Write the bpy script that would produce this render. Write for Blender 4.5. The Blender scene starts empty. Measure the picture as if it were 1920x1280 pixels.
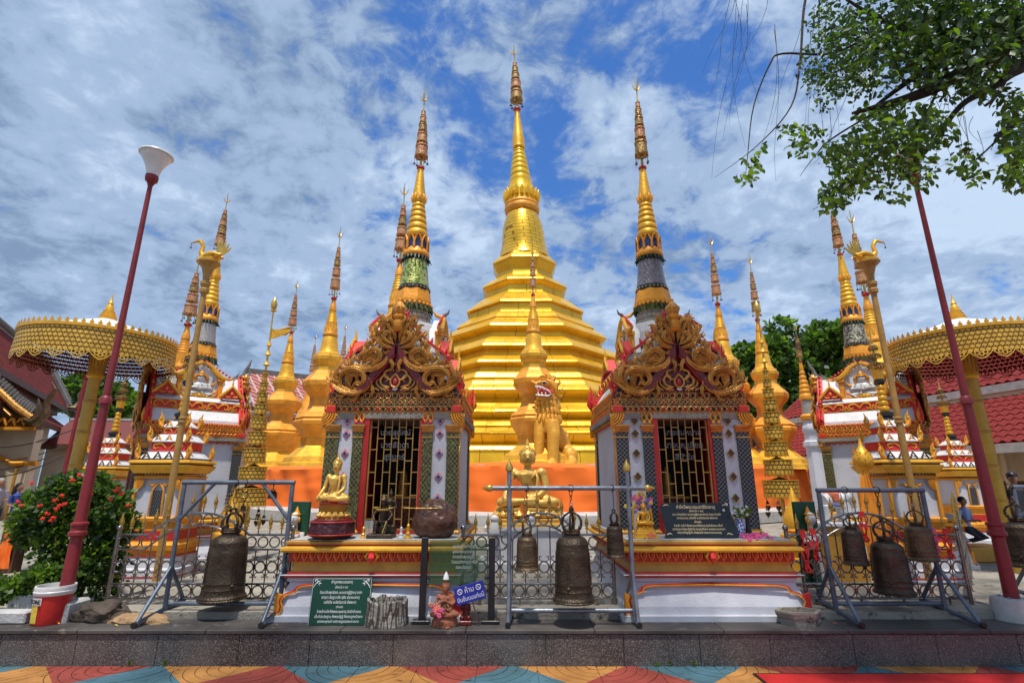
import bpy, math, random
from math import sin, cos, pi, radians, sqrt, atan2
from mathutils import Vector, Matrix, Quaternion, noise
sc = bpy.context.scene
R = random.Random(7)
# ---------------------------------------------------------------- camera
F = 970.0; PITCH = math.atan2(265.0, F); CAMZ = 1.5
SP, CP = sin(PITCH), cos(PITCH)
cam_d = bpy.data.cameras.new('camera'); cam = bpy.data.objects.new('camera', cam_d)
sc.collection.objects.link(cam); sc.camera = cam
cam.location = (0, 0, CAMZ); cam.rotation_euler = (pi/2 + PITCH, 0, 0)
cam_d.sensor_width = 36; cam_d.lens = 36*F/1920; cam_d.clip_end = 900; cam_d.clip_start = .05
sc.view_settings.view_transform = 'Standard'; sc.view_settings.look = 'None'
sc.view_settings.gamma = 1; sc.view_settings.use_curve_mapping = False
sc.view_settings.exposure = 0.12
sc.cycles.max_bounces = 5; sc.cycles.diffuse_bounces = 3; sc.cycles.glossy_bounces = 3
sc.cycles.transparent_max_bounces = 6; sc.cycles.caustics_reflective = False
sc.cycles.use_denoising = True
# ---------------------------------------------------------------- sky and sun
SUN_EL, SUN_AZ = radians(72), radians(186)      # azimuth from +Y, clockwise: from behind left of the camera
w = bpy.data.worlds.new('World'); sc.world = w; w.use_nodes = True
N, L = w.node_tree.nodes, w.node_tree.links
for n in list(N): N.remove(n)
def wn(t, **k):
    n = N.new(t)
    for a, b in k.items(): setattr(n, a, b)
    return n
out = wn('ShaderNodeOutputWorld'); bg = wn('ShaderNodeBackground'); bg.inputs[1].default_value = .12
sky = wn('ShaderNodeTexSky', sky_type='NISHITA'); sky.sun_disc = False
sky.sun_elevation = SUN_EL; sky.sun_rotation = SUN_AZ; sky.air_density = 1.2; sky.dust_density = .6; sky.ozone_density = 2.5
tc = wn('ShaderNodeTexCoord')
sep = wn('ShaderNodeSeparateXYZ'); L.new(tc.outputs['Generated'], sep.inputs[0])
def wmath(op, a, b=None, c=None, clamp=False):
    n = wn('ShaderNodeMath', operation=op); n.use_clamp = clamp
    for i, x in enumerate((a, b, c)):
        if x is None: continue
        if isinstance(x, (int, float)): n.inputs[i].default_value = x
        else: L.new(x, n.inputs[i])
    return n.outputs[0]
zz = wmath('MAXIMUM', sep.outputs[2], 0.0)
den = wmath('ADD', zz, .30)
cu = wmath('DIVIDE', sep.outputs[0], den); cv = wmath('DIVIDE', sep.outputs[1], den)
cmb = wn('ShaderNodeCombineXYZ'); L.new(cu, cmb.inputs[0]); L.new(cv, cmb.inputs[1]); cmb.inputs[2].default_value = 1.7
def wnoise(scale, detail, rough, dist, off=(0, 0, 0), sx=1.0):
    mp = wn('ShaderNodeMapping'); mp.inputs[1].default_value = off; mp.inputs[3].default_value = (sx, 1, 1)
    L.new(cmb.outputs[0], mp.inputs[0])
    n = wn('ShaderNodeTexNoise'); n.inputs['Scale'].default_value = scale; n.inputs['Detail'].default_value = detail
    n.inputs['Roughness'].default_value = rough; n.inputs['Distortion'].default_value = dist
    L.new(mp.outputs[0], n.inputs['Vector']); return n.outputs[0]
n1 = wnoise(5.6, 12, .62, .3, (2.1, 4.3, 0))
n2 = wnoise(1.0, 5, .5, .2, (7.4, 1.2, 0))
n3 = wnoise(15.0, 8, .62, .5, (1.4, 3.2, 2))
n4 = wnoise(2.2, 7, .58, .2, (3.3, 9.1, 5))
cov = wmath('ADD', wmath('ADD', wmath('MULTIPLY', n1, .60), wmath('MULTIPLY', n2, .30)), wmath('MULTIPLY', n3, .30))
# thicker towards the left of the view, broken towards the middle and the right
lft = wmath('MULTIPLY', cu, -.030)
lowb = wmath('MULTIPLY', wmath('SUBTRACT', .45, zz), .10)
cov = wmath('ADD', cov, wmath('ADD', wmath('MINIMUM', lft, .06), wmath('MAXIMUM', lowb, -.02)))
def wramp(x, pts):
    n = wn('ShaderNodeValToRGB'); e = n.color_ramp.elements
    while len(e) < len(pts): e.new(.5)
    for i, (p, c) in enumerate(pts): e[i].position = p; e[i].color = c if len(c) == 4 else (*c, 1)
    n.color_ramp.interpolation = 'EASE'
    L.new(x, n.inputs[0]); return n.outputs[0]
mask = wramp(cov, [(.445, (0, 0, 0)), (.585, (1, 1, 1))])
shade = wramp(wmath('ADD', wmath('ADD', wmath('MULTIPLY', n4, .42), wmath('MULTIPLY', n1, .34)), wmath('ADD', wmath('MULTIPLY', n3, .24), wmath('MAXIMUM', wmath('MULTIPLY', cu, .025), -.025))), [(.40, (1.75, 2.55, 3.9)), (.50, (2.95, 3.95, 5.6)), (.60, (4.5, 5.6, 7.2))])
skc = wn('ShaderNodeMix', data_type='RGBA', blend_type='MULTIPLY'); skc.inputs[0].default_value = 1
L.new(sky.outputs[0], skc.inputs[6]); skc.inputs[7].default_value = (.45, .80, 1.30, 1)
mx = wn('ShaderNodeMix', data_type='RGBA'); L.new(mask, mx.inputs[0]); L.new(skc.outputs[2], mx.inputs[6]); L.new(shade, mx.inputs[7])
L.new(mx.outputs[2], bg.inputs[0]); L.new(bg.outputs[0], out.inputs[0])
sd = bpy.data.lights.new('sun', 'SUN'); sd.energy = 4.0; sd.angle = radians(2.5); sd.color = (1, .95, .86)
sun = bpy.data.objects.new('sun', sd); sc.collection.objects.link(sun)
sdir = Vector((sin(SUN_AZ)*cos(SUN_EL), cos(SUN_AZ)*cos(SUN_EL), sin(SUN_EL)))
sun.rotation_euler = sdir.to_track_quat('Z', 'Y').to_euler(); sun.location = sdir*40
# ---------------------------------------------------------------- helpers
def W(px, py, Y):
    v = (640-py)/F; t = Y/(CP-v*SP)
    return Vector(((px-960)/F*t, Y, CAMZ+(SP+CP*v)*t))
def tpx(py, Y): return Y/(CP-(640-py)/F*SP)/F       # metres per photo pixel
def Wz(px, py, Z):
    v = (640-py)/F; t = (Z-CAMZ)/(SP+CP*v)
    return Vector(((px-960)/F*t, t*(CP-v*SP), Z))
def Wplane(px, py, P0, nrm):
    v = (640-py)/F; d = Vector(((px-960)/F, CP-v*SP, SP+CP*v)); C = Vector((0, 0, CAMZ))
    n = Vector((nrm[0], nrm[1], 0)); t = (Vector((P0[0], P0[1], CAMZ))-C).dot(n)/d.dot(n)
    return C+d*t
def prof(Y, lst): return [(W(960, py, Y).z, hw*tpx(py, Y)) for py, hw in lst]

COL = sc.collection
def tag(o, label=None, cat=None, group=None, kind=None):
    for k, v in (('label', label), ('category', cat), ('group', group), ('kind', kind)):
        if v: o[k] = v
    return o
def thing(name, label, cat, loc=(0, 0, 0), rz=0, group=None, kind=None):
    o = bpy.data.objects.new(name, None); COL.objects.link(o); o.location = loc; o.rotation_euler = (0, 0, rz)
    o.empty_display_size = .1
    return tag(o, label, cat, group, kind)
def copy_tree(o, parent=None, label=None):
    c = o.copy(); COL.objects.link(c); c.parent = parent
    for ch in list(o.children): copy_tree(ch, c)
    if label: c['label'] = label
    return c
def ncat(xs):
    r = []
    for x in xs: r += x
    return r

class MB:
    def __init__(s): s.v = []; s.f = []; s.m = []; s.sm = []; s.mats = []; s.M = Matrix.Identity(4)
    def mi(s, m):
        if m not in s.mats: s.mats.append(m)
        return s.mats.index(m)
    def add(s, vs, fs, m, smooth=False):
        b = len(s.v); M = s.M
        s.v += [tuple(M @ Vector(p)) for p in vs]
        k = s.mi(m)
        for f in fs: s.f.append([b+i for i in f]); s.m.append(k); s.sm.append(smooth)
    def box(s, x0, x1, y0, y1, z0, z1, m, rot=None, bev=0):
        if bev:
            b = min(bev, abs(x1-x0)/2.5, abs(y1-y0)/2.5, abs(z1-z0)/2.5)
            vs = []; 
            for (xa, xb, ya, yb, z) in ((x0+b, x1-b, y0+b, y1-b, z0), (x0, x1, y0, y1, z0+b), (x0, x1, y0, y1, z1-b), (x0+b, x1-b, y0+b, y1-b, z1)):
                i = b if z in (z0+b, z1-b) else 0
                if i: vs += [(xa+b, ya, z), (xb-b, ya, z), (xb, ya+b, z), (xb, yb-b, z), (xb-b, yb, z), (xa+b, yb, z), (xa, yb-b, z), (xa, ya+b, z)]
                else: vs += [(xa, ya, z), (xb, ya, z), (xb, ya, z), (xb, yb, z), (xb, yb, z), (xa, yb, z), (xa, yb, z), (xa, ya, z)]
            fs = [[0, 7, 5, 3, 1][:0] or [0, 5, 3, 1]]
            for r in range(3):
                for i in range(8):
                    j = (i+1) % 8; a, c, d, e = r*8+i, r*8+j, r*8+8+j, r*8+8+i
                    if r == 0 and i % 2 == 1 or r == 2 and i % 2 == 1:
                        fs.append([a, d, e] if r == 0 else [a, c, e])
                    else: fs.append([a, c, d, e])
            fs.append([24, 26, 28, 30])
        else:
            vs = [(x0, y0, z0), (x1, y0, z0), (x1, y1, z0), (x0, y1, z0), (x0, y0, z1), (x1, y0, z1), (x1, y1, z1), (x0, y1, z1)]
            fs = [[0, 3, 2, 1], [4, 5, 6, 7], [0, 1, 5, 4], [1, 2, 6, 5], [2, 3, 7, 6], [3, 0, 4, 7]]
        if rot is not None:
            c = Vector(((x0+x1)/2, (y0+y1)/2, (z0+z1)/2)); vs = [tuple(c+rot @ (Vector(p)-c)) for p in vs]
        s.add(vs, fs, m)
    def lathe(s, pr, m, n=16, c=(0, 0), ph=0, sx=1, sy=1, smooth=True, lean=None, caps=True):
        vs = []; k = len(pr)
        for z, r in pr:
            lx = lean(z) if lean else 0
            for i in range(n):
                a = ph+2*pi*i/n; vs.append((c[0]+lx+r*cos(a)*sx, c[1]+r*sin(a)*sy, z))
        fs = [[j*n+i, j*n+(i+1) % n, (j+1)*n+(i+1) % n, (j+1)*n+i] for j in range(k-1) for i in range(n)]
        if pr[0][0] > pr[-1][0]: fs = [f[::-1] for f in fs]
        if caps:
            a, b = list(range(n)), [(k-1)*n+i for i in range(n)]
            up = pr[0][0] <= pr[-1][0]
            fs.append(a[::-1] if up else a); fs.append(b if up else b[::-1])
        s.add(vs, fs, m, smooth)
    def sq(s, pr, m, c=(0, 0), ax=1, ay=1):      # square / rectangular moulding: (z, half) with half-widths half*ax+.., half*ay
        vs = []
        for z, r in pr:
            hx, hy = (r, r) if not isinstance(r, tuple) else r
            for a, b in ((-1, -1), (1, -1), (1, 1), (-1, 1)): vs.append((c[0]+a*hx*ax, c[1]+b*hy*ay, z))
        k = len(pr)
        fs = [[j*4+i, j*4+(i+1) % 4, (j+1)*4+(i+1) % 4, (j+1)*4+i] for j in range(k-1) for i in range(4)]
        fs += [[3, 2, 1, 0], [(k-1)*4+i for i in range(4)]]
        if pr[0][0] > pr[-1][0]: fs = [f[::-1] for f in fs]
        s.add(vs, fs, m)
    def tube(s, pts, rs, m, n=8, smooth=True, flat=1.0, up=None, cap=True):
        P = [Vector(p) for p in pts]; k = len(P)
        if not isinstance(rs, (list, tuple)): rs = [rs]*k
        vs = []; u = None
        for i in range(k):
            t = (P[min(i+1, k-1)]-P[max(i-1, 0)])
            if t.length < 1e-9: t = Vector((0, 0, 1))
            t.normalize()
            if up is not None:
                b = Vector(up); a = t.cross(b)
                if a.length < 1e-4: a = t.orthogonal()
                a.normalize(); b = a.cross(t)
            else:
                if u is None: a = t.orthogonal().normalized()
                else:
                    a = u-t*u.dot(t); a = a.normalized() if a.length > 1e-5 else t.orthogonal().normalized()
                u = a; b = t.cross(a)
            for j in range(n):
                q = 2*pi*j/n; vs.append(tuple(P[i]+a*(rs[i]*cos(q))+b*(rs[i]*flat*sin(q))))
        sgn = 1
        if up is not None:
            sgn = 1
        fs = [[j*n+i, j*n+(i+1) % n, (j+1)*n+(i+1) % n, (j+1)*n+i] for j in range(k-1) for i in range(n)]
        if cap: fs += [list(range(n))[::-1], [(k-1)*n+i for i in range(n)]]
        if up is not None: fs = [f[::-1] for f in fs]
        s.add(vs, fs, m, smooth)
    def torus(s, c, r, rt, m, n=16, k=6, axis='y', arc=(0, 2*pi), tw=0):
        a0, a1 = arc; full = abs(a1-a0-2*pi) < 1e-6; cnt = n if full else n+1; vs = []
        for i in range(cnt):
            a = a0+(a1-a0)*i/n
            for j in range(k):
                q = 2*pi*j/k; rr = r+rt*cos(q); h = rt*sin(q)
                p = (rr*cos(a), h, rr*sin(a)) if axis == 'y' else ((h, rr*cos(a), rr*sin(a)) if axis == 'x' else (rr*cos(a), rr*sin(a), h))
                vs.append((c[0]+p[0], c[1]+p[1], c[2]+p[2]))
        fs = []
        for i in range(n if full else n):
            i2 = (i+1) % cnt
            for j in range(k): fs.append([i*k+j, i*k+(j+1) % k, i2*k+(j+1) % k, i2*k+j])
        s.add(vs, fs, m, True)
    def ball(s, c, r, m, n=10, k=7, sc_=(1, 1, 1), rot=None):
        vs = []; 
        for j in range(k+1):
            th = pi*j/k
            for i in range(n):
                a = 2*pi*i/n; p = Vector((sin(th)*cos(a)*r*sc_[0], sin(th)*sin(a)*r*sc_[1], -cos(th)*r*sc_[2]))
                if rot is not None: p = rot @ p
                vs.append((c[0]+p.x, c[1]+p.y, c[2]+p.z))
        fs = [[j*n+i, j*n+(i+1) % n, (j+1)*n+(i+1) % n, (j+1)*n+i] for j in range(k) for i in range(n)]
        s.add(vs, fs, m, True)
    def prism(s, poly, y0, y1, m, bev=0):        # polygon in x,z extruded along y (counter-clockwise seen from -y)
        n = len(poly); vs = [(x, y0, z) for x, z in poly]+[(x, y1, z) for x, z in poly]
        fs = [list(range(n)), list(range(n, 2*n))[::-1]]+[[i, i+n, (i+1) % n+n, (i+1) % n] for i in range(n)]
        s.add(vs, fs, m)
    def quad(s, a, b, c, d, m): s.add([a, b, c, d], [[0, 1, 2, 3]], m)
    def mesh(s, name, ang=None):
        me = bpy.data.meshes.new(name); me.from_pydata(s.v, [], s.f)
        for m in s.mats: me.materials.append(m)
        me.polygons.foreach_set('material_index', s.m); me.polygons.foreach_set('use_smooth', s.sm)
        me.update()
        if any(s.sm): me.set_sharp_from_angle(angle=radians(ang or 42))
        return me
    def build(s, name, parent=None, loc=None, ang=None):
        o = bpy.data.objects.new(name, s.mesh(name, ang)); COL.objects.link(o)
        if parent is not None: o.parent = parent
        if loc is not None: o.location = loc
        return o
def inst(me, name, parent=None, loc=(0, 0, 0), rot=(0, 0, 0), scl=(1, 1, 1)):
    o = bpy.data.objects.new(name, me); COL.objects.link(o); o.parent = parent
    o.location = loc; o.rotation_euler = rot; o.scale = scl if isinstance(scl, tuple) else (scl,)*3
    return o
def fuse(mb, name, parent, vox=.02, smooth=3, loc=None, mats=None, facemat=None, disp=None, dec=None):
    me = mb.mesh('tmp'); o = bpy.data.objects.new('tmp', me); COL.objects.link(o)
    r = o.modifiers.new('r', 'REMESH'); r.mode = 'VOXEL'; r.voxel_size = vox; r.use_smooth_shade = True
    if smooth:
        q = o.modifiers.new('s', 'SMOOTH'); q.iterations = smooth; q.factor = .5
    if dec:
        q = o.modifiers.new('d', 'DECIMATE'); q.ratio = dec
    dg = bpy.context.evaluated_depsgraph_get(); dg.update()
    nm = bpy.data.meshes.new_from_object(o.evaluated_get(dg)); nm.name = name
    bpy.data.objects.remove(o); bpy.data.meshes.remove(me)
    nm.materials.clear()
    for m in (mats or [mb.mats[0]]): nm.materials.append(m)
    nm.polygons.foreach_set('use_smooth', [True]*len(nm.polygons))
    if disp:
        nrm = [v.normal.copy() for v in nm.vertices]
        for v, n_ in zip(nm.vertices, nrm): v.co += n_*disp(v.co, n_)
    if facemat: nm.polygons.foreach_set('material_index', [facemat(p.center, p.normal) for p in nm.polygons])
    else: nm.polygons.foreach_set('material_index', [0]*len(nm.polygons))
    nm.update()
    ob = bpy.data.objects.new(name, nm); COL.objects.link(ob)
    if parent is not None: ob.parent = parent
    if loc is not None: ob.location = loc
    return ob
def text(s, name, size, m, parent, loc, rot=(pi/2, 0, 0), ext=.001, align='CENTER', sx=1, bold=0, wire=0):
    if not s: return None
    c = bpy.data.curves.new(name, 'FONT'); c.body = s; c.size = size; c.align_x = align; c.align_y = 'CENTER'; c.extrude = 0 if wire else ext; c.offset = bold
    if wire: c.fill_mode = 'NONE'; c.bevel_depth = wire; c.bevel_resolution = 0
    c.resolution_u = 2 if wire else 3
    o = bpy.data.objects.new('tmp_text', c); COL.objects.link(o)
    dg = bpy.context.evaluated_depsgraph_get(); dg.update()
    me = bpy.data.meshes.new_from_object(o.evaluated_get(dg)); me.name = name
    bpy.data.objects.remove(o); bpy.data.curves.remove(c)
    me.materials.clear(); me.materials.append(m)
    o = bpy.data.objects.new(name, me); COL.objects.link(o); o.parent = parent; o.location = loc; o.rotation_euler = rot; o.scale = (sx, 1, 1)
    return o
# ---------------------------------------------------------------- materials
def mat(name, col, rough=.6, metal=0, var=.18, scale=6, col2=None, bump=.15, bs=40, spec=.5, wear=None, wt=.62, rvar=.15, coord='Object', extra=None, trans=0):
    m = bpy.data.materials.new(name); m.use_nodes = True; nt = m.node_tree; P = nt.nodes['Principled BSDF']; ln = nt.links
    P.inputs['Roughness'].default_value = rough; P.inputs['Metallic'].default_value = metal
    P.inputs['Specular IOR Level'].default_value = spec
    t = nt.nodes.new('ShaderNodeTexCoord'); co = t.outputs[coord]
    n = nt.nodes.new('ShaderNodeTexNoise'); n.inputs['Scale'].default_value = scale; n.inputs['Detail'].default_value = 6; n.inputs['Roughness'].default_value = .6; ln.new(co, n.inputs[0])
    mr = nt.nodes.new('ShaderNodeMapRange'); ln.new(n.outputs[0], mr.inputs[0]); mr.inputs[1].default_value = .32; mr.inputs[2].default_value = .68
    mx = nt.nodes.new('ShaderNodeMix'); mx.data_type = 'RGBA'; ln.new(mr.outputs[0], mx.inputs[0])
    c1 = tuple(min(1, c*(1+var)) for c in col); c2 = col2 or tuple(c*(1-var) for c in col)
    mx.inputs[6].default_value = (*c2, 1); mx.inputs[7].default_value = (*c1, 1)
    o_ = mx.outputs[2]
    if wear:
        n2 = nt.nodes.new('ShaderNodeTexNoise'); n2.inputs['Scale'].default_value = scale*2.7; n2.inputs['Detail'].default_value = 9; n2.inputs['Roughness'].default_value = .72; ln.new(co, n2.inputs[0])
        r2 = nt.nodes.new('ShaderNodeMapRange'); r2.inputs[1].default_value = wt; r2.inputs[2].default_value = wt+.07; ln.new(n2.outputs[0], r2.inputs[0])
        m2 = nt.nodes.new('ShaderNodeMix'); m2.data_type = 'RGBA'; ln.new(r2.outputs[0], m2.inputs[0]); ln.new(o_, m2.inputs[6]); m2.inputs[7].default_value = (*wear, 1); o_ = m2.outputs[2]
    if extra: o_ = extra(nt, co, o_)
    ln.new(o_, P.inputs[0])
    if rvar:
        rr = nt.nodes.new('ShaderNodeMapRange'); rr.inputs[3].default_value = max(.02, rough-rvar); rr.inputs[4].default_value = min(1, rough+rvar); ln.new(n.outputs[0], rr.inputs[0]); ln.new(rr.outputs[0], P.inputs['Roughness'])
    if trans:
        tb = nt.nodes.new('ShaderNodeBsdfTranslucent'); mxs = nt.nodes.new('ShaderNodeMixShader'); mxs.inputs[0].default_value = trans
        tm_ = nt.nodes.new('ShaderNodeMix'); tm_.data_type = 'RGBA'; tm_.blend_type = 'MULTIPLY'; tm_.inputs[0].default_value = 1; ln.new(o_, tm_.inputs[6]); tm_.inputs[7].default_value = (2.2, 2.4, .9, 1)
        ln.new(tm_.outputs[2], tb.inputs[0]); ln.new(P.outputs[0], mxs.inputs[1]); ln.new(tb.outputs[0], mxs.inputs[2]); ln.new(mxs.outputs[0], nt.nodes['Material Output'].inputs[0])
    if bump:
        nb = nt.nodes.new('ShaderNodeTexNoise'); nb.inputs['Scale'].default_value = bs; nb.inputs['Detail'].default_value = 5; ln.new(co, nb.inputs[0])
        b = nt.nodes.new('ShaderNodeBump'); b.inputs['Strength'].default_value = bump; b.inputs['Distance'].default_value = .02; ln.new(nb.outputs[0], b.inputs['Height']); ln.new(b.outputs[0], P.inputs['Normal'])
    return m
def pattern(kind, sc_, colA, thr=.5, rot=0, extra_cols=None):
    """colour pattern laid over the base colour in object space (print, mosaic, wear)"""
    def f(nt, co, o_):
        ln = nt.links; mp = nt.nodes.new('ShaderNodeMapping'); mp.inputs[2].default_value = rot if isinstance(rot, tuple) else (0, rot, 0)
        mp.inputs[3].default_value = sc_ if isinstance(sc_, tuple) else (sc_,)*3; ln.new(co, mp.inputs[0])
        if kind == 'voronoi' or kind == 'crackle':
            t = nt.nodes.new('ShaderNodeTexVoronoi'); t.feature = 'DISTANCE_TO_EDGE'; t.inputs['Scale'].default_value = 1; ln.new(mp.outputs[0], t.inputs[0])
            c = nt.nodes.new('ShaderNodeMapRange'); c.inputs[1].default_value = thr-.02; c.inputs[2].default_value = thr+.02; c.inputs[3].default_value = 1; c.inputs[4].default_value = 0; ln.new(t.outputs[0], c.inputs[0]); fac = c.outputs[0]
        elif kind == 'cells':
            t = nt.nodes.new('ShaderNodeTexVoronoi'); t.inputs['Scale'].default_value = 1; ln.new(mp.outputs[0], t.inputs[0])
            s = nt.nodes.new('ShaderNodeSeparateColor'); ln.new(t.outputs['Color'], s.inputs[0])
            c = nt.nodes.new('ShaderNodeMapRange'); c.inputs[1].default_value = thr; c.inputs[2].default_value = thr+.02; ln.new(s.outputs[0], c.inputs[0]); fac = c.outputs[0]
        elif kind == 'checker':
            t = nt.nodes.new('ShaderNodeTexChecker'); t.inputs['Scale'].default_value = 1; ln.new(mp.outputs[0], t.inputs[0]); fac = t.outputs['Fac']
        elif kind == 'grid':
            sx = nt.nodes.new('ShaderNodeSeparateXYZ'); ln.new(co, sx.inputs[0])
            def mt(op, a, b=0.0):
                n = nt.nodes.new('ShaderNodeMath'); n.operation = op
                for i, x in enumerate((a, b)):
                    if isinstance(x, (int, float)): n.inputs[i].default_value = x
                    else: ln.new(x, n.inputs[i])
                return n.outputs[0]
            h = mt('ADD', sx.outputs[0], sx.outputs[1]); k = sc_ if isinstance(sc_, (int, float)) else sc_[0]
            u = mt('FRACT', mt('MULTIPLY', mt('ADD', h, mt('MULTIPLY', sx.outputs[2], .8)), k)); v_ = mt('FRACT', mt('MULTIPLY', mt('SUBTRACT', h, mt('MULTIPLY', sx.outputs[2], .8)), k))
            fac = mt('LESS_THAN', mt('MINIMUM', u, v_), thr)
        elif kind == 'brick':
            sx = nt.nodes.new('ShaderNodeSeparateXYZ'); ln.new(mp.outputs[0], sx.inputs[0])
            cb = nt.nodes.new('ShaderNodeCombineXYZ'); ad = nt.nodes.new('ShaderNodeMath'); ad.operation = 'ADD'; ln.new(sx.outputs[0], ad.inputs[0]); ln.new(sx.outputs[1], ad.inputs[1])
            ln.new(ad.outputs[0], cb.inputs[0]); ln.new(sx.outputs[2], cb.inputs[1])
            t = nt.nodes.new('ShaderNodeTexBrick'); t.inputs['Scale'].default_value = 1; t.inputs['Mortar Size'].default_value = thr; t.inputs['Mortar Smooth'].default_value = .1
            ln.new(cb.outputs[0], t.inputs[0]); fac = t.outputs['Fac']
        m2 = nt.nodes.new('ShaderNodeMix'); m2.data_type = 'RGBA'; ln.new(fac, m2.inputs[0]); ln.new(o_, m2.inputs[6]); m2.inputs[7].default_value = (*colA, 1)
        return m2.outputs[2]
    return f
def two(a, b): return lambda nt, co, o_: b(nt, co, a(nt, co, o_))
m_gold = mat('gold_leaf_sheet', (.93, .50, .022), .30, .42, .13, 1.1, bump=.4, bs=6, rvar=.14, wear=(.60, .22, .012), wt=.68)
m_goldseam = mat('gold_seam', (.30, .12, .012), .6, .2)
m_gold2 = mat('gold_paint', (.86, .44, .035), .42, .38, .16, 5, bump=.25, bs=30, wear=(.55, .18, .03), wt=.70)
m_gold3 = mat('orange_gold_paint', (.82, .33, .025), .50, .22, .2, 4, bump=.3, bs=26, wear=(.40, .10, .02), wt=.66)
m_antique = mat('antique_gilding', (.62, .31, .07), .34, .45, .30, 9, bump=.3, bs=50, wear=(.20, .05, .02), wt=.63)
m_tan = mat('tan_gold_pole_paint', (.47, .26, .065), .5, .15, .2, 6, wear=(.30, .15, .04), wt=.64, bump=.2)
m_ochre = mat('ochre_paint', (.52, .26, .035), .5, .12, .22, 5, wear=(.24, .09, .02), wt=.66, bump=.25)
m_brass = mat('brass', (.70, .45, .10), .32, .7, .2, 14, bump=.15, bs=60)
m_red = mat('red_paint', (.50, .022, .018), .45, 0, .22, 4, wear=(.2, .05, .03), wt=.68, bump=.2)
m_redbright = mat('bright_red_paint', (.72, .03, .025), .5, 0, .15, 5, bump=.2, wear=(.45, .05, .04), wt=.68)
m_darkred = mat('dark_red_lacquer', (.15, .012, .012), .35, 0, .3, 6, bump=.15)
m_white = mat('whitewash', (.60, .60, .645), .75, 0, .10, 3, wear=(.42, .41, .40), wt=.64, bump=.25, bs=60)
m_roofwhite = mat('roof_whitewash', (.72, .71, .70), .7, 0, .10, 6, wear=(.36, .35, .34), wt=.60, bump=.3, bs=50)
m_black = mat('black_paint', (.014, .014, .016), .35, 0, .2, 8)
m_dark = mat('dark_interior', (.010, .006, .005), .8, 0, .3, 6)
m_blueglass = mat('blue_mirror_glass', (.05, .07, .20), .2, .3, .5, 30, bump=.4, bs=80)
m_greenmos = mat('green_mirror_mosaic', (.035, .048, .018), .24, .35, .6, 40, bump=.6, bs=90, extra=two(pattern('cells', 60, (.16, .20, .06), .78), pattern('grid', 22, (.30, .22, .08), .16)))
m_blackmos = mat('black_mirror_mosaic', (.012, .014, .016), .22, .3, .6, 40, bump=.5, bs=90, extra=pattern('checker', 42, (.15, .15, .145), rot=(0, 0, 0)))
m_drumgreen = mat('green_drum_mosaic', (.16, .22, .03), .28, .4, .5, 14, bump=.6, bs=50, extra=pattern('cells', 26, (.50, .52, .16), .52))
m_drumsilver = mat('silver_drum_mosaic', (.46, .44, .52), .3, .3, .4, 20, bump=.5, bs=60, extra=pattern('brick', (22, 22, 22), (.13, .09, .06), .07))
m_drumblue = mat('blue_drum_mosaic', (.12, .15, .28), .3, .4, .5, 20, bump=.5, bs=60, extra=pattern('brick', (20, 20, 26), (.42, .38, .34), .14))
m_drumpale = mat('pale_drum_mosaic', (.42, .38, .27), .32, .4, .4, 16, bump=.6, bs=60, extra=pattern('cells', 30, (.10, .09, .06), .6))
m_granite = mat('dark_granite', (.075, .064, .058), .62, 0, .45, 2.2, col2=(.035, .030, .028), wear=(.22, .18, .16), wt=.60, bump=.35, bs=160, rvar=.1)
m_granite_speck = mat('speckled_granite', (.085, .072, .066), .6, 0, .4, 2.0, col2=(.032, .028, .026), bump=.3, bs=160, rvar=.1, extra=pattern('cells', 190, (.24, .20, .18), .80))
m_conc = mat('weathered_concrete', (.30, .27, .22), .85, 0, .25, 2.2, wear=(.055, .05, .042), wt=.56, bump=.5, bs=45)
m_concpale = mat('pale_concrete', (.46, .45, .43), .8, 0, .2, 5, wear=(.16, .15, .13), wt=.62, bump=.4, bs=60)
m_steel = mat('stainless_steel', (.30, .27, .25), .24, .95, .25, 10, bump=.05)
m_pipe = mat('galvanised_pipe', (.26, .29, .33), .42, .6, .3, 9, wear=(.11, .09, .08), wt=.63, bump=.15)
m_pipeblue = mat('grey_blue_painted_pipe', (.12, .155, .20), .45, .3, .3, 9, wear=(.10, .05, .03), wt=.66, bump=.15)
m_bronze = mat('old_bronze', (.070, .048, .030), .42, .55, .45, 9, wear=(.20, .13, .06), wt=.63, bump=.5, bs=55)
m_bronzelt = mat('brown_bronze', (.13, .085, .045), .42, .55, .4, 9, wear=(.05, .035, .02), wt=.6, bump=.5, bs=55)
m_lampred = mat('maroon_lamp_post_paint', (.235, .020, .024), .45, 0, .25, 3, wear=(.12, .035, .03), wt=.67, bump=.15, bs=30)
m_orange = mat('orange_cloth', (1.0, .185, .018), .85, 0, .07, .35, bump=.25, bs=3.5, rvar=.05)
m_leaf = mat('leaf_green', (.065, .125, .020), .42, 0, .55, 1.3, bump=.1, trans=.38)
m_leaflt = mat('leaf_light_green', (.13, .21, .030), .42, 0, .4, 1.3, bump=.1, trans=.42)
m_leafdk = mat('leaf_dark_green', (.028, .060, .014), .5, 0, .5, 1.2, bump=.1, trans=.25)
m_bark = mat('bark', (.055, .040, .030), .9, 0, .4, 12, bump=.8, bs=40)
m_flower = mat('red_flower', (.85, .035, .02), .5, 0, .25, 8)
m_pinkfl = mat('pink_flower', (.85, .12, .32), .55, 0, .3, 9)
m_tile = mat('red_roof_tile', (.22, .022, .018), .7, 0, .35, 1.3, spec=.2, wear=(.10, .02, .02), wt=.60, bump=.3, bs=25)
m_tiledk = mat('brown_red_shingle', (.40, .050, .036), .85, 0, .4, 2.2, wear=(.14, .03, .025), wt=.60, bump=.4, bs=9, spec=.12, extra=two(pattern('cells', 6, (.24, .035, .028), .6), pattern('brick', (5, 5, 7), (.09, .02, .016), .08)))
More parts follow.
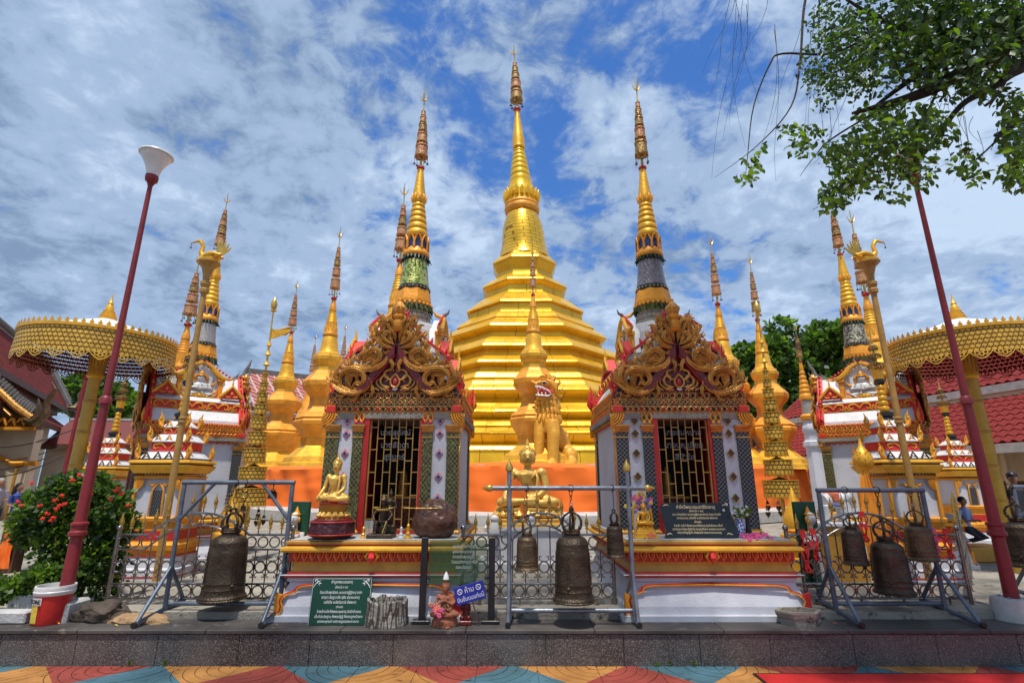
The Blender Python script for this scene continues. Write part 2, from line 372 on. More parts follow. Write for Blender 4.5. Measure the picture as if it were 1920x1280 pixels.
m_ridge = mat('grey_ridge_mortar', (.16, .15, .14), .85, 0, .3, 5, bump=.5)
m_cream = mat('cream_wall', (.60, .50, .36), .8, 0, .1, 2, wear=(.40, .32, .22), wt=.66, bump=.2)
m_wood = mat('brown_wood', (.10, .045, .022), .6, 0, .35, 7, bump=.4)
m_grey = mat('grey_plastic', (.42, .43, .44), .5, 0, .1, 5)
m_lampglass = mat('frosted_lamp_glass', (.82, .82, .78), .3, 0, .06, 6, bump=0)
m_skin = mat('skin', (.34, .17, .10), .55, 0, .12, 9, bump=.05)
m_whitegloss = mat('white_enamel', (.76, .76, .74), .35, 0, .06, 6, bump=.1)
# ================================================================ setting: ground, terrace, pavement
def paver_colour(nt, co, o_):
    ln = nt.links; s = nt.nodes.new('ShaderNodeSeparateXYZ'); ln.new(co, s.inputs[0])
    def mth(op, a, b=None):
        n = nt.nodes.new('ShaderNodeMath'); n.operation = op
        for i, x in enumerate((a, b)):
            if x is None: continue
            if isinstance(x, (int, float)): n.inputs[i].default_value = x
            else: ln.new(x, n.inputs[i])
        return n.outputs[0]
    x, y = s.outputs[0], s.outputs[1]
    a = mth('FLOOR', mth('DIVIDE', mth('ADD', x, mth('MULTIPLY', y, 1.0)), 1.0)); b = mth('FLOOR', mth('DIVIDE', mth('SUBTRACT', x, y), 1.0))
    k = mth('MODULO', mth('ADD', mth('ADD', a, b), 300.0), 3.0)
    r = nt.nodes.new('ShaderNodeValToRGB'); r.color_ramp.interpolation = 'CONSTANT'; e = r.color_ramp.elements
    e.new(.5); e[0].position = 0; e[1].position = .3; e[2].position = .6
    e[0].color = (.52, .235, .06, 1); e[1].color = (.34, .06, .042, 1); e[2].color = (.075, .175, .225, 1)
    ln.new(mth('DIVIDE', k, 3.0), r.inputs[0])
    m2 = nt.nodes.new('ShaderNodeMix'); m2.data_type = 'RGBA'; m2.blend_type = 'MULTIPLY'; m2.inputs[0].default_value = 1
    ln.new(r.outputs[0], m2.inputs[6]); ln.new(o_, m2.inputs[7]); return m2.outputs[2]
m_paver = mat('stamped_paver', (1, 1, 1), .6, 0, .0, 3, col2=(.62, .58, .54), bump=.4, bs=60, wear=(.26, .23, .21), wt=.58, extra=paver_colour)
m_grout = mat('dark_grout', (.05, .045, .04), .9, 0, .3, 12)
mb = MB(); mb.box(-300, 300, -60, 420, -.6, -.02, m_conc); g = mb.build('ground'); tag(g, kind='structure')
mb = MB(); mb.box(-30, 30, -8, 4.96, -.018, -.004, m_grout); pav = mb.build('pavement'); tag(pav, kind='structure')
S = .5
def paver_pieces(cx, cy, fx, fy):
    out = []; s = S-.004; rr = [0, .085, .17, .255, .34, .425, .51, .72]
    for r1, r2 in zip(rr, rr[1:]):
        r1, r2 = r1+.003, r2-.003
        r2 = min(r2, s*1.414)
        def lim(r): return (0, pi/2) if r <= s else (math.acos(s/r), math.asin(min(1, s/r)))
        a0, a1 = lim(r1); b0, b1 = lim(r2); pts = [(r1*cos(a0+(a1-a0)*i/8), r1*sin(a0+(a1-a0)*i/8)) for i in range(9)] if r1 > .01 else [(.004, .004)]
        q = [(r2*cos(b1+(b0-b1)*i/8), r2*sin(b1+(b0-b1)*i/8)) for i in range(9)]
        if r1 <= s < r2 and r2 >= s: pts = pts+[(0.003, s)]; q = q+[(s, .003)]
        P = [(cx+fx*x, cy+fy*y) for x, y in pts+q]
        out.append(P)
    return out
def paver_mesh(mb, P, h):
    n = len(P); ar = sum(P[i][0]*P[(i+1) % n][1]-P[(i+1) % n][0]*P[i][1] for i in range(n))
    if ar < 0: P = P[::-1]
    mb.add([(x, y, -.004) for x, y in P]+[(x, y, h) for x, y in P], [list(range(n, 2*n))]+[[i, (i+1) % n, (i+1) % n+n, i+n] for i in range(n)], m_paver)
far = MB()
for row in range(10):
    for c in range(-14, 14):
        x0, y1 = c*S+.21, 4.95-row*S
        k = (c+row) % 2; fx = 1 if c % 2 else -1; fy = -1 if row % 2 == 0 else 1
        cx = x0+.002 if fx > 0 else x0+S-.002; cy = y1-.002 if fy < 0 else y1-S+.002
        for P in paver_pieces(cx, cy, fx, fy):
            h = .004+R.uniform(0, .003)
            if row < 2 and -11 <= c < 9:
                mb = MB(); paver_mesh(mb, P, h); mb.build('paver', pav)
            else: paver_mesh(far, P, h)
tag(far.build('paver_field', pav), kind='stuff')
# courtyard behind the wall (its own level) and the raised slab of the compound
mb = MB(); mb.box(-60, 60, 5.24, 75, -.3, .268, m_conc); tag(mb.build('courtyard_ground'), kind='structure')
mb = MB(); mb.box(-4.15, 4.75, 5.31, 17.5, .2, .342, m_conc); tag(mb.build('compound_floor'), kind='structure')
# granite retaining wall
wall = thing('granite_wall', 'low speckled dark granite retaining wall along the coloured pavement', 'wall', (0, 0, 0))
mb = MB(); mb.box(-9, 9, 4.975, 5.25, -.02, .25, m_grout); mb.build('wall_core', wall)
x = -8.4
while x < 8.4:
    wd = .66+R.uniform(-.06, .06); mb = MB(); dz = R.uniform(-.002, .002)
    mb.box(x+.002, x+wd-.002, 4.952+dz, 4.974, .0, .246, m_granite_speck, bev=.003); mb.build('granite_panel', wall); x += wd
x = -8.4
while x < 8.4:
    wd = 1.15+R.uniform(-.1, .1); mb = MB()
    mb.box(x+.002, x+wd-.002, 4.935, 5.30, .2505, .284+R.uniform(-.001, .001), m_granite, bev=.006); mb.build('coping_slab', wall); x += wd
# carpet
m_carpet = mat('red_carpet', (.58, .014, .012), .95, 0, .12, 4, wear=(.20, .01, .01), wt=.70, bump=.6, bs=300)
a, b = Wz(1412, 1262, .016), Wz(1920, 1258, .016)
mb = MB(); mb.box(a.x+.02, 7.5, 1.2, a.y-.005, .006, .017, m_carpet); cp = mb.build('red_carpet')
tag(cp, 'bright red carpet laid on the coloured pavers in the corner', 'carpet')
mb = MB(); mb.box(a.x, a.x+.019, 1.2, a.y+.008, .006, .018, m_black); mb.box(a.x+.02, 7.5, a.y-.004, a.y+.008, .006, .018, m_black); mb.build('carpet_border', cp)
# ---------------------------------------------------------------- main stupa and its platform
CX, CY = .74, 29.0
plat = thing('stupa_platform', 'wide round terrace under the great golden stupa, wrapped in orange cloth', 'platform', (CX, CY, 0))
mb = MB(); mb.lathe([(.3, 13.5), (2.02, 13.45), (2.06, 13.2), (2.06, 6)], m_concpale, 48); mb.build('platform_wall', plat)
pr = []; vs = []; fs = []; n = 240; rows = 14
mb = MB()
for j in range(rows+1):
    for i in range(n+1):
        a = -pi*.97+pi*.94*i/n; z = 2.10-(2.10-.50-.12*sin(i*.19))*j/rows
        r = 13.56+.05*sin(i*.33+j*.25)+.035*sin(i*.9-j*.4)+.03*noise.noise(Vector((i*.2, j*.5, 0)))
        if j == 0: r -= .12
        sag = .05*abs(sin(i*.11))*(1-j/rows)
        vs.append((r*cos(a), r*sin(a), z-sag))
for j in range(rows):
    for i in range(n): a = j*(n+1)+i; fs.append([a, a+n+1, a+n+2, a+1])
mb.add(vs, fs, m_orange, True); mb.build('orange_cloth', plat)
mb = MB(); mb.lathe([(.30, 13.95), (.62, 13.95), (.66, 13.75), (.70, 13.7), (.72, 13.5)], m_concpale, 48); mb.build('base_step', plat)
# octagonal golden tiers
main = thing('great_stupa', 'tallest golden stupa, eight-sided and stepped, rising in the centre', 'stupa', (CX, CY, 0))
def lean(z): return 0 if z < 15 else -.040*(z-15)
TF = [(869, 7.80), (845, 7.72), (843, 7.78), (837, 7.68), (834, 7.30), (831, 7.16), (815, 7.36), (812, 7.48), (809, 7.45), (801, 7.20), (798, 7.26), (791, 7.10), (788, 6.86), (785, 6.70), (775, 6.94), (772, 7.04), (769, 7.0), (762, 6.76), (757, 6.62), (754, 6.38), (748, 6.26), (735, 6.62), (731, 6.70), (728, 6.66), (721, 6.42), (715, 6.30), (711, 6.08), (708, 6.14), (700, 5.98), (696, 5.66), (688, 5.58),
 (682, 5.80), (679, 5.86), (676, 5.80), (668, 5.28), (666, 5.12), (656, 5.02), (650, 5.32), (648, 5.38), (645, 5.32), (637, 5.02), (633, 4.66), (631, 4.34), (622, 4.26), (613, 4.56), (610, 4.62), (607, 4.56), (598, 4.02), (596, 3.94), (594, 3.98), (587, 3.72), (582, 3.34), (568, 3.28), (565, 3.44), (562, 3.38), (556, 3.02), (550, 2.72), (545, 2.36), (533, 2.28), (525, 2.50), (523, 2.54), (520, 2.46), (513, 2.0), (511, 1.78), (502, 1.70), (484, 1.94), (480, 2.0), (477, 1.94)]
T = [(2.0, 7.85)]
for py, r_ in TF:
    z_ = W(960, py, CY-.924*r_).z; T.append((max(z_, T[-1][0]+.012), r_*(1.035 if r_ > 2.1 else 1.01)))
T += [(T[-1][0]+.25, 1.72), (T[-1][0]+.42, 1.60)]
mb = MB(); mb.lathe([(z, r-.035) for z, r in T], m_goldseam, 8, ph=pi/8, smooth=False); mb.build('core', main)
panels = []
for (z0, r0), (z1, r1) in zip(T, T[1:]):
    L0 = sqrt((z1-z0)**2+(r1-r0)**2)
    for k in range(8):
        a0, a1 = -pi/2+pi/4*(k-.5), -pi/2+pi/4*(k+.5)
        A, B = Vector((cos(a0), sin(a0), 0)), Vector((cos(a1), sin(a1), 0))
        nn = Vector((cos((a0+a1)/2), sin((a0+a1)/2), 0))
        wid = (B-A).length*max(r0, r1); c = max(1, round(wid/(1.05 if L0 > .2 else 1.5))); off = R.uniform(-.12, .12)/c
        sl = Vector((0, 0, z1-z0))+nn*((r1-r0)*cos(pi/8)); nrm = sl.cross((B-A)).normalized()*-1
        if nrm.dot(nn) < 0 and abs(z1-z0) > .01: nrm = -nrm if nrm.dot(nn) < -.02 else nrm
        for i in range(c):
            u0 = max(0, i/c+(off if i else 0)); u1 = min(1, (i+1)/c+(off if i < c-1 else 0)); g_ = .012/wid
            q = []
            for u, (z, r) in ((u0+g_*(i > 0), (z0, r0)), (u1-g_*(i < c-1), (z0, r0)), (u1-g_*(i < c-1), (z1, r1)), (u0+g_*(i > 0), (z1, r1))):
                p = (A.lerp(B, u))*r; p.z = z; q.append(p)
            e = (q[3]-q[0]).normalized()*.004; q[0] += e; q[1] += e; q[2] -= e; q[3] -= e
            d = R.uniform(-.004, .006)
            panels.append((min(L0, 1)*wid/c*(1.0 if k in (0, 1, 7) else .05), q, nrm, d))
panels.sort(key=lambda t: -t[0]); rest = MB()
def panel_into(mb, q, nrm, d):
    t = [R.uniform(-.005, .006) for _ in range(4)]
    o = [p+nrm*(d+tt) for p, tt in zip(q, t)]; i_ = [p-nrm*.05 for p in q]
    mb.add(o+i_, [[0, 1, 2, 3], [0, 4, 5, 1], [1, 5, 6, 2], [2, 6, 7, 3], [3, 7, 4, 0]], m_gold)
for i, (ar, q, nrm, d) in enumerate(panels):
    if i < 290: mb = MB(); panel_into(mb, q, nrm, d); mb.build('gold_panel', main)
    else: panel_into(rest, q, nrm, d)
tag(rest.build('gold_panel_field', main), kind='stuff')
# bell, collar, ringed cone (round)
def P29(py, hw): return (W(960, py, CY).z, hw*tpx(py, CY))
bell = [(T[-1][0]-.05, 1.60), (T[-1][0]+.12, 1.52)]+[P29(a, b) for a, b in ((465, 41.5), (450, 40), (430, 37.5), (418, 34), (408, 30.5), (403, 28))]
seam = lambda nt, co, o_: pattern('brick', (.55, .55, 1.1), (.40, .17, .02), .018)(nt, co, o_)
m_goldbell = mat('gold_leaf_bell', (.88, .50, .035), .30, .62, .13, 1.1, bump=.5, bs=5, rvar=.12, extra=seam, wear=(.42, .17, .015), wt=.74)
mb = MB(); mb.lathe(bell, m_goldbell, 40, lean=lean); mb.build('bell_dome', main)
mb = MB(); mb.lathe([P29(*p) for p in ((404, 27), (402, 31), (398, 32.5), (394, 33), (391, 31), (389, 32), (386, 31.5), (383, 29))], m_gold3, 36, lean=lean); mb.build('collar', main)
mb = MB(); mb.lathe([P29(*p) for p in ((384, 29), (376, 28), (366, 27.5), (362, 26.5), (357, 25), (350, 22), (344, 21.5))], m_gold, 32, lean=lean)
for i in range(20):
    a = 2*pi*i/20; z0 = P29(378, 28)[0]
    mb.tube([(cos(a)*1.02+lean(z0), sin(a)*1.02, z0), (cos(a)*1.05+lean(z0), sin(a)*1.05, z0+.35), (cos(a)*1.12+lean(z0), sin(a)*1.12, z0+.62)], [.10, .13, .02], m_gold, 6)
mb.build('lotus_band', main)
py = 345; hw = 20.5; mb = MB(); pr = []
for k in range(7):
    h = 11.8-k*.85; 
    for q in range(7): 
        f = q/6; pr.append(P29(py-h*f, (hw-1.05*f*1.6)-(1.6 if q in (0, 6) else (.35 if q in (1, 5) else 0))))
    py -= h; hw -= 1.55
mb.lathe(pr, m_gold, 28, lean=lean); mb.build('ringed_cone', main)
mb = MB(); mb.lathe([P29(*p) for p in ((py, hw), (278, 12), (272, 11), (262, 11.5), (255, 10), (240, 8), (225, 6), (212, 4.6), (206, 3.4))], m_gold2, 20, lean=lean); mb.build('spire_tip', main)
# a tiered metal parasol finial, shared by all spires
m_fil = mat('pierced_gilt_band', (.56, .34, .10), .45, .4, .3, 30, bump=.5, bs=60, extra=pattern('voronoi', 30, (.10, .04, .02), .09))
m_filred = mat('pierced_red_band', (.40, .075, .04), .5, .2, .4, 26, bump=.5, bs=60, extra=pattern('voronoi', 26, (.60, .38, .16), .11))
def finial(root, z0, z1, r, tiers, mats, leanf=None, cx=0, bells=True, cup=True, cupm=None, gap=.36):
    r = r*.90
    """rod, cup, hanging bells, tiered drums and trident between z0 and z1"""
    lf = leanf or (lambda z: 0); H = z1-z0
    mb = MB(); mb.tube([(lf(z0), 0, z0-.02*H), (lf(z1), 0, z1)], [r*.22, r*.07], m_brass, 6)
    zt = z1-.10*H
    for s in range(4):
        a = s*pi/2+pi/4*0
        mb.tube([(lf(zt), 0, zt-.05*H), (lf(zt)+cos(a)*r*.28, sin(a)*r*.28, zt-.045*H), (lf(zt)+cos(a)*r*.55, sin(a)*r*.55, zt-.01*H), (lf(zt)+cos(a)*r*.75, sin(a)*r*.75, zt+.02*H)], [r*.12, r*.10, r*.07, r*.02], m_brass, 5)
    mb.build('trident_rod', root)
    if cup: mb = MB(); mb.lathe([(z0-.035*H, r*.35), (z0-.01*H, r*.62), (z0+.005*H, r*.58), (z0+.02*H, r*.2)], cupm or m_red, 12, c=(lf(z0), 0)); mb.build('cup', root)
    zb = z0+.13*H; zz_ = zb; top = z0+.72*H; tot = sum(.8**i*(1+gap) for i in range(tiers)); h0 = (top-zb)/tot
    for i in range(tiers):
        h = h0*.8**i; rr = r*(1-.155*i); mb = MB(); m = mats[i % len(mats)]
        c = (lf(zz_), 0)
        mb.lathe([(zz_, rr*1.04), (zz_+h*.12, rr*1.04), (zz_+h*.14, rr*.97), (zz_+h*.84, rr*.9), (zz_+h*.86, rr*.98), (zz_+h, rr*.96), (zz_+h*1.02, rr*.25)], m, 12, c=c)
        for s in range(10):
            a = 2*pi*s/10; mb.tube([(c[0]+cos(a)*rr, sin(a)*rr, zz_), (c[0]+cos(a)*rr*1.02, sin(a)*rr*1.02, zz_-h*.16)], [r*.07, r*.01], m_brass, 4)
        mb.build('parasol_tier', root); zz_ += h*(1+gap)
    if bells:
        for s in range(6):
            a = 2*pi*s/6+.3; rr = r*.98; zz2 = zb-.055*H-(.02*H if s % 2 else 0); mb = MB(); c = (lf(zb)+cos(a)*rr, sin(a)*rr)
            mb.tube([(c[0], c[1], zb), (c[0], c[1], zz2)], r*.03, m_black, 4)
            mb.lathe([(zz2-r*.30, r*.2), (zz2-r*.26, r*.18), (zz2-.06*r, r*.12), (zz2, r*.03)], m_bronze, 8, c=c); mb.build('wind_bell', root)
finial(main, P29(205, 0)[0], P29(84, 0)[0], 13.0*tpx(190, CY), 5, [m_fil, m_filred, m_fil], lean)
# ---------------------------------------------------------------- small golden stupas
def f173(lst): return [(W(960, py, 17.3).z, hw*tpx(py, 17.3)) for py, hw in lst]
def small_stupa(label, loc, s=1.0, colour=None, rz=0, nt=5, fm=None, tip=10.35, rtop=.115, ground=False):
    root = thing('small_stupa', label, 'stupa', (loc[0], loc[1], 0), rz, 'small gilded stupas around the great stupa')
    mA = colour or m_gold2; mBm = m_gold3
    z0 = 2.03
    def sc_(l): return [(loc[2]+(z-z0)*s, r*s) for z, r in l]
    low = sc_(f173([(873, 71), (866, 69), (864, 64), (855, 61), (853, 57), (845, 48), (836, 38), (830, 33)]))
    mb = MB(); mb.lathe([((.3 if ground else low[0][0]-.05), low[0][1]*1.04), (low[0][0]-.03, low[0][1]*1.02), (low[0][0]-.02, low[0][1])]+low, mA, 8, ph=pi/8, smooth=False); mb.build('base_steps', root)
    mb = MB(); mb.lathe(sc_(f173([(831, 34), (826, 35), (817, 35), (814, 37), (811, 38), (800, 45), (794, 49), (788, 49.5), (784, 46), (781, 48), (778, 45), (772, 37), (764, 30), (757, 26)])), mBm, 8, ph=pi/8, smooth=False); mb.build('lower_tier', root)
    mb = MB(); mb.lathe(sc_(f173([(758, 26), (748, 25.5), (741, 26), (738, 29), (730, 36), (722, 41.5), (714, 42), (711, 40), (706, 36), (699, 29), (693, 25)])), mBm, 8, ph=pi/8, smooth=False); mb.build('middle_tier', root)
    mb = MB(); mb.lathe(sc_(f173([(694, 23), (684, 22), (681, 23), (679, 25), (672, 27.5), (666, 28), (664, 25), (660, 24), (657, 20)])), mA, 8, ph=pi/8, smooth=False); mb.build('upper_tier', root)
    mb = MB(); mb.lathe(sc_(f173([(658, 19.5), (654, 17.8), (648, 15.8), (638, 14.5), (629, 13.2), (625, 11.5)])), mA, 24); mb.build('bell_dome', root)
    lb = sc_(f173([(626, 13), (624, 14), (621, 13.2), (617, 11.5), (606, 10.5), (601, 10.2)])); mb = MB(); mb.lathe(lb, mBm, 20)
    for i in range(12):
        a = 2*pi*i/12; r = .19*s; zb = lb[3][0]; mb.tube([(cos(a)*r, sin(a)*r, zb), (cos(a)*r*1.06, sin(a)*r*1.06, zb+.14*s), (cos(a)*r*1.02, sin(a)*r*1.02, zb+.24*s)], [.035*s, .035*s, .006*s], mA, 5)
    mb.build('lotus_band', root)
    mb = MB(); pr = []; py, hw = 601, 10.2
    for k in range(6):
        h = 4.6-.25*k
        for q in range(5):
            f = q/4; pr.append((py-h*f, hw-.9*f*.8-(1.1 if q in (0, 4) else 0)))
        py -= h; hw -= .72
    pr.append((py, hw-.3)); mb.lathe(sc_(f173(pr)), mA, 20); mb.build('ringed_cone', root)
    mb = MB(); cn = sc_(f173([(py, 6.6), (572, 6.4), (568, 5.2), (561, 3.8), (554, 2.8)])); mb.lathe(cn, mBm, 14); mb.build('spire_tip', root)
    finial(root, cn[-1][0]+.03, loc[2]+(tip-z0)*s, rtop*s*1.35, nt, fm or [m_filred, m_filred, m_fil])
    return root
pc = W(1001, 700, 17.3)
st0 = small_stupa('small gilded stupa directly in front of the great one, behind the lion', (pc.x, 17.3, 2.03), 1.0, nt=5, fm=[m_filred], tip=10.3, rtop=.10)
small_stupa('gilded stupa partly hidden by the left shrine, tallest of the left pair', (-.3650*20.2, 20.2, 2.05), 1.155, tip=10.75, rtop=.14)
small_stupa('gilded stupa with orange spire beside the tiered filigree parasol on the left', (-.444*22.8, 22.8, 2.03), 1.04, tip=10.4, rtop=.14)
small_stupa('gilded stupa just right of the right shrine gable, base hidden', (.4202*20.5, 20.5, 2.05), 1.13, tip=10.8, rtop=.14)
small_stupa('broad gilded stupa between right shrine and white right chapel', (.4976*20.2, 20.2, 2.03), 1.0, tip=10.9, rtop=.14, fm=[m_fil, m_filred])
small_stupa('red-topped stupa whose spire peeks out beside the left shrine spire', (-.234*15.3, 15.3, 1.7), 1.13, tip=10.4, rtop=.15, ground=True)
small_stupa('orange-red stupa spire behind the left gilt parasol', (-.655*14, 14, .5), .90, colour=m_gold3, tip=10.4, rtop=.16, ground=True)
small_stupa('golden ringed spire close behind the right chapel spire', (.7265*13.6, 13.6, .8), .98, tip=10.6, rtop=.14, ground=True)
for px, py, Y, lb in ((593, 622, 27, 'thin red tiered finial rising behind the gilded stupas, left one'), (649, 605, 26, 'thin red tiered finial nearest the left shrine roof')):
    p = W(px, py, Y); r = thing('distant_stupa', lb, 'stupa', (p.x, Y, 0), 0, 'stupas hidden behind others')
    mb = MB(); mb.lathe([(2, 1.3), (2.6, 1.25), (3, .8), (4, .75), (4.3, 1.0), (4.6, .6), (5.4, .42), (5.9, .25), (p.z-2.6, .10)], m_gold3, 12); mb.build('spire_body', r)
    finial(r, p.z-2.5, p.z, .17, 5, [m_filred])
# slim enamelled spire before the right-hand tree
p = W(1496, 606, 13.5); r = thing('slim_spire', 'slim ringed spire with a blue mirrored drum in front of the right tree', 'stupa', (W(1510, 740, 13.5).x, 13.5, 0))
Q = lambda l: [(W(960, a, 13.5).z, b*tpx(a, 13.5)) for a, b in l]
mb = MB(); mb.lathe(Q([(960, 15), (840, 13), (836, 17), (828, 17), (826, 13), (812, 12), (808, 15), (800, 14), (795, 12), (788, 10)]), m_white, 8); mb.build('stone_base', r)
mb = MB(); mb.lathe(Q([(789, 9), (786, 14), (780, 14.5), (776, 10)]), m_gold3, 16); mb.lathe(Q([(750, 10.5), (745, 11.5), (740, 10), (738, 9)]), m_gold3, 16); mb.build('gilt_ring', r)
mb = MB(); mb.lathe(Q([(777, 9.5), (772, 9.5), (756, 8.6), (751, 8.2)]), m_drumblue, 16); mb.build('mirror_drum', r)
pr = []
for k in range(5):
    for q in range(5): pr.append((738-k*8.5-q*2.1, 9.5-k*1.15-(1.4 if q in (0, 4) else 0)))
mb = MB(); mb.lathe(Q(pr+[(694, 4), (680, 2.6)]), m_gold3, 16); mb.build('ringed_cone', r)
finial(r, W(960, 678, 13.5).z, p.z, .085, 4, [m_fil, m_wood])
# ================================================================ carved ornament helpers
def cr(pts, k=5):
    P = [Vector((p[0], p[1], 0)) for p in pts]; out = []
    for i in range(len(P)-1):
        a, b, c, d = P[max(i-1, 0)], P[i], P[i+1], P[min(i+2, len(P)-1)]
        for j in range(k):
            t = j/k; out.append(.5*((2*b)+(-a+c)*t+(2*a-5*b+4*c-d)*t*t+(-a+3*b-3*c+d)*t**3))
    out.append(P[-1]); return [(v.x, v.y) for v in out]
def scroll(mb, pts, w, y, m, k=4, flat=.75, n=6, tip=.06, yb=.0, pk=.35):
    q = cr(pts, k); L_ = len(q)-1; P = []; rs = []
    for i, (x, z) in enumerate(q):
        f = i/L_; r = w*(.45+.55*sin(min(1, f/pk)*pi/2)) if f < pk else w*(tip+(1-tip)*cos((f-pk)/(1-pk)*pi/2)**.8)
        P.append((x, y-yb*sin(f*pi), z)); rs.append(r)
    mb.tube(P, rs, m, n, flat=flat, up=(0, 1, 0))
def acanth(mb, pts, w, y, m, k=4, yb=.02, ser=9, tipf=.9, sgn=1):
    q = cr(pts, k); n = len(q)-1; vs = []; prof_ = [(-1, 0), (-.62, .42), (-.34, .20), (0, .62), (.34, .20), (.62, .42), (1, 0)]
    for i, (x, z) in enumerate(q):
        f = i/n; a = q[max(i-1, 0)]; b = q[min(i+1, n)]; dx, dz = b[0]-a[0], b[1]-a[1]; l = sqrt(dx*dx+dz*dz)+1e-7; nx, nz = -dz/l, dx/l
        ww = w*max(.05, (sin(pi*min(1, f/.42)*.5) if f < .42 else max(0, cos((f-.42)/.58*pi/2))**.75))
        saw = (f*ser) % 1; e = 1+.20*(1-saw)
        for u, h in prof_: vs.append((x+nx*ww*u*(e if u*sgn > 0 else 1), y-h*ww-yb*sin(f*pi), z+nz*ww*u*(e if u*sgn > 0 else 1)))
        vs.append((x, y+ww*.35, z))
    c = 8; fs = []
    for i in range(n):
        for j in range(8): fs.append([i*c+j, (i+1)*c+j, (i+1)*c+(j+1) % 8, i*c+(j+1) % 8])
    mb.add(vs, fs, m, True)
def leafflame(mb, x, z, h, w, y, m, lean_=0, d=.012):      # pointed flame petal standing on (x,z)
    vs = [(x-w*.5, y, z), (x-w*.55, y, z+h*.35), (x+lean_*h, y-d*.3, z+h), (x+w*.55, y, z+h*.35), (x+w*.5, y, z), (x, y-d*2, z+h*.3), (x, y-d*1.6, z)]
    mb.add(vs, [[0, 6, 5, 1], [1, 5, 2], [2, 5, 3], [3, 5, 6, 4]], m)
def loop(mb, x, z, w, h, y, m, rt=.006, pt=True, n=10, inv=False):       # pointed U-shaped loop outline
    P = []
    for i in range(n+1):
        a = -pi/2+2*pi*i/n; px = cos(a)*w/2; pz = sin(a)*h/2
        if pt and sin(a) > .95: pz *= 1.35
        P.append((x+px, y, z+(-pz if inv else pz)))
    mb.tube(P, rt, m, 4, cap=False)
m_inred = mat('red_enamel_inset', (.42, .02, .02), .4, 0, .3, 12, bump=.2)
m_indark = mat('dark_blue_inset', (.022, .026, .05), .35, .1, .5, 12, bump=.3)
def quarter_fan(mb, x, z, r, y, m, s=1):
    for i in range(5):
        rr = r*(1-i*.18); P = [(x+s*rr*cos(a), y-.004*i, z-rr*sin(a)) for a in [pi/2*j/7 for j in range(8)]]
        mb.tube(P, r*.075, m, 5)
    for j in range(7):
        a = pi/2*(j+.5)/7; mb.tube([(x+s*r*.95*cos(a), y, z-r*.95*sin(a)), (x+s*r*1.16*cos(a), y, z-r*1.16*sin(a))], [r*.09, r*.02], m, 5)
# ---- meshes shared by the four shrines (local: front is -y, heights absolute)
HW = .75
MESH = {}
mb = MB(); quarter_fan(mb, .80, 2.255, .13, 0, m_gold3, -1); quarter_fan(mb, -.80, 2.255, .13, 0, m_gold3, 1); MESH['fan_pair'] = mb.mesh('fan_pair')
def rows_mesh(side):
    """three ornamental rows of the entablature for one side of length 2*hw"""
    gold = m_antique if side == 'front' else m_gold3; mb = MB(); back = MB()
    ins = [m_inred, m_indark] if side == 'front' else [m_redbright, m_inred]
    n = 19; w = 1.46/n
    for i in range(n):
        x = -.73+w*(i+.5); z = 2.455
        loop(mb, x, z, w*.8, .058, -.012, gold, .0075)
        mb.ball((x, -.012, z-.008), .014, ins[i % 2 if R.random() < .7 else 0], 6, 4, (1, .8, 1.3))
        leafflame(mb, x+w/2, 2.468, .045, w*.5, -.006, gold)
    return mb
def lattice_mesh(side):
    gold = m_antique if side == 'front' else m_gold3; mb = MB(); n = 12; w = 1.48/n
    for i in range(n+1):
        x = -.74+w*i
        if i < n:
            P = [(x, -.008, 2.352), (x+w*.25, -.012, 2.372), (x+w/2, -.014, 2.412), (x+w*.75, -.012, 2.372), (x+w, -.008, 2.352)]; mb.tube(P, .007, gold, 4, cap=False)
            P = [(x, -.008, 2.412), (x+w*.25, -.012, 2.39), (x+w/2, -.014, 2.356), (x+w*.75, -.012, 2.39), (x+w, -.008, 2.412)]; mb.tube(P, .006, gold, 4, cap=False)
            mb.ball((x+w/2, -.012, 2.384), .014, m_inred if i % 3 else m_indark, 6, 4, (1, .7, 1.4)); loop(mb, x+w/2, 2.384, .04, .05, -.014, gold, .005)
        mb.ball((x, -.012, 2.384), .012, gold, 5, 4, (1, .7, 1.5))
    return mb
def teeth_mesh(side):
    gold = m_antique if side == 'front' else m_gold3; mb = MB(); n = 25; w = 1.56/n
    for i in range(n):
        x = -.78+w*(i+.5); loop(mb, x, 2.305, w*.85, .052, -.010, gold, .0075, inv=True)
        mb.ball((x, -.012, 2.307), .013, (m_redbright if side != 'front' or i % 4 == 1 else m_inred if i % 2 else m_indark), 6, 4, (1, .8, 1.5))
    return mb
def cornice_core(side):
    mb = MB(); red = m_inred if side == 'front' else m_redbright; g = m_antique if side == 'front' else m_gold3
    mb.box(-.745, .745, 0, .10, 2.42, 2.492, m_indark if side == 'front' else red)
    mb.box(-.765, .765, -.006, .10, 2.414, 2.424, g); mb.box(-.76, .76, -.002, .10, 2.345, 2.413, m_indark if side == 'front' else red)
    mb.box(-.785, .785, -.010, .10, 2.336, 2.3445, g); mb.box(-.79, .79, -.002, .10, 2.275, 2.3355, red); mb.box(-.77, .77, 0, .10, 2.262, 2.2745, g)
    return mb
for sd_ in ('front', 'side'):
    MESH['petal_row'+sd_] = rows_mesh(sd_).mesh('petal_row'); MESH['lattice_row'+sd_] = lattice_mesh(sd_).mesh('lattice_row')
    MESH['teeth_row'+sd_] = teeth_mesh(sd_).mesh('teeth_row'); MESH['cornice'+sd_] = cornice_core(sd_).mesh('cornice')
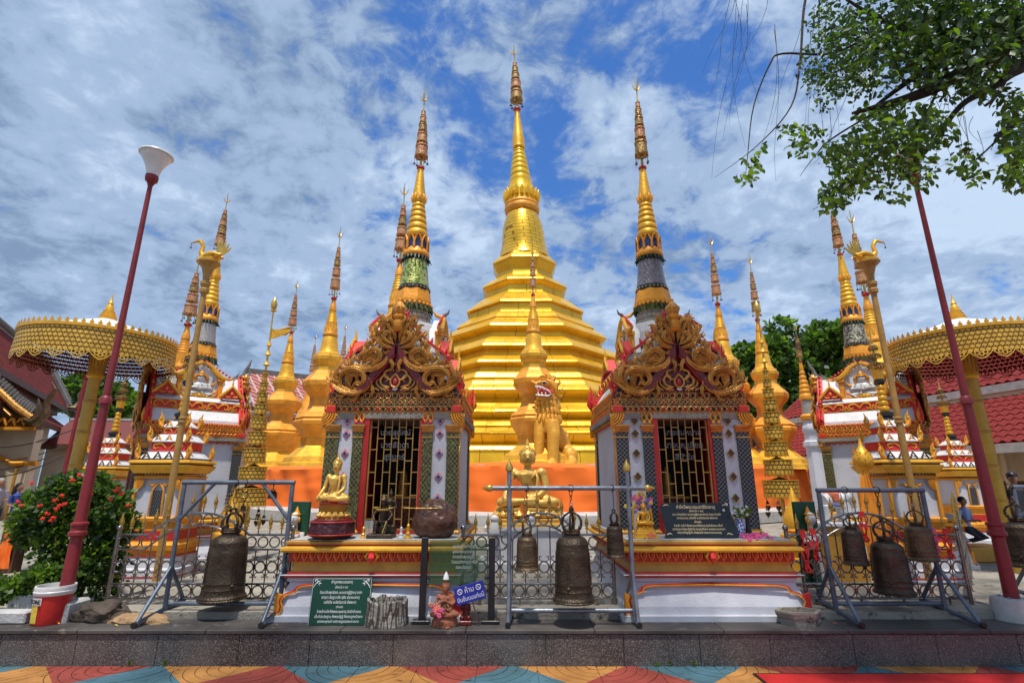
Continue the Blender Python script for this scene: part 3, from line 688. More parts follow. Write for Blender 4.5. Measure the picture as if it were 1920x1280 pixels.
# gable ornament traced from the photo: x from the axis and height in crop pixels, one half, mirrored
def g2(pts): return [(-a*.00104, 2.49+(1005-b)*.00109) for a, b in pts]
GC = [ # (points, width)
 ([(240, 850), (300, 965), (430, 1012), (545, 975), (640, 880), (672, 740)], .040),
 ([(250, 905), (330, 990), (440, 1030), (570, 1000), (660, 940), (705, 865)], .036),
 ([(560, 965), (590, 860), (545, 785), (455, 765), (365, 800), (330, 880), (375, 935), (430, 915)], .048),
 ([(470, 960), (520, 890), (500, 830), (440, 825)], .036),
 ([(600, 930), (650, 870), (640, 800), (600, 720), (610, 660)], .036),
 ([(520, 800), (560, 750), (620, 740)], .026),
 ([(300, 830), (370, 790), (420, 830), (400, 885), (375, 870)], .028),
 ([(520, 900), (505, 850), (455, 830), (415, 850), (420, 905)], .022),
 ([(100, 600), (110, 680), (200, 755), (330, 775), (440, 745), (560, 660)], .042),
 ([(170, 700), (260, 740), (370, 740), (480, 705), (545, 620)], .030),
 ([(400, 740), (395, 640), (350, 590), (372, 495)], .040),
 ([(370, 735), (345, 640), (280, 565), (200, 575), (170, 640), (205, 690), (255, 670)], .046),
 ([(330, 720), (330, 660), (290, 615), (240, 630)], .030),
 ([(300, 560), (330, 500), (320, 440)], .026),
 ([(450, 745), (480, 690), (460, 620)], .028),
 ([(130, 640), (165, 600), (215, 615), (235, 655), (210, 670)], .022),
 ([(20, 540), (75, 530), (160, 500), (205, 440), (190, 370), (150, 330)], .040),
 ([(15, 500), (90, 480), (150, 425), (120, 370), (80, 385), (75, 430)], .034),
 ([(22, 470), (30, 390), (75, 330), (110, 270), (105, 190)], .038),
 ([(190, 480), (240, 440), (270, 400), (310, 440)], .030),
 ([(170, 420), (220, 370), (250, 300), (305, 290)], .034),
 ([(150, 360), (170, 290), (150, 230), (215, 150)], .038),
 ([(120, 300), (150, 250), (180, 215), (235, 205)], .024),
 ([(60, 330), (55, 270), (80, 220), (70, 170)], .024),
 ([(225, 545), (265, 520), (290, 470), (330, 530), (300, 600)], .026),
 ([(600, 900), (640, 860), (655, 800), (625, 740)], .026),
]
def gable_mesh():
    mb = MB()
    for s in (1, -1):
        for i, (p, w) in enumerate(GC):
            q = [(x*s, z) for x, z in g2(p)]; acanth(mb, q, w*.70, -.050-.012*(i % 3), m_antique, yb=.025, ser=len(p)*2, sgn=-s if i % 2 else s)
            qq = cr(q, 3); nq = len(qq)
            for j in range(2, nq-2, 3):
                dx, dz = qq[j+1][0]-qq[j-1][0], qq[j+1][1]-qq[j-1][1]; l = sqrt(dx*dx+dz*dz)+1e-6; nx, nz = -dz/l, dx/l
                f = 1-j/nq*.55; a = w*1.9*f; b = qq[j]; sg = s*(1 if (j//2+i) % 2 else -1)
                acanth(mb, [(b[0]-dx/l*a*.4, b[1]-dz/l*a*.4), (b[0]+nx*a*.55*sg+dx/l*a*.15, b[1]+nz*a*.55*sg+dz/l*a*.15), (b[0]+nx*a*1.1*sg+dx/l*a*.9, b[1]+nz*a*1.1*sg+dz/l*a*.9), (b[0]+nx*a*1.0*sg+dx/l*a*2.0, b[1]+nz*a*1.0*sg+dz/l*a*2.0)], w*.55*f, -.045-.010*(i % 3), m_antique, k=3, yb=.012, ser=2)
    return mb
MESH['gable_scrolls'] = gable_mesh().mesh('gable_scrollwork', 60)
def gable_back():
    mb = MB()
    poly = [(-.70, 2.494), (.70, 2.494), (.66, 2.60), (.42, 2.72), (.36, 2.82), (.20, 2.95), (.17, 3.10), (.10, 3.30), (-.10, 3.30), (-.17, 3.10), (-.20, 2.95), (-.36, 2.82), (-.42, 2.72), (-.66, 2.60)]
    mb.prism(poly, -.01, .03, m_indark)
    mb.prism([(x*.93, 2.494+(z-2.494)*.94) for x, z in poly], -.014, -.0101, m_darkred)
    for s in (1, -1):                     # red barge boards
        q = [(s*.43, 2.494), (s*.02, 3.04), (s*.02, 2.93), (s*.35, 2.494)]
        mb.prism(q if s > 0 else q[::-1], -.10, -.015, m_darkred)
        q = [(s*.352, 2.494), (s*.018, 2.93), (s*.018, 2.90), (s*.33, 2.494)]; mb.prism(q if s > 0 else q[::-1], -.085, -.02, m_inred)
    return mb
MESH['gable_board'] = gable_back().mesh('gable_board')
def tymp():
    mb = MB()
    for s in (1, -1):
        for p, w in (([(150, 980), (100, 960), (60, 990)], .014), ([(30, 760), (110, 780), (120, 830), (60, 870), (30, 840)], .016), ([(60, 950), (140, 930), (165, 870), (120, 820), (80, 860), (110, 900)], .016),
                     ([(170, 985), (235, 960), (290, 985)], .014), ([(10, 700), (40, 740), (20, 790)], .012), ([(90, 990), (170, 950), (210, 900), (180, 860)], .012)):
            scroll(mb, [(x*s, z) for x, z in g2(p)], w, -.03, m_antique, n=5)
    mb.ball((0, -.04, 2.60), .04, m_inred, 10, 7, (.8, .6, 1.3)); loop(mb, 0, 2.61, .11, .13, -.05, m_antique, .012)
    mb.ball((0, -.035, 2.53), .03, m_whitegloss, 8, 6, (1, .5, .8))
    return mb
MESH['tympanum_relief'] = tymp().mesh('tympanum_relief')
def apex_finial():
    mb = MB(); mb.lathe([(3.20, .055), (3.22, .075), (3.30, .082), (3.34, .07), (3.36, .082), (3.385, .086), (3.40, .06), (3.42, .05), (3.46, .068), (3.50, .066), (3.55, .04), (3.58, .018), (3.60, .022), (3.62, .004)], m_gold3, 14, c=(0, -.04))
    for i in range(8):
        a = 2*pi*i/8; mb.tube([(cos(a)*.05, -.04+sin(a)*.05, 3.43), (cos(a)*.072, -.04+sin(a)*.072, 3.49), (cos(a)*.03, -.04+sin(a)*.03, 3.56)], [.016, .02, .004], m_antique, 5)
    mb.box(-.12, .12, -.06, .02, 3.19, 3.24, m_redbright)
    return mb
MESH['apex_finial'] = apex_finial().mesh('apex_finial')
# roof: white slopes with friezes, long sides at +-x
def roof_white():
    mb = MB(); Y0, Y1 = -.70, .74
    mb.box(-.80, .80, Y0-.06, Y1+.06, 2.2, 2.262, m_conc)
    pr = [(2.494, .72), (2.55, .715), (2.72, .60), (2.725, .56), (2.88, .56), (2.885, .60), (2.90, .59), (2.96, .50), (2.99, .36), (3.12, .26), (3.30, .15), (3.40, .09), (3.42, .07)]
    poly = [(r, z) for z, r in pr]+[(-r, z) for z, r in reversed(pr)]
    mb.prism(poly, Y0, Y1, m_roofwhite)
    return mb
MESH['roof'] = roof_white().mesh('roof')
def side_frieze(y0=-.69, y1=.71):            # built along x, facing -y; instanced onto both long sides
    mb = MB(); L0, L1 = y0, y1
    mb.box(L0, L1, 0, .05, 2.735, 2.872, m_redbright); mb.box(L0, L1, -.008, .04, 2.726, 2.737, m_gold3); mb.box(L0, L1, -.008, .04, 2.866, 2.877, m_gold3)
    n = 7; w = (L1-L0)/n
    for i in range(n):
        x = L0+w*(i+.5); s = 1 if i % 2 else -1
        scroll(mb, [(x-s*w*.5, 2.80-.03), (x-s*w*.2, 2.80+.045), (x+s*w*.2, 2.80+.04), (x+s*w*.28, 2.80-.02), (x+s*w*.05, 2.80-.035), (x-s*.0, 2.80+.01)], .017, -.008, m_gold3, n=5)
        scroll(mb, [(x+s*w*.15, 2.75), (x+s*w*.4, 2.76), (x+s*w*.5, 2.83)], .012, -.006, m_gold3, n=5)
    return mb
MESH['scroll_frieze'] = side_frieze().mesh('scroll_frieze')
def drops():
    mb = MB(); n = 15; w = 1.36/n
    mb.box(-.70, .70, .0, .05, 2.20, 2.262, m_redbright)
    for i in range(n):
        x = -.68+w*(i+.5); z = 2.185
        mb.torus((x, -.006, z), .026, .010, m_redbright, 10, 5); leafflame(mb, x, z-.02, .05, .03, -.012, m_gold3); mb.torus((x, -.012, z+.035), .022, .007, m_gold3, 8, 4, arc=(0, pi))
    return mb
MESH['drop_frieze'] = drops().mesh('drop_frieze')
def mini_gable():
    mb = MB(); mb.prism([(-.17, 2.98), (.17, 2.98), (0, 3.17)], -.03, .10, m_redbright)
    for s in (1, -1):
        scroll(mb, [(s*.20, 2.975), (s*.15, 3.03), (s*.06, 3.13), (0, 3.20)], .026, -.035, m_gold2, n=6, tip=.5)
        scroll(mb, [(s*.02, 3.0), (s*.08, 3.0), (s*.10, 3.03)], .012, -.04, m_gold3, n=5)
    mb.tube([(0, -.02, 3.17), (0, -.02, 3.25), (0, -.03, 3.33)], [.022, .014, .003], m_gold2, 6); mb.ball((0, -.04, 3.06), .022, m_gold3, 6, 5, (1, .6, 1.4))
    return mb
MESH['mini_gable'] = mini_gable().mesh('mini_gable')
def dormer():
    """projecting niche with a praying deity in relief; faces -y, sill at 2.97"""
    mb = MB()
    mb.prism([(-.30, 2.97), (.30, 2.97), (.30, 3.50), (.0, 3.86), (-.30, 3.50)], -.02, .07, m_whitegloss)
    mb.prism([(-.26, 2.97), (.26, 2.97), (.22, 3.22), (.0, 3.34), (-.22, 3.22)], .0701, .27, m_roofwhite)
    mb.box(-.34, .34, -.10, -.0201, 2.90, 2.985, m_gold3, bev=.01)
    for s in (1, -1):
        mb.box(s*.29-.035, s*.29+.035, -.07, -.01, 2.99, 3.42, m_gold3, bev=.01); mb.box(s*.29-.055, s*.29+.055, -.09, -.0, 3.42, 3.50, m_gold3, bev=.01); mb.box(s*.29-.05, s*.29+.05, -.085, -.0, 2.97, 3.02, m_gold3, bev=.01)
        scroll(mb, [(s*.40, 3.50), (s*.30, 3.53), (s*.20, 3.66), (s*.12, 3.80), (0, 3.90)], .050, -.07, m_gold2, n=6, tip=.6, pk=.2)
        scroll(mb, [(s*.38, 3.47), (s*.44, 3.52), (s*.50, 3.50)], .03, -.06, m_gold3, n=5)
        for i in range(8):
            f = i/7; x = s*(.40-.36*f); z = 3.575+.345*f**1.0; mb.ball((x, -.06, z), .026, m_redbright, 6, 5, (.8, .7, 1.3))
    return mb
def squash(me):
    for v in me.vertices: v.co.z = 2.97+(v.co.z-2.97)*.70; v.co.x *= 1.12
    return me
MESH['dormer'] = squash(dormer().mesh('dormer'))
def deity():
    mb = MB(); w_ = m_whitegloss; y = -.06
    mb.ball((0, y, 3.47), .070, w_, 12, 9, (.85, .7, 1.1)); mb.tube([(0, y, 3.42), (0, y, 3.36)], .03, w_, 8)
    mb.ball((0, y, 3.27), .11, w_, 12, 8, (1, .45, .9))
    for s in (1, -1):
        mb.tube([(s*.10, y, 3.34), (s*.15, y-.02, 3.22), (s*.03, y-.06, 3.23)], [.032, .026, .018], w_, 7)
        mb.tube([(s*.02, y, 3.10), (s*.17, y-.02, 3.06), (s*.10, y-.04, 3.02)], [.045, .04, .02], w_, 7)
    mb.tube([(0, y-.07, 3.20), (0, y-.07, 3.30)], [.02, .008], w_, 6)
    return mb
MESH['deity_relief'] = squash(deity().mesh('deity_relief'))
def deity_gold():
    mb = MB(); y = -.07
    mb.torus((0, y, 3.485), .085, .026, m_gold3, 14, 6, arc=(-.2, pi+.2)); mb.lathe([(3.54, .06), (3.57, .045), (3.60, .05), (3.63, .02), (3.68, .004)], m_gold3, 10, c=(0, y+.01))
    for s in (1, -1):
        scroll(mb, [(s*.08, 3.33), (s*.17, 3.32), (s*.22, 3.42)], .022, y, m_gold3, n=5); scroll(mb, [(s*.05, 3.05), (s*.16, 2.99), (s*.25, 3.10)], .026, y-.02, m_gold3, n=5)
        scroll(mb, [(s*.14, 3.10), (s*.22, 3.13), (s*.25, 3.22)], .018, y, m_gold3, n=5); mb.ball((s*.027, y-.055, 3.485), .009, m_black, 5, 4, (1.4, .5, .6))
        mb.tube([(s*.07, y, 3.45), (s*.10, y, 3.36)], [.02, .012], m_gold3, 5)
    for i in range(7):
        a = -pi+pi*i/6; mb.tube([(cos(a)*.03, y-.04, 3.04+sin(a)*.02), (cos(a)*.11, y-.02, 3.03+sin(a)*.10)], [.022, .006], m_gold2, 5)
    mb.ball((0, y-.06, 3.04), .028, m_gold2, 8, 6); mb.ball((0, y-.058, 3.438), .012, m_redbright, 6, 4, (1.5, .5, .5)); mb.ball((-.0, y-.062, 3.462), .010, m_whitegloss, 5, 4, (.7, 1, 1.6))
    for i in range(8): a = 2*pi*i/8; mb.tube([(-.20+cos(a)*.01, -.03, 3.33+sin(a)*.01), (-.20+cos(a)*.04, -.03, 3.33+sin(a)*.04)], [.010, .003], m_gold3, 4)
    return mb
MESH['deity_gilding'] = squash(deity_gold().mesh('deity_gilding'))
def horn(m=None):                              # chofa: curved naga horn at a ridge end, rising and curling outward (+y)
    mb = MB(); m = m or m_ridge
    mb.tube([(0, -.06, 3.40), (0, .03, 3.44), (0, .11, 3.53), (0, .12, 3.64), (0, .17, 3.74), (0, .20, 3.86)], [.06, .07, .055, .03, .028, .006], m, 8)
    mb.tube([(0, .11, 3.52), (0, .19, 3.55), (0, .22, 3.62)], [.03, .018, .004], m, 6); mb.tube([(0, -.1, 3.42), (0, -.02, 3.50), (0, .02, 3.58)], [.03, .02, .004], m, 6)
    return mb
MESH['ridge_horn'] = horn().mesh('ridge_horn')
def barge():                                   # red scalloped barge of a gable end seen from the side, with a row of gilt teeth
    mb = MB()
    for s in (1, -1):
        pts = [(s*.72, 2.50), (s*.64, 2.66), (s*.60, 2.74), (s*.57, 2.82), (s*.57, 2.90), (s*.50, 2.97), (s*.32, 3.10), (s*.19, 3.26), (s*.05, 3.44)]
        for a, b in zip(pts, pts[1:]):
            dx, dz = b[0]-a[0], b[1]-a[1]; l = sqrt(dx*dx+dz*dz); nx, nz = dz/l*s, -dx/l*s
            q = [(a[0], a[1]), (a[0]+nx*.03, a[1]+abs(nz)*.03), (b[0]+nx*.03, b[1]+abs(nz)*.03), (b[0], b[1])]
            mb.prism(q[::-1] if s > 0 else q, -.05, .03, m_redbright)
        for i in range(16):
            f = i/15*(len(pts)-1.001); k = int(f); f -= k; x = pts[k][0]*(1-f)+pts[k+1][0]*f; z = pts[k][1]*(1-f)+pts[k+1][1]*f
            mb.tube([(x+s*.01, -.01, z+.01), (x+s*.035, -.01, z+.03), (x+s*.045, -.01, z+.075)], [.024, .020, .004], m_redbright if i % 2 else m_gold3, 5)
        for z, x, h in ((2.50, .72, .26), (2.84, .56, .24)): mb.tube([(s*x, 0, z), (s*(x+.035), 0, z+h*.35), (s*(x+.01), 0, z+h*.7), (s*(x+.025), 0, z+h)], [.028, .034, .016, .002], m_redbright, 7)
    return mb
MESH['barge'] = barge().mesh('scalloped_barge')
def corner_flame():
    mb = MB(); mb.tube([(0, 0, 2.48), (.035, -.0, 2.56), (.03, 0, 2.66), (.005, 0, 2.76), (.02, 0, 2.84)], [.022, .036, .028, .014, .002], m_redbright, 8)
    mb.tube([(.01, -.03, 2.50), (.045, -.035, 2.58), (.03, -.03, 2.70)], [.02, .028, .004], m_gold3, 6); return mb
MESH['corner_flame'] = corner_flame().mesh('corner_flame')
def spire_meshes():
    Z = lambda l: [(W(960, a, 6.6).z, b*tpx(a, 6.6)) for a, b in l]
    d = {}
    mb = MB(); mb.lathe([(3.2, .46), (3.36, .46), (3.38, .40), (3.44, .40), (3.46, .33), (3.50, .33), (3.52, .27)], m_roofwhite, 8, ph=pi/8, smooth=False)
    mb.lathe([(3.515, .235), (3.53, .25), (3.56, .25), (3.57, .225), (3.60, .24), (3.63, .24), (3.64, .215), (3.68, .225)], m_conc, 16); d['spire_base'] = mb
    mb = MB(); mb.lathe(Z([(596, 24), (590, 24), (576, 30)]), m_drumgreen, 16)
    for i in range(26):
        a = 2*pi*i/26; r = .235; zt = W(960, 577, 6.6).z
        mb.tube([(cos(a)*r, sin(a)*r, zt), (cos(a)*(r+.02), sin(a)*(r+.02), zt-.05), (cos(a)*(r+R.uniform(.0, .09)), sin(a)*(r+R.uniform(.0, .09)), zt-R.uniform(.09, .14))], [.02, .018, .003], m_leafdk, 4)
    d['lower_leaf_fringe'] = mb
    mb = MB(); mb.lathe(Z([(578, 31), (575, 34), (571, 35), (566, 34), (560, 33), (554, 31.5), (549, 31), (548, 29)]), m_gold3, 8, ph=pi/8, smooth=False)
    for i in range(24): a = 2*pi*i/24; r = .243; zt = W(960, 575, 6.6).z; mb.ball((cos(a)*r, sin(a)*r, zt-.01), .024, m_gold3, 6, 4)
    d['gilt_plinth'] = mb
    mb = MB(); mb.lathe(Z([(548, 30), (545, 30), (540, 28.5)]), m_black, 20); 
    for i in range(26): a = 2*pi*i/26; mb.ball((cos(a)*.215, sin(a)*.215, W(960, 545, 6.6).z), .011, m_brass, 5, 4)
    d['dark_ring'] = mb
    mb = MB(); mb.lathe(Z([(541, 27.5), (530, 26), (515, 24), (500, 22.8), (493, 22)]), m_drumsilver, 24); d['mirror_drum'] = mb
    mb = MB(); mb.lathe(Z([(494, 20), (484, 22)]), m_black, 16)
    for i in range(22):
        a = 2*pi*i/22; r = .165; zt = W(960, 485, 6.6).z
        mb.tube([(cos(a)*r, sin(a)*r, zt), (cos(a)*(r+.02), sin(a)*(r+.02), zt-.04), (cos(a)*(r+R.uniform(.0, .07)), sin(a)*(r+R.uniform(.0, .07)), zt-R.uniform(.06, .10))], [.016, .014, .003], m_leafdk, 4)
    d['leaf_fringe'] = mb
    mb = MB(); mb.lathe(Z([(485, 24), (482, 25.5), (478, 25), (474, 23), (471, 20.5), (460, 18), (449, 17.5), (447, 20), (446, 19)]), m_gold3, 20)
    zb, zt = W(960, 473, 6.6).z, W(960, 447, 6.6).z
    for i in range(10):
        a = 2*pi*i/10; h = zt-zb; c, s_ = cos(a), sin(a); t = (-s_, c); r = .150
        P = []
        for u, v_ in ((-.045, 0), (-.048, .5), (-.03, .8), (0, 1.02), (.03, .8), (.048, .5), (.045, 0)): P.append((c*(r+.012)+t[0]*u, s_*(r+.012)+t[1]*u, zb+h*v_))
        mb.tube(P, .011, m_gold3, 5)
        P2 = [(c*(r-.002)+t[0]*u, s_*(r-.002)+t[1]*u, zb+h*v_) for u, v_ in ((-.038, .02), (.038, .02), (.038, .55), (0, .9), (-.038, .55))]; mb.add(P2, [[0, 1, 2, 3, 4]], m_blueglass)
    d['arcade'] = mb
    mb = MB(); pr = []; py, hw = 446.5, 20.5
    for k in range(6):
        h = 12.6-k*.75
        for q in range(7): pr.append((py-h*q/6, hw-1.5*q/6-(2.2 if q in (0, 6) else (.6 if q in (1, 5) else 0))))
        py -= h; hw -= 1.55
    mb.lathe(Z(pr), m_gold2, 22); d['ringed_cone'] = mb
    mb = MB(); mb.lathe(Z([(py+1, 10.5), (py-2, 12.5), (py-6, 12.8), (366, 12), (350, 9.5), (335, 7.5), (322, 6), (318, 5.5)]), m_gold2, 16)
    for i in range(10):
        a = 2*pi*i/10; r = 12.6*tpx(376, 6.6); z0 = W(960, 378, 6.6).z; mb.tube([(cos(a)*r, sin(a)*r, z0), (cos(a)*r*1.1, sin(a)*r*1.1, z0+.05), (cos(a)*r*.95, sin(a)*r*.95, z0+.10)], [.016, .018, .003], m_gold3, 4)
    d['spire_tip'] = mb
    return d
SPM = {k: v.mesh(k) for k, v in spire_meshes().items()}
SPM['drumgreen'] = SPM['mirror_drum'].copy(); SPM['drumgreen'].materials[0] = m_drumgreen
SPM['drumblue'] = SPM['mirror_drum'].copy(); SPM['drumblue'].materials[0] = m_drumblue
SPM['drumpale'] = SPM['mirror_drum'].copy(); SPM['drumpale'].materials[0] = m_drumpale
DOOR = -.26, .295
def shrine(label, loc, rz, drum, mos, names, ped, fin, fin_tip=(145, 1185), dia='frame', corner=True):
    r = thing('spired_shrine', label, 'shrine', (loc[0], loc[1], 0), rz, 'small spired shrines round the stupa')
    # --- pedestal
    P0, P1, PX = (-1.30, .86, .80) if ped else (-.95, .86, .86)
    top = .965
    def pm(lst, m, inset=0):
        mb = MB(); vs = []; k = len(lst)
        for z, o in lst: vs += [(-PX-o, P0-o, z), (PX+o, P0-o, z), (PX+o, P1+o, z), (-PX-o, P1+o, z)]
        fs = [[j*4+i, j*4+(i+1) % 4, (j+1)*4+(i+1) % 4, (j+1)*4+i] for j in range(k-1) for i in range(4)]+[[(k-1)*4+i for i in range(4)], [3, 2, 1, 0]]
        mb.add(vs, fs, m); return mb
    pm([(.27, .10), (.33, .10), (.335, .06), (.40, .055), (.60, -.03), (.607, -.005), (.64, -.005)], m_white).build('white_base', r)
    pm([(.6405, .02), (.652, .02)], m_red).build('red_line', r)
    mbw = pm([(.6525, .01), (.665, .05)], m_white); mbw.build('white_moulding', r)
    pm([(.6655, .0), (.672, .0), (.673, .0), (.685, .0)], m_red).build('red_line', r)
    pm([(.6855, -.02), (.74, -.04), (.775, -.03)], m_ochre).build('ochre_band', r)
    pm([(.7755, -.015), (.79, -.01)], m_red).build('red_line', r)
    pm([(.7905, -.005), (.86, -.005)], m_red).build('petal_ground', r)
    pm([(.8605, .01), (.868, .05), (.885, .065), (.905, .06), (.915, .045), (.920, .02)], m_gold2).build('gold_roll', r)
    pm([(.9205, .015), (.936, .015)], m_red).build('red_line', r)
    pm([(.9365, .03), (.958, .03), (.965, .02)], m_ochre).build('gold_lip', r)
    mb = MB(); mb.box(-PX, PX, P0, P1, .966, .974, m_concpale); mb.build('ledge_floor', r)
    def petal(mb, x, y, z, ux, uy, h=.07, w=.05):
        nx, ny = uy, -ux
        def pt(u, o, zz): return (x+ux*u+nx*o, y+uy*u+ny*o, zz)
        g = m_gold3 if ped else m_gold3
        mb.tube([pt(-w*.45, .006, z), pt(-w*.5, .012, z-h*.4), pt(0, .016, z-h), pt(w*.5, .012, z-h*.4), pt(w*.45, .006, z)], .006, g, 4)
        mb.tube([pt(0, .008, z), pt(0, .02, z-h*.4), pt(0, .010, z-h*.85)], [.010, .016, .003], m_redbright, 5)
        mb.tube([pt(w*.5, .004, z), pt(w*.5, .014, z-h*.7)], [.009, .002], g, 4)
    mb = MB(); n = 20
    for i in range(n): petal(mb, -PX+.04+(2*PX-.08)*(i+.5)/n, P0, .858, 1, 0)
    c_ = MB(); c_.tube([(0, P0-.03, .862), (0, P0-.045, .82), (0, P0-.02, .755)], [.03, .035, .004], m_redbright, 7)
    for s in (1, -1): c_.tube([(s*.03, P0-.03, .862), (s*.06, P0-.035, .83), (s*.02, P0-.02, .775)], [.014, .016, .003], m_gold3, 5)
    if ped: c_.build('centre_petal', r)
    n = 24
    for s in (1, -1):
        for i in range(n): petal(mb, s*PX, P0+.05+(P1-P0-.1)*(i+.5)/n, .858, 0, s*1)
    tag(mb.build('lotus_petal_row', r), kind='stuff')
    # curved foot brackets at the corners of the base (gold-edged red)
    for sx_ in (1, -1):
        mb = MB(); x = sx_*(PX+.06); y = P0-.065
        q = [(x, .34), (x-sx_*.055, .345), (x-sx_*.075, .40), (x-sx_*.06, .45), (x-sx_*.10, .50), (x-sx_*.17, .52), (x-sx_*.20, .56), (x-sx_*.28, .575), (0, .58)]
        mb.tube([(a, y-.004+(.00 if z < .5 else .03), z) for a, z in cr(q[:-1], 3)]+[(0, y+.045, .58)], .009, m_gold3, 5)
        mb.tube([(a+sx_*.014, y-.0+(.00 if z < .5 else .03), z+.006) for a, z in cr(q[:-1], 3)]+[(0, y+.05, .594)], .010, m_red, 5)
        pz = [(x, .345), (x-sx_*.05, .35), (x-sx_*.065, .40), (x-sx_*.05, .45), (x-sx_*.085, .49), (x, .52)]
        mb.prism(pz if sx_ < 0 else pz[::-1], y-.003, y+.03, m_gold3 if sx_ < 0 else m_red); mb.build('foot_bracket', r)
    # --- body
    a0, a1 = DOOR; mb = MB(); zt = 2.262
    mb.box(-.735, -.745+.42, -.75, .75, .974, zt, m_white) if False else None
    mb.box(-.72, -.33, -.735, .735, .974, zt, m_white); mb.box(.33, .72, -.735, .735, .974, zt, m_white); mb.box(-.33, .33, .60, .735, .974, zt, m_white); mb.box(-.33, .33, -.735, .60, 2.235, zt, m_white)
    mb.build('wall', r)
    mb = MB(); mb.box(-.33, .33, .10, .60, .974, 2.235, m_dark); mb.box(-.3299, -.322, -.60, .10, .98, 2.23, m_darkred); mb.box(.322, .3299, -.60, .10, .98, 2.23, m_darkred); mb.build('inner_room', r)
    mb = MB(); mb.box(-.22, .22, -.10, .08, .976, 1.32, m_darkred)
    for i in range(5):
        for j in range(4): x, z = -.17+.085*i, 1.03+.075*j; mb.torus((x, -.105, z), .026, .007, m_antique, 8, 4); mb.ball((x, -.108, z), .012, m_inred, 5, 4)
    mb.box(-.24, .24, -.12, .085, 1.321, 1.345, m_antique); mb.build('altar_cabinet', r)
    mb = MB(); mb.lathe([(1.346, .06), (1.38, .07), (1.42, .06), (1.46, .075), (1.55, .05), (1.60, .055), (1.64, .03), (1.70, .006)], m_antique, 10, c=(0, -.02)); mb.build('altar_figure', r)
    fr = MB(); fr.box(-.33, -.268, -.752, -.60, .974, 2.235, m_red); fr.box(.30, .33, -.752, -.60, .974, 2.235, m_red); fr.box(-.268, .30, -.752, -.60, 2.205, 2.235, m_red); fr.box(-.268, .30, -.752, -.60, .974, 1.01, m_red); fr.build('door_frame', r)
    gy = -.70; g = MB()
    for x in (a0, a1): g.box(x-.009, x+.009, gy-.009, gy+.009, 1.01, 2.205, m_tan)
    g.box(a0, a1, gy-.009, gy+.009, 1.012, 1.028, m_tan); g.box(a0, a1, gy-.009, gy+.009, 2.19, 2.205, m_tan); g.build('grille_frame', r)
    nb = 7; w_ = (a1-a0)/nb
    for i in range(1, nb): g = MB(); g.box(a0+w_*i-.005, a0+w_*i+.005, gy-.006, gy+.006, 1.02, 2.2, m_tan); g.build('grille_bar', r)
    for i in range(nb):
        zs = [1.125+.245*k+(.1225 if i % 2 else 0) for k in range(5)]
        for z in zs:
            if z < 2.18: g = MB(); g.box(a0+w_*i+.005, a0+w_*(i+1)-.005, gy-.005, gy+.005, z-.005, z+.005, m_tan); g.build('grille_rung', r)
    for k, (s_, z) in enumerate(zip(names, (2.045, 1.905, 1.775))): text(s_, 'donor_lettering', .085, m_grey, r, (.02, gy-.014, z), wire=.0010)
    # pilasters
    def pil(x0, x1, y0, y1, capm=m_antique):
        p = MB(); p.box(x0, x1, y0, y1, 1.03, 2.045, mos); o = p.build('pilaster', r)
        c = MB(); cx, cy = (x0+x1)/2, (y0+y1)/2; hx, hy = (x1-x0)/2, (y1-y0)/2
        c.sq([(2.046, (hx+.006, hy+.006)), (2.06, (hx+.012, hy+.012)), (2.062, (hx, hy)), (2.075, (hx+.004, hy+.004)), (2.10, (hx+.018, hy+.018)), (2.118, (hx+.024, hy+.024)), (2.119, (hx+.016, hy+.016)), (2.13, (hx+.016, hy+.016))], capm, (cx, cy))
        c.sq([(1.985, (hx+.005, hy+.005)), (1.998, (hx+.005, hy+.005))], capm, (cx, cy))
        c.build('capital', o)
        b = MB(); b.sq([(.975, (hx+.025, hy+.025)), (1.0, (hx+.025, hy+.025)), (1.015, (hx+.008, hy+.008)), (1.03, (hx+.012, hy+.012))], capm, (cx, cy)); b.build('pilaster_base', o)
        return o
    for x0, x1 in ((-.745, -.605), (-.442, -.332), (.332, .442), (.605, .745)): pil(x0, x1, -.765, -.62 if abs(x0) > .5 and abs(x1) > .5 else -.737)
    for s in (-1, 1): pil(min(s*.605, s*.745), max(s*.605, s*.745), .62, .765)
    e = MB()
    for s in (-1, 1):
        for y in (-.60, .60): pass
    for s in (-1, 1):                      # paired leaf capitals over the inner pilasters, corner fans
        for k in (-1, 1):
            l = MB(); x = s*.387+k*.030; loop(l, x, 2.215, .054, .085, -.765, m_gold3, .010); l.ball((x, -.755, 2.20), .020, m_inred if ped and dia != 'plain' else m_leafdk, 7, 6, (.9, .6, 1.5)); l.ball((x, -.775, 2.152), .022, m_redbright if dia != 'plain' else m_gold3, 7, 5, (1, .6, .8)); l.build('leaf_capital', r)
        f = MB(); quarter_fan(f, s*.80, 2.255, .15, -.775, m_gold3, -s); f.build('corner_fan', r)
    for s in (-1, 1):
        for z in (2.17, 2.03, 1.815, 1.565, 1.34, 1.12):
            d = MB(); c = s*.523; h = .043
            q = [(c-h, z), (c, z-h*1.15), (c+h, z), (c, z+h*1.15)]
            if dia == 'plain': d.prism(q, -.752, -.735, m_wood); d.tube([(a, -.752, b) for a, b in q+q[:1]], .004, m_brass, 4, cap=False)
            else:
                d.prism(q, -.745, -.735, m_redbright); h2 = .033; q2 = [(c-h2, z), (c, z-h2*1.15), (c+h2, z), (c, z+h2*1.15)]; d.prism(q2, -.749, -.744, m_whitegloss); h2 = .026; q2 = [(c-h2, z), (c, z-h2*1.15), (c+h2, z), (c, z+h2*1.15)]; d.prism(q2, -.753, -.748, m_blueglass)
            d.build('diamond_inlay', r)
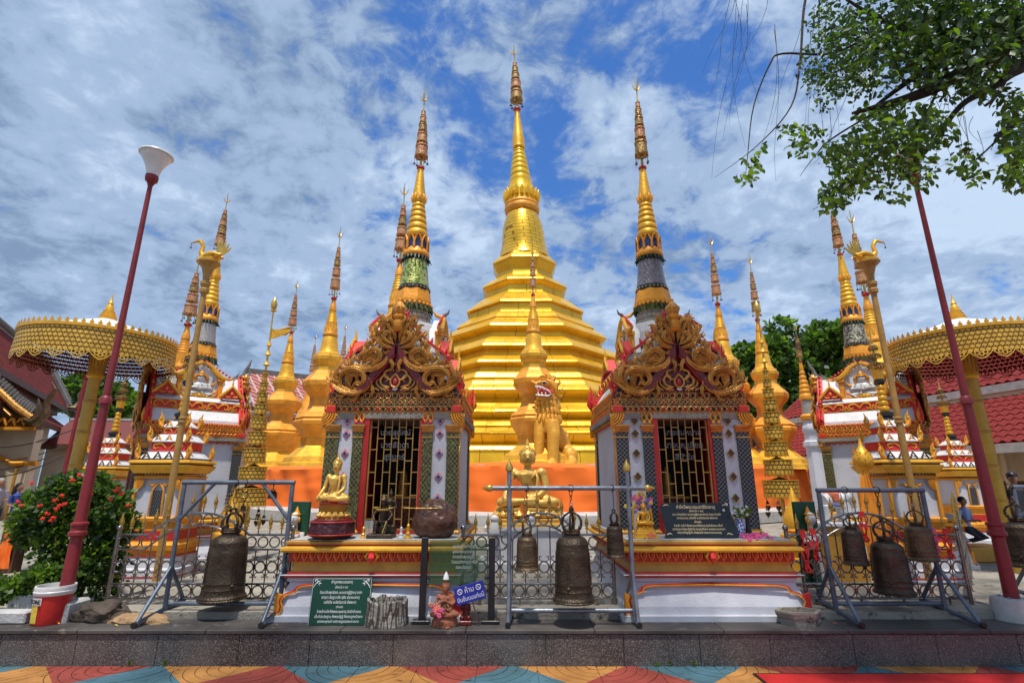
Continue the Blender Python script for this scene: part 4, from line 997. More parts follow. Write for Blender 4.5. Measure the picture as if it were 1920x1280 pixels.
    # --- entablature on four sides, roof, gables
    for k, sd_ in ((0, 'front'), (1, 'side'), (2, 'side'), (3, 'side')):
        a = k*pi/2; loc_ = (sin(a)*.755, -cos(a)*.755, 0)
        for nm in ('cornice', 'petal_row', 'lattice_row', 'teeth_row'): inst(MESH[nm+sd_], nm, r, loc_, (0, 0, a))
    for k in (1, 2, 3): a = k*pi/2; inst(MESH['fan_pair'], 'corner_fan', r, (sin(a)*.775, -cos(a)*.775, 0), (0, 0, a))
    for k in (1, 3): a = k*pi/2; inst(MESH['drop_frieze'], 'drop_frieze', r, (sin(a)*.74, -cos(a)*.74, 0), (0, 0, a)); inst(MESH['scroll_frieze'], 'scroll_frieze', r, (sin(a)*.60, 0, 0), (0, 0, a))
    inst(MESH['roof'], 'roof', r)
    for k in (0, 2):
        a = k*pi/2; inst(MESH['gable_board'], 'gable_board', r, (0, -cos(a)*.745, 0), (0, 0, a)); inst(MESH['gable_scrolls'], 'gable_scrollwork', r, (0, -cos(a)*.76, 0), (0, 0, a))
        inst(MESH['tympanum_relief'], 'tympanum_relief', r, (0, -cos(a)*.76, 0), (0, 0, a)); inst(MESH['apex_finial'], 'apex_finial', r, (0, -cos(a)*.75, 0), (0, 0, a)); inst(MESH['barge'], 'scalloped_barge', r, (0, -cos(a)*.68, 0), (0, 0, a))
    inst(MESH['ridge_horn'], 'ridge_horn', r, (0, .66, 0))
    for k in (1, 3):
        a = k*pi/2
        for y in (-.50, .50): o = inst(MESH['mini_gable'], 'mini_gable', r, (sin(a)*.56, y, 0), (0, 0, a))
        o = inst(MESH['dormer'], 'dormer', r, (sin(a)*.36, 0, 0), (0, 0, a)); inst(MESH['deity_relief'], 'deity_relief', o); inst(MESH['deity_gilding'], 'deity_gilding', o)
        b = MB(); b.tube([(0, -.05, 3.60), (0, -.07, 3.67), (0, -.11, 3.69), (0, -.13, 3.75)], [.03, .025, .018, .004], m_ridge, 6); b.tube([(0, -.05, 3.62), (0, .04, 3.66), (0, .09, 3.72)], [.025, .025, .004], m_gold3, 6); b.build('dormer_bird', o)
    for sx_ in (1, -1):
        for sy_ in (1, -1):
            if ped and sy_ < 0: continue
            inst(MESH['corner_flame'], 'corner_flame', r, (sx_*.76, sy_*.74, 0), (0, 0, 0 if sx_ > 0 else pi))
    # --- spire
    for nm in ('spire_base', 'lower_leaf_fringe', 'gilt_plinth', 'dark_ring', 'leaf_fringe', 'arcade', 'ringed_cone', 'spire_tip'): inst(SPM[nm], nm, r)
    inst(SPM[drum], 'mirror_drum', r)
    zt0 = W(960, 317, 6.6).z; finial(r, zt0+.02, W(960, fin_tip[0], 6.6).z, 13.5*tpx(270, 6.6), 5, fin, cup=True, cupm=m_red, gap=.24)
    return r
shrine('small shrine with green glass pilasters left of centre, green mirror drum on its spire', (-1.33, 6.6), 0, 'drumgreen', m_greenmos, ('นายสุทัศน์', 'นางลัดดา', 'สุรินทร์'), True, [m_filred, m_filred, m_fil], (168, 0))
shrine('small shrine with black checkered pilasters right of centre, silvery drum on its spire', (1.90, 6.6), 0, 'mirror_drum', m_blackmos, ('นายสมหมาย', 'นางบุญเลี่ยม', 'สีบัวไข'), True, [m_fil, m_filred, m_fil], (145, 0), dia='plain')
shrine('white shrine seen from its long side on the left, blue mirror drum on its spire', (-5.86, 9.5), radians(-52), 'drumblue', m_blackmos, ('', '', ''), False, [m_filred, m_fil], (170, 0))
shrine('white shrine seen from its long side on the right, pale speckled drum on its spire', (6.58, 9.55), radians(52.8), 'drumpale', m_greenmos, ('', '', ''), False, [m_filred, m_fil], (170, 0))
# ================================================================ perforated sheet-metal bands
def filigree(mb, c, r, z0, z1, cell, m, top=None, r2=None, scallop=0, wd=.13):
    """rows of pierced rosettes round a drum"""
    # petals of each rosette are thick, with small holes between them
    rows = max(1, round((z1-z0)/cell)); n = max(8, round(2*pi*r/cell)); ch = (z1-z0)/rows; cw = 2*pi*r/n; r2 = r2 or r
    def P(u, z):
        f = (z-z0)/(z1-z0+1e-9); rr = r+(r2-r)*f; a = u/r; return (c[0]+rr*cos(a), c[1]+rr*sin(a), z)
    for j in range(rows):
        for i in range(n):
            u, z = (i+(.5 if j % 2 else 0))*cw, z0+ch*(j+.5); k = 6; rad = cw*.5
            vs = []; fs = []
            for q in range(k*2):
                a = 2*pi*q/(k*2)+pi/6
                ro = rad*(1.14 if q % 2 == 0 else .74); ri = rad*(.80 if q % 2 == 0 else .38)
                vs += [P(u+ro*cos(a), z+ro*sin(a)*ch/cw), P(u+ri*cos(a), z+ri*sin(a)*ch/cw)]
            kk = k*2
            for q in range(kk): fs.append([2*q, 2*((q+1) % kk), 2*((q+1) % kk)+1, 2*q+1])
            b = len(vs); cen = P(u, z)
            for q in range(k):
                a = 2*pi*q/k; w_ = rad*wd; e = rad*.72
                vs += [P(u-w_*sin(a), z+w_*cos(a)), P(u+w_*sin(a), z-w_*cos(a)), P(u+e*cos(a)+w_*.8*sin(a), z+e*sin(a)-w_*.8*cos(a)), P(u+e*cos(a)-w_*.8*sin(a), z+e*sin(a)+w_*.8*cos(a))]
                fs.append([b, b+1, b+2, b+3]); b += 4
            mb.add(vs, fs, m)
    if scallop:
        ns = max(6, round(2*pi*r/scallop)); sw = 2*pi*r/ns
        for i in range(ns):
            u0 = i*sw; vs = []; fs = []; K = 8
            for q in range(K+1):
                f = q/K; d = sw*.40*(1-abs(2*f-1)**1.6); vs += [P(u0+sw*f, z0-d), P(u0+sw*f, z0-d+sw*.07)]
            for q in range(K): fs.append([2*q, 2*q+2, 2*q+3, 2*q+1])
            for dx, dz in ((.5, .12), (.32, .04), (.68, .04)):
                b = len(vs); rr_ = sw*.13
                for q in range(8):
                    a = 2*pi*q/8; vs += [P(u0+sw*dx+rr_*cos(a), z0-sw*dz+rr_*sin(a)), P(u0+sw*dx+rr_*.55*cos(a), z0-sw*dz+rr_*.55*sin(a))]
                fs += [[b+2*q, b+2*((q+1) % 8), b+2*((q+1) % 8)+1, b+2*q+1] for q in range(8)]
            mb.add(vs, fs, m)
m_filig = mat('pierced_gilt_sheet', (.80, .47, .065), .40, .25, .2, 8, bump=.1, wear=(.30, .14, .03), wt=.66)
m_filigdk = mat('brown_gilt_sheet', (.40, .22, .06), .45, .45, .3, 8, bump=.1)
def ring_band(mb, c, r, z, h, t, m, n=64): mb.lathe([(z, r), (z, r+t), (z+h, r+t), (z+h, r), (z, r)], m, n, c=c, caps=False)
def parasol(label, x, y, ribbons):
    r = thing('ceremonial_parasol', label, 'parasol', (x, y, 0), 0, 'large gilt parasols at the two sides')
    Rr = 1.02; zb, zt = 3.30, 3.70
    mb = MB(); mb.lathe([(.27, .088), (3.22, .080)], mat('mustard_post_paint', (.58, .33, .045), .42, .25, .2, 4, wear=(.36, .20, .03), wt=.66) if 'mustard_post_paint' not in bpy.data.materials else bpy.data.materials['mustard_post_paint'], 20); mb.build('post', r)
    for z in (1.25, 1.75, 2.25, 2.72): mb = MB(); mb.lathe([(z-.025, .080), (z-.012, .093), (z+.012, .093), (z+.025, .080)], m_ochre, 20, caps=False); mb.build('bamboo_node', r)
    mb = MB(); mb.lathe([(3.08, .082), (3.10, .11), (3.14, .11), (3.16, .098), (3.50, .125), (3.56, .16)], m_gold2, 16, smooth=False); 
    for i in range(14): a = 2*pi*i/14; mb.tube([(cos(a)*.10, sin(a)*.10, 3.17), (cos(a)*.13, sin(a)*.13, 3.55)], .012, m_ochre, 5)
    mb.build('fluted_capital', r)
    for i in range(12):
        a = 2*pi*i/12; mb = MB(); mb.tube([(cos(a)*.12, sin(a)*.12, 3.55), (cos(a)*.6, sin(a)*.6, 3.66), (cos(a)*Rr*.99, sin(a)*Rr*.99, zt-.01)], .013, m_darkred, 5); mb.build('rib', r)
    mb = MB(); vs = []; mb.lathe([(zt, Rr+.005), (zt+.02, Rr*.99), (zt+.13, Rr*.66), (zt+.27, Rr*.30), (zt+.35, .10)], m_roofwhite, 48, caps=False); mb.lathe([(zt+.33, .08), (zt+.25, Rr*.30), (zt+.11, Rr*.66), (zt-.004, Rr*.985)], m_darkred, 48, caps=False); mb.build('canopy', r)
    mb = MB(); filigree(mb, (0, 0), Rr+.01, zb, zt-.02, .066, m_filig, r2=Rr-.01, scallop=.26, wd=.30); filigree(mb, (0, 0), Rr+.004, zb, zt-.02, .066, m_darkred, r2=Rr-.016, scallop=.26, wd=.30); tag(mb.build('pierced_valance', r), kind='stuff')
    mb = MB(); ring_band(mb, (0, 0), Rr-.012, zt-.03, .045, .025, m_gold2); mb.build('rim_band', r)
    mb = MB()
    for i in range(66):
        a = 2*pi*i/66; c, s = cos(a)*(Rr+.005), sin(a)*(Rr+.005); t = (-sin(a), cos(a)); pts = []
        for u, v in ((-.012, 0), (-.030, .018), (-.030, .036), (-.012, .038), (-.016, .052), (0, .074), (.016, .052), (.012, .038), (.030, .036), (.030, .018), (.012, 0)): pts.append((c+t[0]*u, s+t[1]*u, zt+.014+v))
        k = len(pts); mb.add(pts+[(p[0]*.994, p[1]*.994, p[2]) for p in pts], [list(range(k)), list(range(k, 2*k))[::-1]], m_gold2)
    tag(mb.build('leaf_cresting', r), kind='stuff')
    mb = MB(); mb.lathe([(4.03, .12), (4.07, .13), (4.08, .105), (4.11, .115), (4.125, .09), (4.15, .10), (4.165, .075), (4.19, .085), (4.20, .06), (4.26, .058), (4.30, .035), (4.33, .042), (4.36, .02), (4.44, .010), (4.50, .003)], m_gold2, 16); mb.build('spire_finial', r)
    if ribbons:
        for z, m in ((1.64, m_leaf), (1.60, m_redbright), (1.22, m_redbright)): mb = MB(); mb.lathe([(z-.03, .089), (z-.01, .100), (z+.012, .098), (z+.03, .088)], m, 16, caps=False); mb.build('cloth_tie', r)
        for i, (m, dx, l) in enumerate(((mat('green_ribbon', (.04, .30, .10), .6), -.30, .75), (mat('blue_ribbon', (.03, .05, .42), .6), -.24, .95), (mat('pale_green_ribbon', (.45, .62, .38), .6), -.27, .6), (mat('coral_ribbon', (.75, .16, .08), .6), -.15, .55), (mat('violet_ribbon', (.14, .06, .35), .6), -.20, .7))):
            mb = MB(); P = []; 
            for k in range(9): f = k/8; P.append((-.09+dx*f+.03*sin(k*1.3+i), -.10-.02*i+.02*sin(k+i), 1.63-l*f))
            vs = []; [vs.extend([(p[0]-.03-.012*sin(q), p[1]+.02*cos(q*1.7+i), p[2]), (p[0]+.03+.01*cos(q), p[1]-.02*cos(q*1.7+i), p[2]-.02)]) for q, p in enumerate(P)]
            mb.add(vs, [[2*q, 2*q+1, 2*q+3, 2*q+2] for q in range(8)], m, True); mb.build('ribbon', r)
    return r
parasol('gilt parasol on a bamboo-like gold post with coloured ribbons, on the left', -6.56, 8.0, True)
parasol('gilt parasol cut by the right edge, its gold post plain', 7.22, 8.0, False)
# standing tiered filigree parasols
def tiered(label, x, y, zb, z_drum_top, r0, zrod, ztip, nt, flag=False, hearts=True):
    r = thing('tiered_parasol', label, 'tiered parasol', (x, y, 0), 0, 'narrow tiered filigree parasols')
    mb = MB(); mb.tube([(0, 0, .34), (0, 0, zrod), (0, 0, ztip-.25)], [.035, .018, .012], m_brass, 8); mb.build('pole', r)
    tot = sum((.90**i)*1.38 for i in range(nt)); h0 = (z_drum_top-zb)/tot; z = zb
    for i in range(nt):
        h = h0*.90**i; rr = r0*(.82**i if i < 3 else .82**3*(1-(i-3)/(nt-2.2))**.9*1.0)
        rr = max(rr, .035)
        mb = MB(); filigree(mb, (0, 0), rr, z, z+h, min(.065, h/2), m_filig, scallop=min(.09, h*.6), wd=.28); mb.lathe([(z-.0, rr-.014), (z+h, rr-.014)], m_bronzelt, 20, caps=False); ring_band(mb, (0, 0), rr, z+h, .012, .012, m_gold2, 20); ring_band(mb, (0, 0), rr-.004, z-.006, .010, .010, m_gold2, 20)
        if i > 0 or True: mb.lathe([(z+h, rr), (z+h+.02, rr*.5), (z+h+.05, .03)], m_filigdk, 14, caps=False)
        tag(mb.build('pierced_tier', r), kind=None); z += h*1.38
    for k, zz_ in enumerate((z+.12, z+.30, z+.46)):
        if zz_ < ztip-.3: mb = MB(); mb.lathe([(zz_-.03, .02), (zz_-.01, .06-.01*k), (zz_+.02, .03), (zz_+.06, .022)], m_gold2, 12); mb.build('rod_collar', r)
    mb = MB(); mb.lathe([(ztip-.27, .02), (ztip-.25, .06), (ztip-.23, .03), (ztip-.20, .045), (ztip-.12, .055), (ztip-.05, .03), (ztip, .002)], m_brass, 10); mb.build('spear_tip', r)
    if flag:
        f = ztip-.75; mb = MB(); vs = [(0, 0, f), (.10, .01, f+.02), (.18, 0, f+.06), (.26, .02, f+.07), (.34, 0, f+.14), (.30, .01, f+.17), (.36, 0, f+.22), (.22, .01, f+.20), (.12, 0, f+.16), (0, .005, f+.18)]
        mb.add(vs+[(a, b+.012, c) for a, b, c in vs], [list(range(10)), list(range(10, 20))[::-1]]+[[i, i+10, (i+1) % 10+10, (i+1) % 10] for i in range(10)], m_gold2); mb.build('naga_flag', r)
    if hearts:
        for i in range(7):
            a = 2*pi*i/7+.4; mb = MB(); c = (cos(a)*r0*.95, sin(a)*r0*.95); L_ = R.uniform(.05, .16)
            mb.tube([(c[0], c[1], zb), (c[0], c[1], zb-L_)], .004, m_black, 4); mb.lathe([(zb-L_-.05, .03), (zb-L_-.03, .024), (zb-L_, .01)], m_bronze, 8, c=c)
            h_ = [(0, -.09), (.035, -.045), (.04, -.015), (.022, 0), (0, -.012), (-.022, 0), (-.04, -.015), (-.035, -.045)]
            h_ = [(c[0]+p, zb-L_-.07+q) for p, q in h_]; mb.prism(h_[::-1], c[1]-.006, c[1]+.006, m_bronze); mb.build('heart_chime', r)
    return r
tiered('narrow tiered filigree parasol with a small naga flag, beside the left shrine', -4.13, 8.5, 1.16, 3.30, .25, 3.6, 4.62, 9, True)
tiered('narrow tiered filigree parasol standing right of the right shrine', 4.25, 8.5, 1.29, 3.35, .26, 3.6, 4.55, 9)
# gilt vase-like urns at their feet
for s, x, y, lb in ((1, -4.12, 8.0, 'golden bud-shaped urn below the left tiered parasol'), (1, 4.0, 7.7, 'golden bud-shaped urn below the right tiered parasol')):
    r = thing('gilt_urn', lb, 'urn', (x, y, 0), 0, 'gilt urns under the tiered parasols'); mb = MB()
    mb.lathe([(.34, .22), (.50, .22), (.52, .17), (.70, .20), (.74, .23), (.80, .22), (.84, .15), (.95, .17), (1.05, .15), (1.25, .06), (1.42, .015), (1.44, .004)], m_gold2, 20); mb.build('urn_body', r)
    mb = MB(); mb.lathe([(.83, .155), (.86, .175), (.89, .16)], m_gold3, 20, caps=False); mb.build('urn_band', r)
# swan poles
def swan_pole(label, x, y, flip, ornz):
    r = thing('swan_pole', label, 'swan pole', (x, y, 0), 0, 'golden poles carrying a swan')
    mb = MB(); mb.tube([(0, 0, .34), (0, 0, 4.1)], [.045, .036], m_tan, 14); mb.build('shaft', r)
    for z in (2.28, 2.33): mb = MB(); mb.lathe([(z-.018, .041), (z-.01, .053), (z+.01, .053), (z+.018, .041)], m_tan, 14, caps=False); mb.build('shaft_collar', r)
    mb = MB(); mb.lathe([(4.08, .038), (4.10, .06), (4.15, .064), (4.17, .046), (4.22, .066), (4.26, .066), (4.28, .044), (4.36, .05), (4.48, .085), (4.54, .15), (4.56, .155), (4.57, .14)], m_tan, 10, smooth=False); mb.build('capital', r)
    s = flip; mb = MB()
    mb.tube([(s*-.16, 0, 4.60), (s*-.06, 0, 4.62), (s*.06, 0, 4.62), (s*.16, 0, 4.70)], [.03, .085, .08, .02], m_gold2, 10)
    mb.tube([(s*-.08, 0, 4.64), (s*-.14, 0, 4.72), (s*-.12, 0, 4.82), (s*-.17, 0, 4.90), (s*-.23, 0, 4.905)], [.05, .035, .026, .032, .012], m_gold2, 9); mb.tube([(s*-.20, 0, 4.90), (s*-.28, 0, 4.88), (s*-.31, 0, 4.86)], [.018, .012, .003], m_gold2, 6)
    mb.build('swan_body', r)
    for q in (-1, 1): mb = MB(); scroll(mb, [(s*-.06, 4.64), (s*.05, 4.68), (s*.17, 4.66)], .035, q*.075, m_gold2, n=6, flat=.4); mb.build('wing', r)
    t = MB()
    for k in range(5): a = .5+k*.3; scroll(t, [(s*.10, 4.66), (s*(.12+.12*cos(a)), 4.66+.14*sin(a)), (s*(.10+.22*cos(a)), 4.68+.26*sin(a))], .024, 0, m_brass, n=5, flat=.4)
    t.build('tail_plume', r)
    mb = MB(); mb.tube([(s*-.30, 0, 4.87), (s*-.30, 0, 4.82)], .003, m_black, 4); mb.lathe([(4.79, .014), (4.80, .012), (4.82, .003)], m_bronze, 6, c=(s*-.30, 0)); mb.build('beak_bell', r)
    return r
swan_pole('golden pole with a swan, rising in front of the left white shrine', -.6335*6.9, 6.9, 1, 0)
swan_pole('golden pole with a swan, rising in front of the right white shrine', (1700-960)/970/1.03*6.9+.02, 6.9, -1, 0)
# gilt open pavilions (spirit houses) in front of the side shrines
def pavilion(label, x, y, rz=0, s=1.0, buddha=False):
    r = thing('gilt_pavilion', label, 'spirit house', (x, y, 0), rz, 'small gilt pavilions'); r.scale = (.68*s, .68*s, s)
    mb = MB(); mb.sq([(.27, .60), (.40, .60), (.42, .55), (.55, .52)], m_white, ay=.8); mb.build('white_plinth', r)
    for z_ in (.30, .552): mb = MB(); mb.sq([(z_, .606 if z_ < .4 else .535), (z_+.02, .606 if z_ < .4 else .535)], m_red, ay=.8); mb.build('red_line', r)
    mb = MB(); mb.sq([(.5725, .50), (.62, .50), (.64, .55), (.70, .56), (.72, .53), (.74, .48), (.90, .46), (.98, .48), (1.0, .52), (1.04, .53), (1.06, .50)], m_gold3, ay=.8); mb.build('gold_plinth', r)
    mb = MB(); mb.sq([(.76, .483), (.88, .472)], m_red, ay=.8); mb.build('red_band', r)
    mb = MB(); mb.box(-.46, .46, -.34, .36, 1.061, 1.56, m_white); mb.build('cella', r)
    for sx_ in (-1, 1):
        for sy_ in (-1, 1):
            mb = MB(); mb.box(sx_*.47-.028, sx_*.47+.028, sy_*.38-.028, sy_*.38+.028, 1.061, 1.56, m_gold3, bev=.006); mb.build('column', r)
            mb = MB(); quarter_fan(mb, sx_*.44, 1.55, .13, sy_*.40, m_gold3, -sx_); mb.build('bracket', r)
    d = MB(); d.box(-.10, .10, -.37, -.345, 1.061, 1.40, m_blackmos); 
    for q in (-1, 1): scroll(d, [(q*.13, 1.06), (q*.12, 1.30), (q*.10, 1.42), (0, 1.50)], .022, -.38, m_gold3, n=6, tip=.4)
    for q in (-1, 1): scroll(d, [(q*.06, 1.50), (q*.13, 1.47), (q*.19, 1.50), (q*.22, 1.46)], .018, -.38, m_gold3, n=5)
    d.build('false_door', r)
    mb = MB(); mb.sq([(1.561, .50), (1.58, .52), (1.60, .47), (1.61, .50)], m_gold3, ay=.82); mb.build('architrave', r)
    mb = MB()
    for i in range(15):
        for q in (-1, 1): mb.tube([(-.46+.92*i/14, q*.41, 1.635), (-.46+.92*i/14, q*.415, 1.60)], [.028, .003], m_black, 4)
    mb.build('black_fringe', r)
    mb = MB(); mb.sq([(1.62, .44), (1.63, .53), (1.66, .555), (1.70, .60), (1.735, .615), (1.74, .60)], m_gold2, ay=.82); mb.sq([(1.741, .57), (1.758, .57)], m_black, ay=.82); mb.sq([(1.759, .60), (1.775, .63), (1.80, .61), (1.81, .56)], m_gold2, ay=.82); mb.sq([(1.811, .53), (1.825, .53)], m_black, ay=.82); mb.build('eaves', r)
    mb = MB(); mb.sq([(1.826, .50), (1.84, .50), (1.93, .38), (1.935, .40)], m_roofwhite, ay=.82); mb.sq([(1.936, .36), (2.06, .36)], m_redbright, ay=.82); mb.sq([(2.061, .40), (2.075, .40), (2.17, .26), (2.18, .27)], m_roofwhite, ay=.82); mb.sq([(2.181, .24), (2.27, .24)], m_redbright, ay=.82); mb.sq([(2.271, .27), (2.285, .27), (2.38, .12)], m_roofwhite, ay=.82); mb.build('tiered_roof', r)
    for z, hw_, k in ((1.83, .46, 4), (2.07, .34, 3), (2.28, .22, 2)):
        for q in (-1, 1):
            for i in range(k):
                x_ = -hw_+2*hw_*(i+.5)/k; g = MB(); y_ = q*(hw_*.82+.03); g.tube([(x_-.075, y_, z), (x_, y_, z+.085), (x_+.075, y_, z)], .016, m_gold3 if k != 4 else m_wood, 5); g.build('antefix', r)
        for sx_ in (-1, 1):
            for sy_ in (-1, 1):
                g = MB(); X, Y_ = sx_*(hw_+.07), sy_*(hw_+.05)*.82
                g.tube([(X-.06*sx_, Y_, z), (X, Y_, z+.03), (X+.03*sx_, Y_, z+.10), (X+.0*sx_, Y_, z+.16), (X+.03*sx_, Y_, z+.22)], [.03, .038, .03, .02, .003], m_gold3, 7); g.tube([(X-.02*sx_, Y_, z+.02), (X-.05*sx_, Y_, z+.10), (X-.03*sx_, Y_, z+.17)], [.028, .02, .003], m_gold2, 6)
                g.ball((X+.01*sx_, Y_, z+.12), .032, m_gold2, 7, 5); g.build('naga_acroterion', r)
    for z in (2.0, 2.225):
        for q in (-1, 1):
            w_ = .36 if z < 2.1 else .24; g = MB()
            for i in (-1, 1): scroll(g, [(i*w_*.1, z-.03), (i*w_*.4, z+.04), (i*w_*.8, z+.02), (i*w_*.75, z-.03), (i*w_*.5, z-.01)], .018, q*(w_*.82+.008), m_gold3, n=5)
            g.build('scroll_panel', r)
    mb = MB(); mb.sq([(2.38, .12), (2.42, .08), (2.44, .11), (2.48, .11), (2.50, .07)], m_black); mb.build('spire_seat', r)
    pr = []
    for k in range(5):
        for q in range(5): pr.append((2.50+k*.078+.078*q/4, .098-.006*k-(.016 if q in (0, 4) else 0)))
    mb = MB(); mb.lathe(pr, m_gold2, 16); mb.build('stacked_rings', r)
    mb = MB(); mb.sq([(2.89, .045), (2.93, .07), (2.97, .07), (2.98, .05)], m_black); mb.sq([(2.981, .07), (3.12, .075), (3.14, .05)], m_gold2); mb.build('spire_block', r)
    for z, rr in ((3.16, .15), (3.30, .115), (3.43, .08)):
        g = MB(); filigree(g, (0, 0), rr, z, z+.06, .035, m_filigdk, scallop=.05)
        for i in range(18): a = 2*pi*i/18; g.tube([(cos(a)*rr, sin(a)*rr, z+.02), (cos(a+.15)*rr*1.25, sin(a+.15)*rr*1.25, z+R.uniform(-.05, .05))], [.012, .002], m_bronzelt, 4)
        g.tube([(0, 0, z-.05), (0, 0, z+.14)], .02, m_brass, 6); g.lathe([(z+.06, rr), (z+.09, .02)], m_filigdk, 12, caps=False); g.build('leafy_tier', r)
    mb = MB(); mb.tube([(0, 0, 3.5), (0, 0, 3.85)], [.02, .004], m_brass, 6); mb.build('needle', r)
    return r
pavilion('gilt pavilion with white walls behind the left steel fence', -4.86, 7.65)
pavilion('gilt pavilion with white walls behind the right steel fence', 5.44, 7.55)
pavilion('smaller gilt pavilion far right beyond the red lamp post', 9.45, 11.3)
pavilion('smaller gilt pavilion far left behind the flowering bush', -8.05, 10.6)
# ================================================================ lamp posts
def lamp_post(label, x, y, sc_lamp):
    r = thing('lamp_post', label, 'lamp post', (x, y, 0), 0, 'maroon lamp posts')
    mb = MB(); mb.box(-.14, .15, -.13, .15, .20, .45, m_concpale, bev=.02) if sc_lamp else mb.lathe([(.2, .19), (.44, .17), (.47, .15)], m_concpale, 14); mb.build('concrete_foot', r)
    def part(nm, l, m=m_lampred, n=16): mb = MB(); mb.lathe(l, m, n); mb.build(nm, r)
    part('lower_shaft', [(.44, .060), (1.02, .052)]); part('collar', [(1.00, .054), (1.02, .078), (1.05, .078), (1.06, .064), (1.10, .064), (1.11, .074), (1.13, .074), (1.14, .052)])
    part('middle_shaft', [(1.13, .051), (2.30, .041)]); part('collar', [(2.27, .042), (2.28, .056), (2.34, .056), (2.36, .038)]); part('upper_shaft', [(2.35, .035), (4.82, .024)], n=14)
    part('socket', [(4.80, .026), (4.84, .04), (4.86, .062), (4.90, .068), (4.93, .065)], n=14); part('lamp_glass', [(4.92, .060), (4.96, .065), (5.05, .088), (5.13, .128), (5.17, .152), (5.19, .158)], m_lampglass, 20)
    part('lamp_cap', [(5.188, .168), (5.20, .178), (5.215, .172), (5.26, .07), (5.275, .01)], m_whitegloss, 20)
    for k in range(4): mb = MB(); q = k*pi/2+.6; mb.ball((cos(q)*.092, sin(q)*.092, .452 if sc_lamp else .475), .012, m_pipe, 6, 4); mb.build('anchor_bolt', r)
    return r
bl, br_ = Wz(128, 1145, .46), Wz(1908, 1140, .46)
lamp_post('maroon lamp post with a white glass lamp, beside the flowering bush', -4.17, 5.28, True)
lamp_post('maroon lamp post at the right whose top is lost in the leaves', 4.66, 5.28, False)
# ================================================================ steel fences
m_spear = m_brass
def ring_mesh(rr): mb = MB(); mb.torus((0, 0, 0), rr, .0075, m_steel, 20, 6); return mb.mesh('ring')
RM = ring_mesh(.050)
mb = MB()
for s in (1, -1): mb.tube([(s*.004, 0, -.03), (s*.03, 0, -.035), (s*.048, 0, -.015), (s*.045, 0, .012), (s*.030, 0, .014), (s*.030, 0, .0)], .0055, m_steel, 5)
CM = mb.mesh('curl')
mb = MB(); mb.tube([(0, 0, -.02), (0, 0, .05)], .006, m_steel, 6); mb.lathe([(.045, .008), (.05, .018), (.06, .018), (.065, .01), (.075, .010), (.08, .019), (.092, .019), (.096, .012), (.10, .020), (.105, .022), (.17, .004), (.18, .006), (.20, .001)], m_spear, 10); SPEAR = mb.mesh('spear_finial')
def fence(label, A, B, u0=None, u1=None, arch=True, zb=.40, posts=(1, 1)):
    A, B = Vector((A[0], A[1])), Vector((B[0], B[1])); L_ = (B-A).length; ang = atan2(B.y-A.y, B.x-A.x)
    r = thing('steel_fence', label, 'fence', (A.x, A.y, 0), ang, 'stainless steel fence sections with gilt spear tips')
    u0 = u0 if u0 is not None else L_*.15; u1 = u1 if u1 is not None else L_*.85; zt = .99
    def arc(u, h): 
        if not arch or u <= u0 or u >= u1: return 0
        f = (u-u0)/(u1-u0)*2-1; return h*(1-f*f)**.5*(1-.12*f*f) if False else h*(1-abs(f)**2.2)
    H1, H0 = .21, .23
    def rail(fn, nm, t=.0105, a=0, b=None):
        b = L_ if b is None else b; mb = MB(); k = 40; mb.tube([(a+(b-a)*i/k, 0, fn(a+(b-a)*i/k)) for i in range(k+1)], t, m_steel, 7); mb.build(nm, r)
    rail(lambda u: zb, 'rail', .012); rail(lambda u: .53, 'rail'); rail(lambda u: zt+arc(u, H1), 'top_rail', .012)
    rail(lambda u: .85, 'rail', .009, 0, u0 if arch else L_)
    if arch: rail(lambda u: .85, 'rail', .009, u1, L_); rail(lambda u: .85+arc(u, H0), 'arched_rail', .010, u0, u1)
    sp = .122; n = max(2, round(L_/sp)); sp = L_/n
    for i in range(n+1):
        u = sp*i; mb = MB(); mb.tube([(u, 0, zb), (u, 0, .85+arc(u, H0))], .0065 if 0 < i < n else .012, m_steel, 6); mb.build('bar', r)
        if 0 < i < n or not posts[0]: inst(SPEAR, 'spear_finial', r, (u, 0, zt+arc(u, H1)+.01))
    for i in range(n):
        u = sp*(i+.5); inst(RM, 'ring', r, (u, 0, (zb+.53)/2)); inst(RM, 'ring', r, (u, 0, .685)); inst(RM, 'ring', r, (u, 0, (zt+arc(u, H1)+.85+arc(u, H0))/2))
        inst(CM, 'curl', r, (u, 0, .60), (pi, 0, 0)); inst(CM, 'curl', r, (u, 0, .775))
    for k, u in enumerate((0, L_)):
        if not posts[k]: continue
        mb = MB(); mb.tube([(u, 0, .345), (u, 0, 1.03)], .019, m_steel, 10); mb.ball((u, 0, 1.055), .030, m_steel, 12, 9); mb.build('post', r)
    for u in [L_*f for f in (.12, .38, .62, .88)]: mb = MB(); mb.tube([(u, 0, .343), (u, 0, zb)], .012, m_steel, 7); mb.lathe([(.343, .03), (.348, .03), (.352, .015)], m_steel, 10, c=(u, 0)); mb.build('foot', r)
    return r
FY = 5.62
f1 = fence('arched steel fence section behind the bells on the left', (-4.02, FY), (-2.24, FY), .30, 1.33)
f2 = fence('arched steel fence section between the two front shrines', (-.50, FY), (1.02, FY), .42, 1.18)
f3 = fence('arched steel fence section with red ribbons, behind the bells on the right', (2.80, FY), (4.55, FY), .26, 1.28)
fence('steel fence section receding at the left corner of the compound', (-5.25, 7.15), (-4.05, 5.68), posts=(0, 0))
fence('steel fence section receding at the right corner of the compound', (4.60, 5.68), (5.95, 7.25), posts=(0, 0))
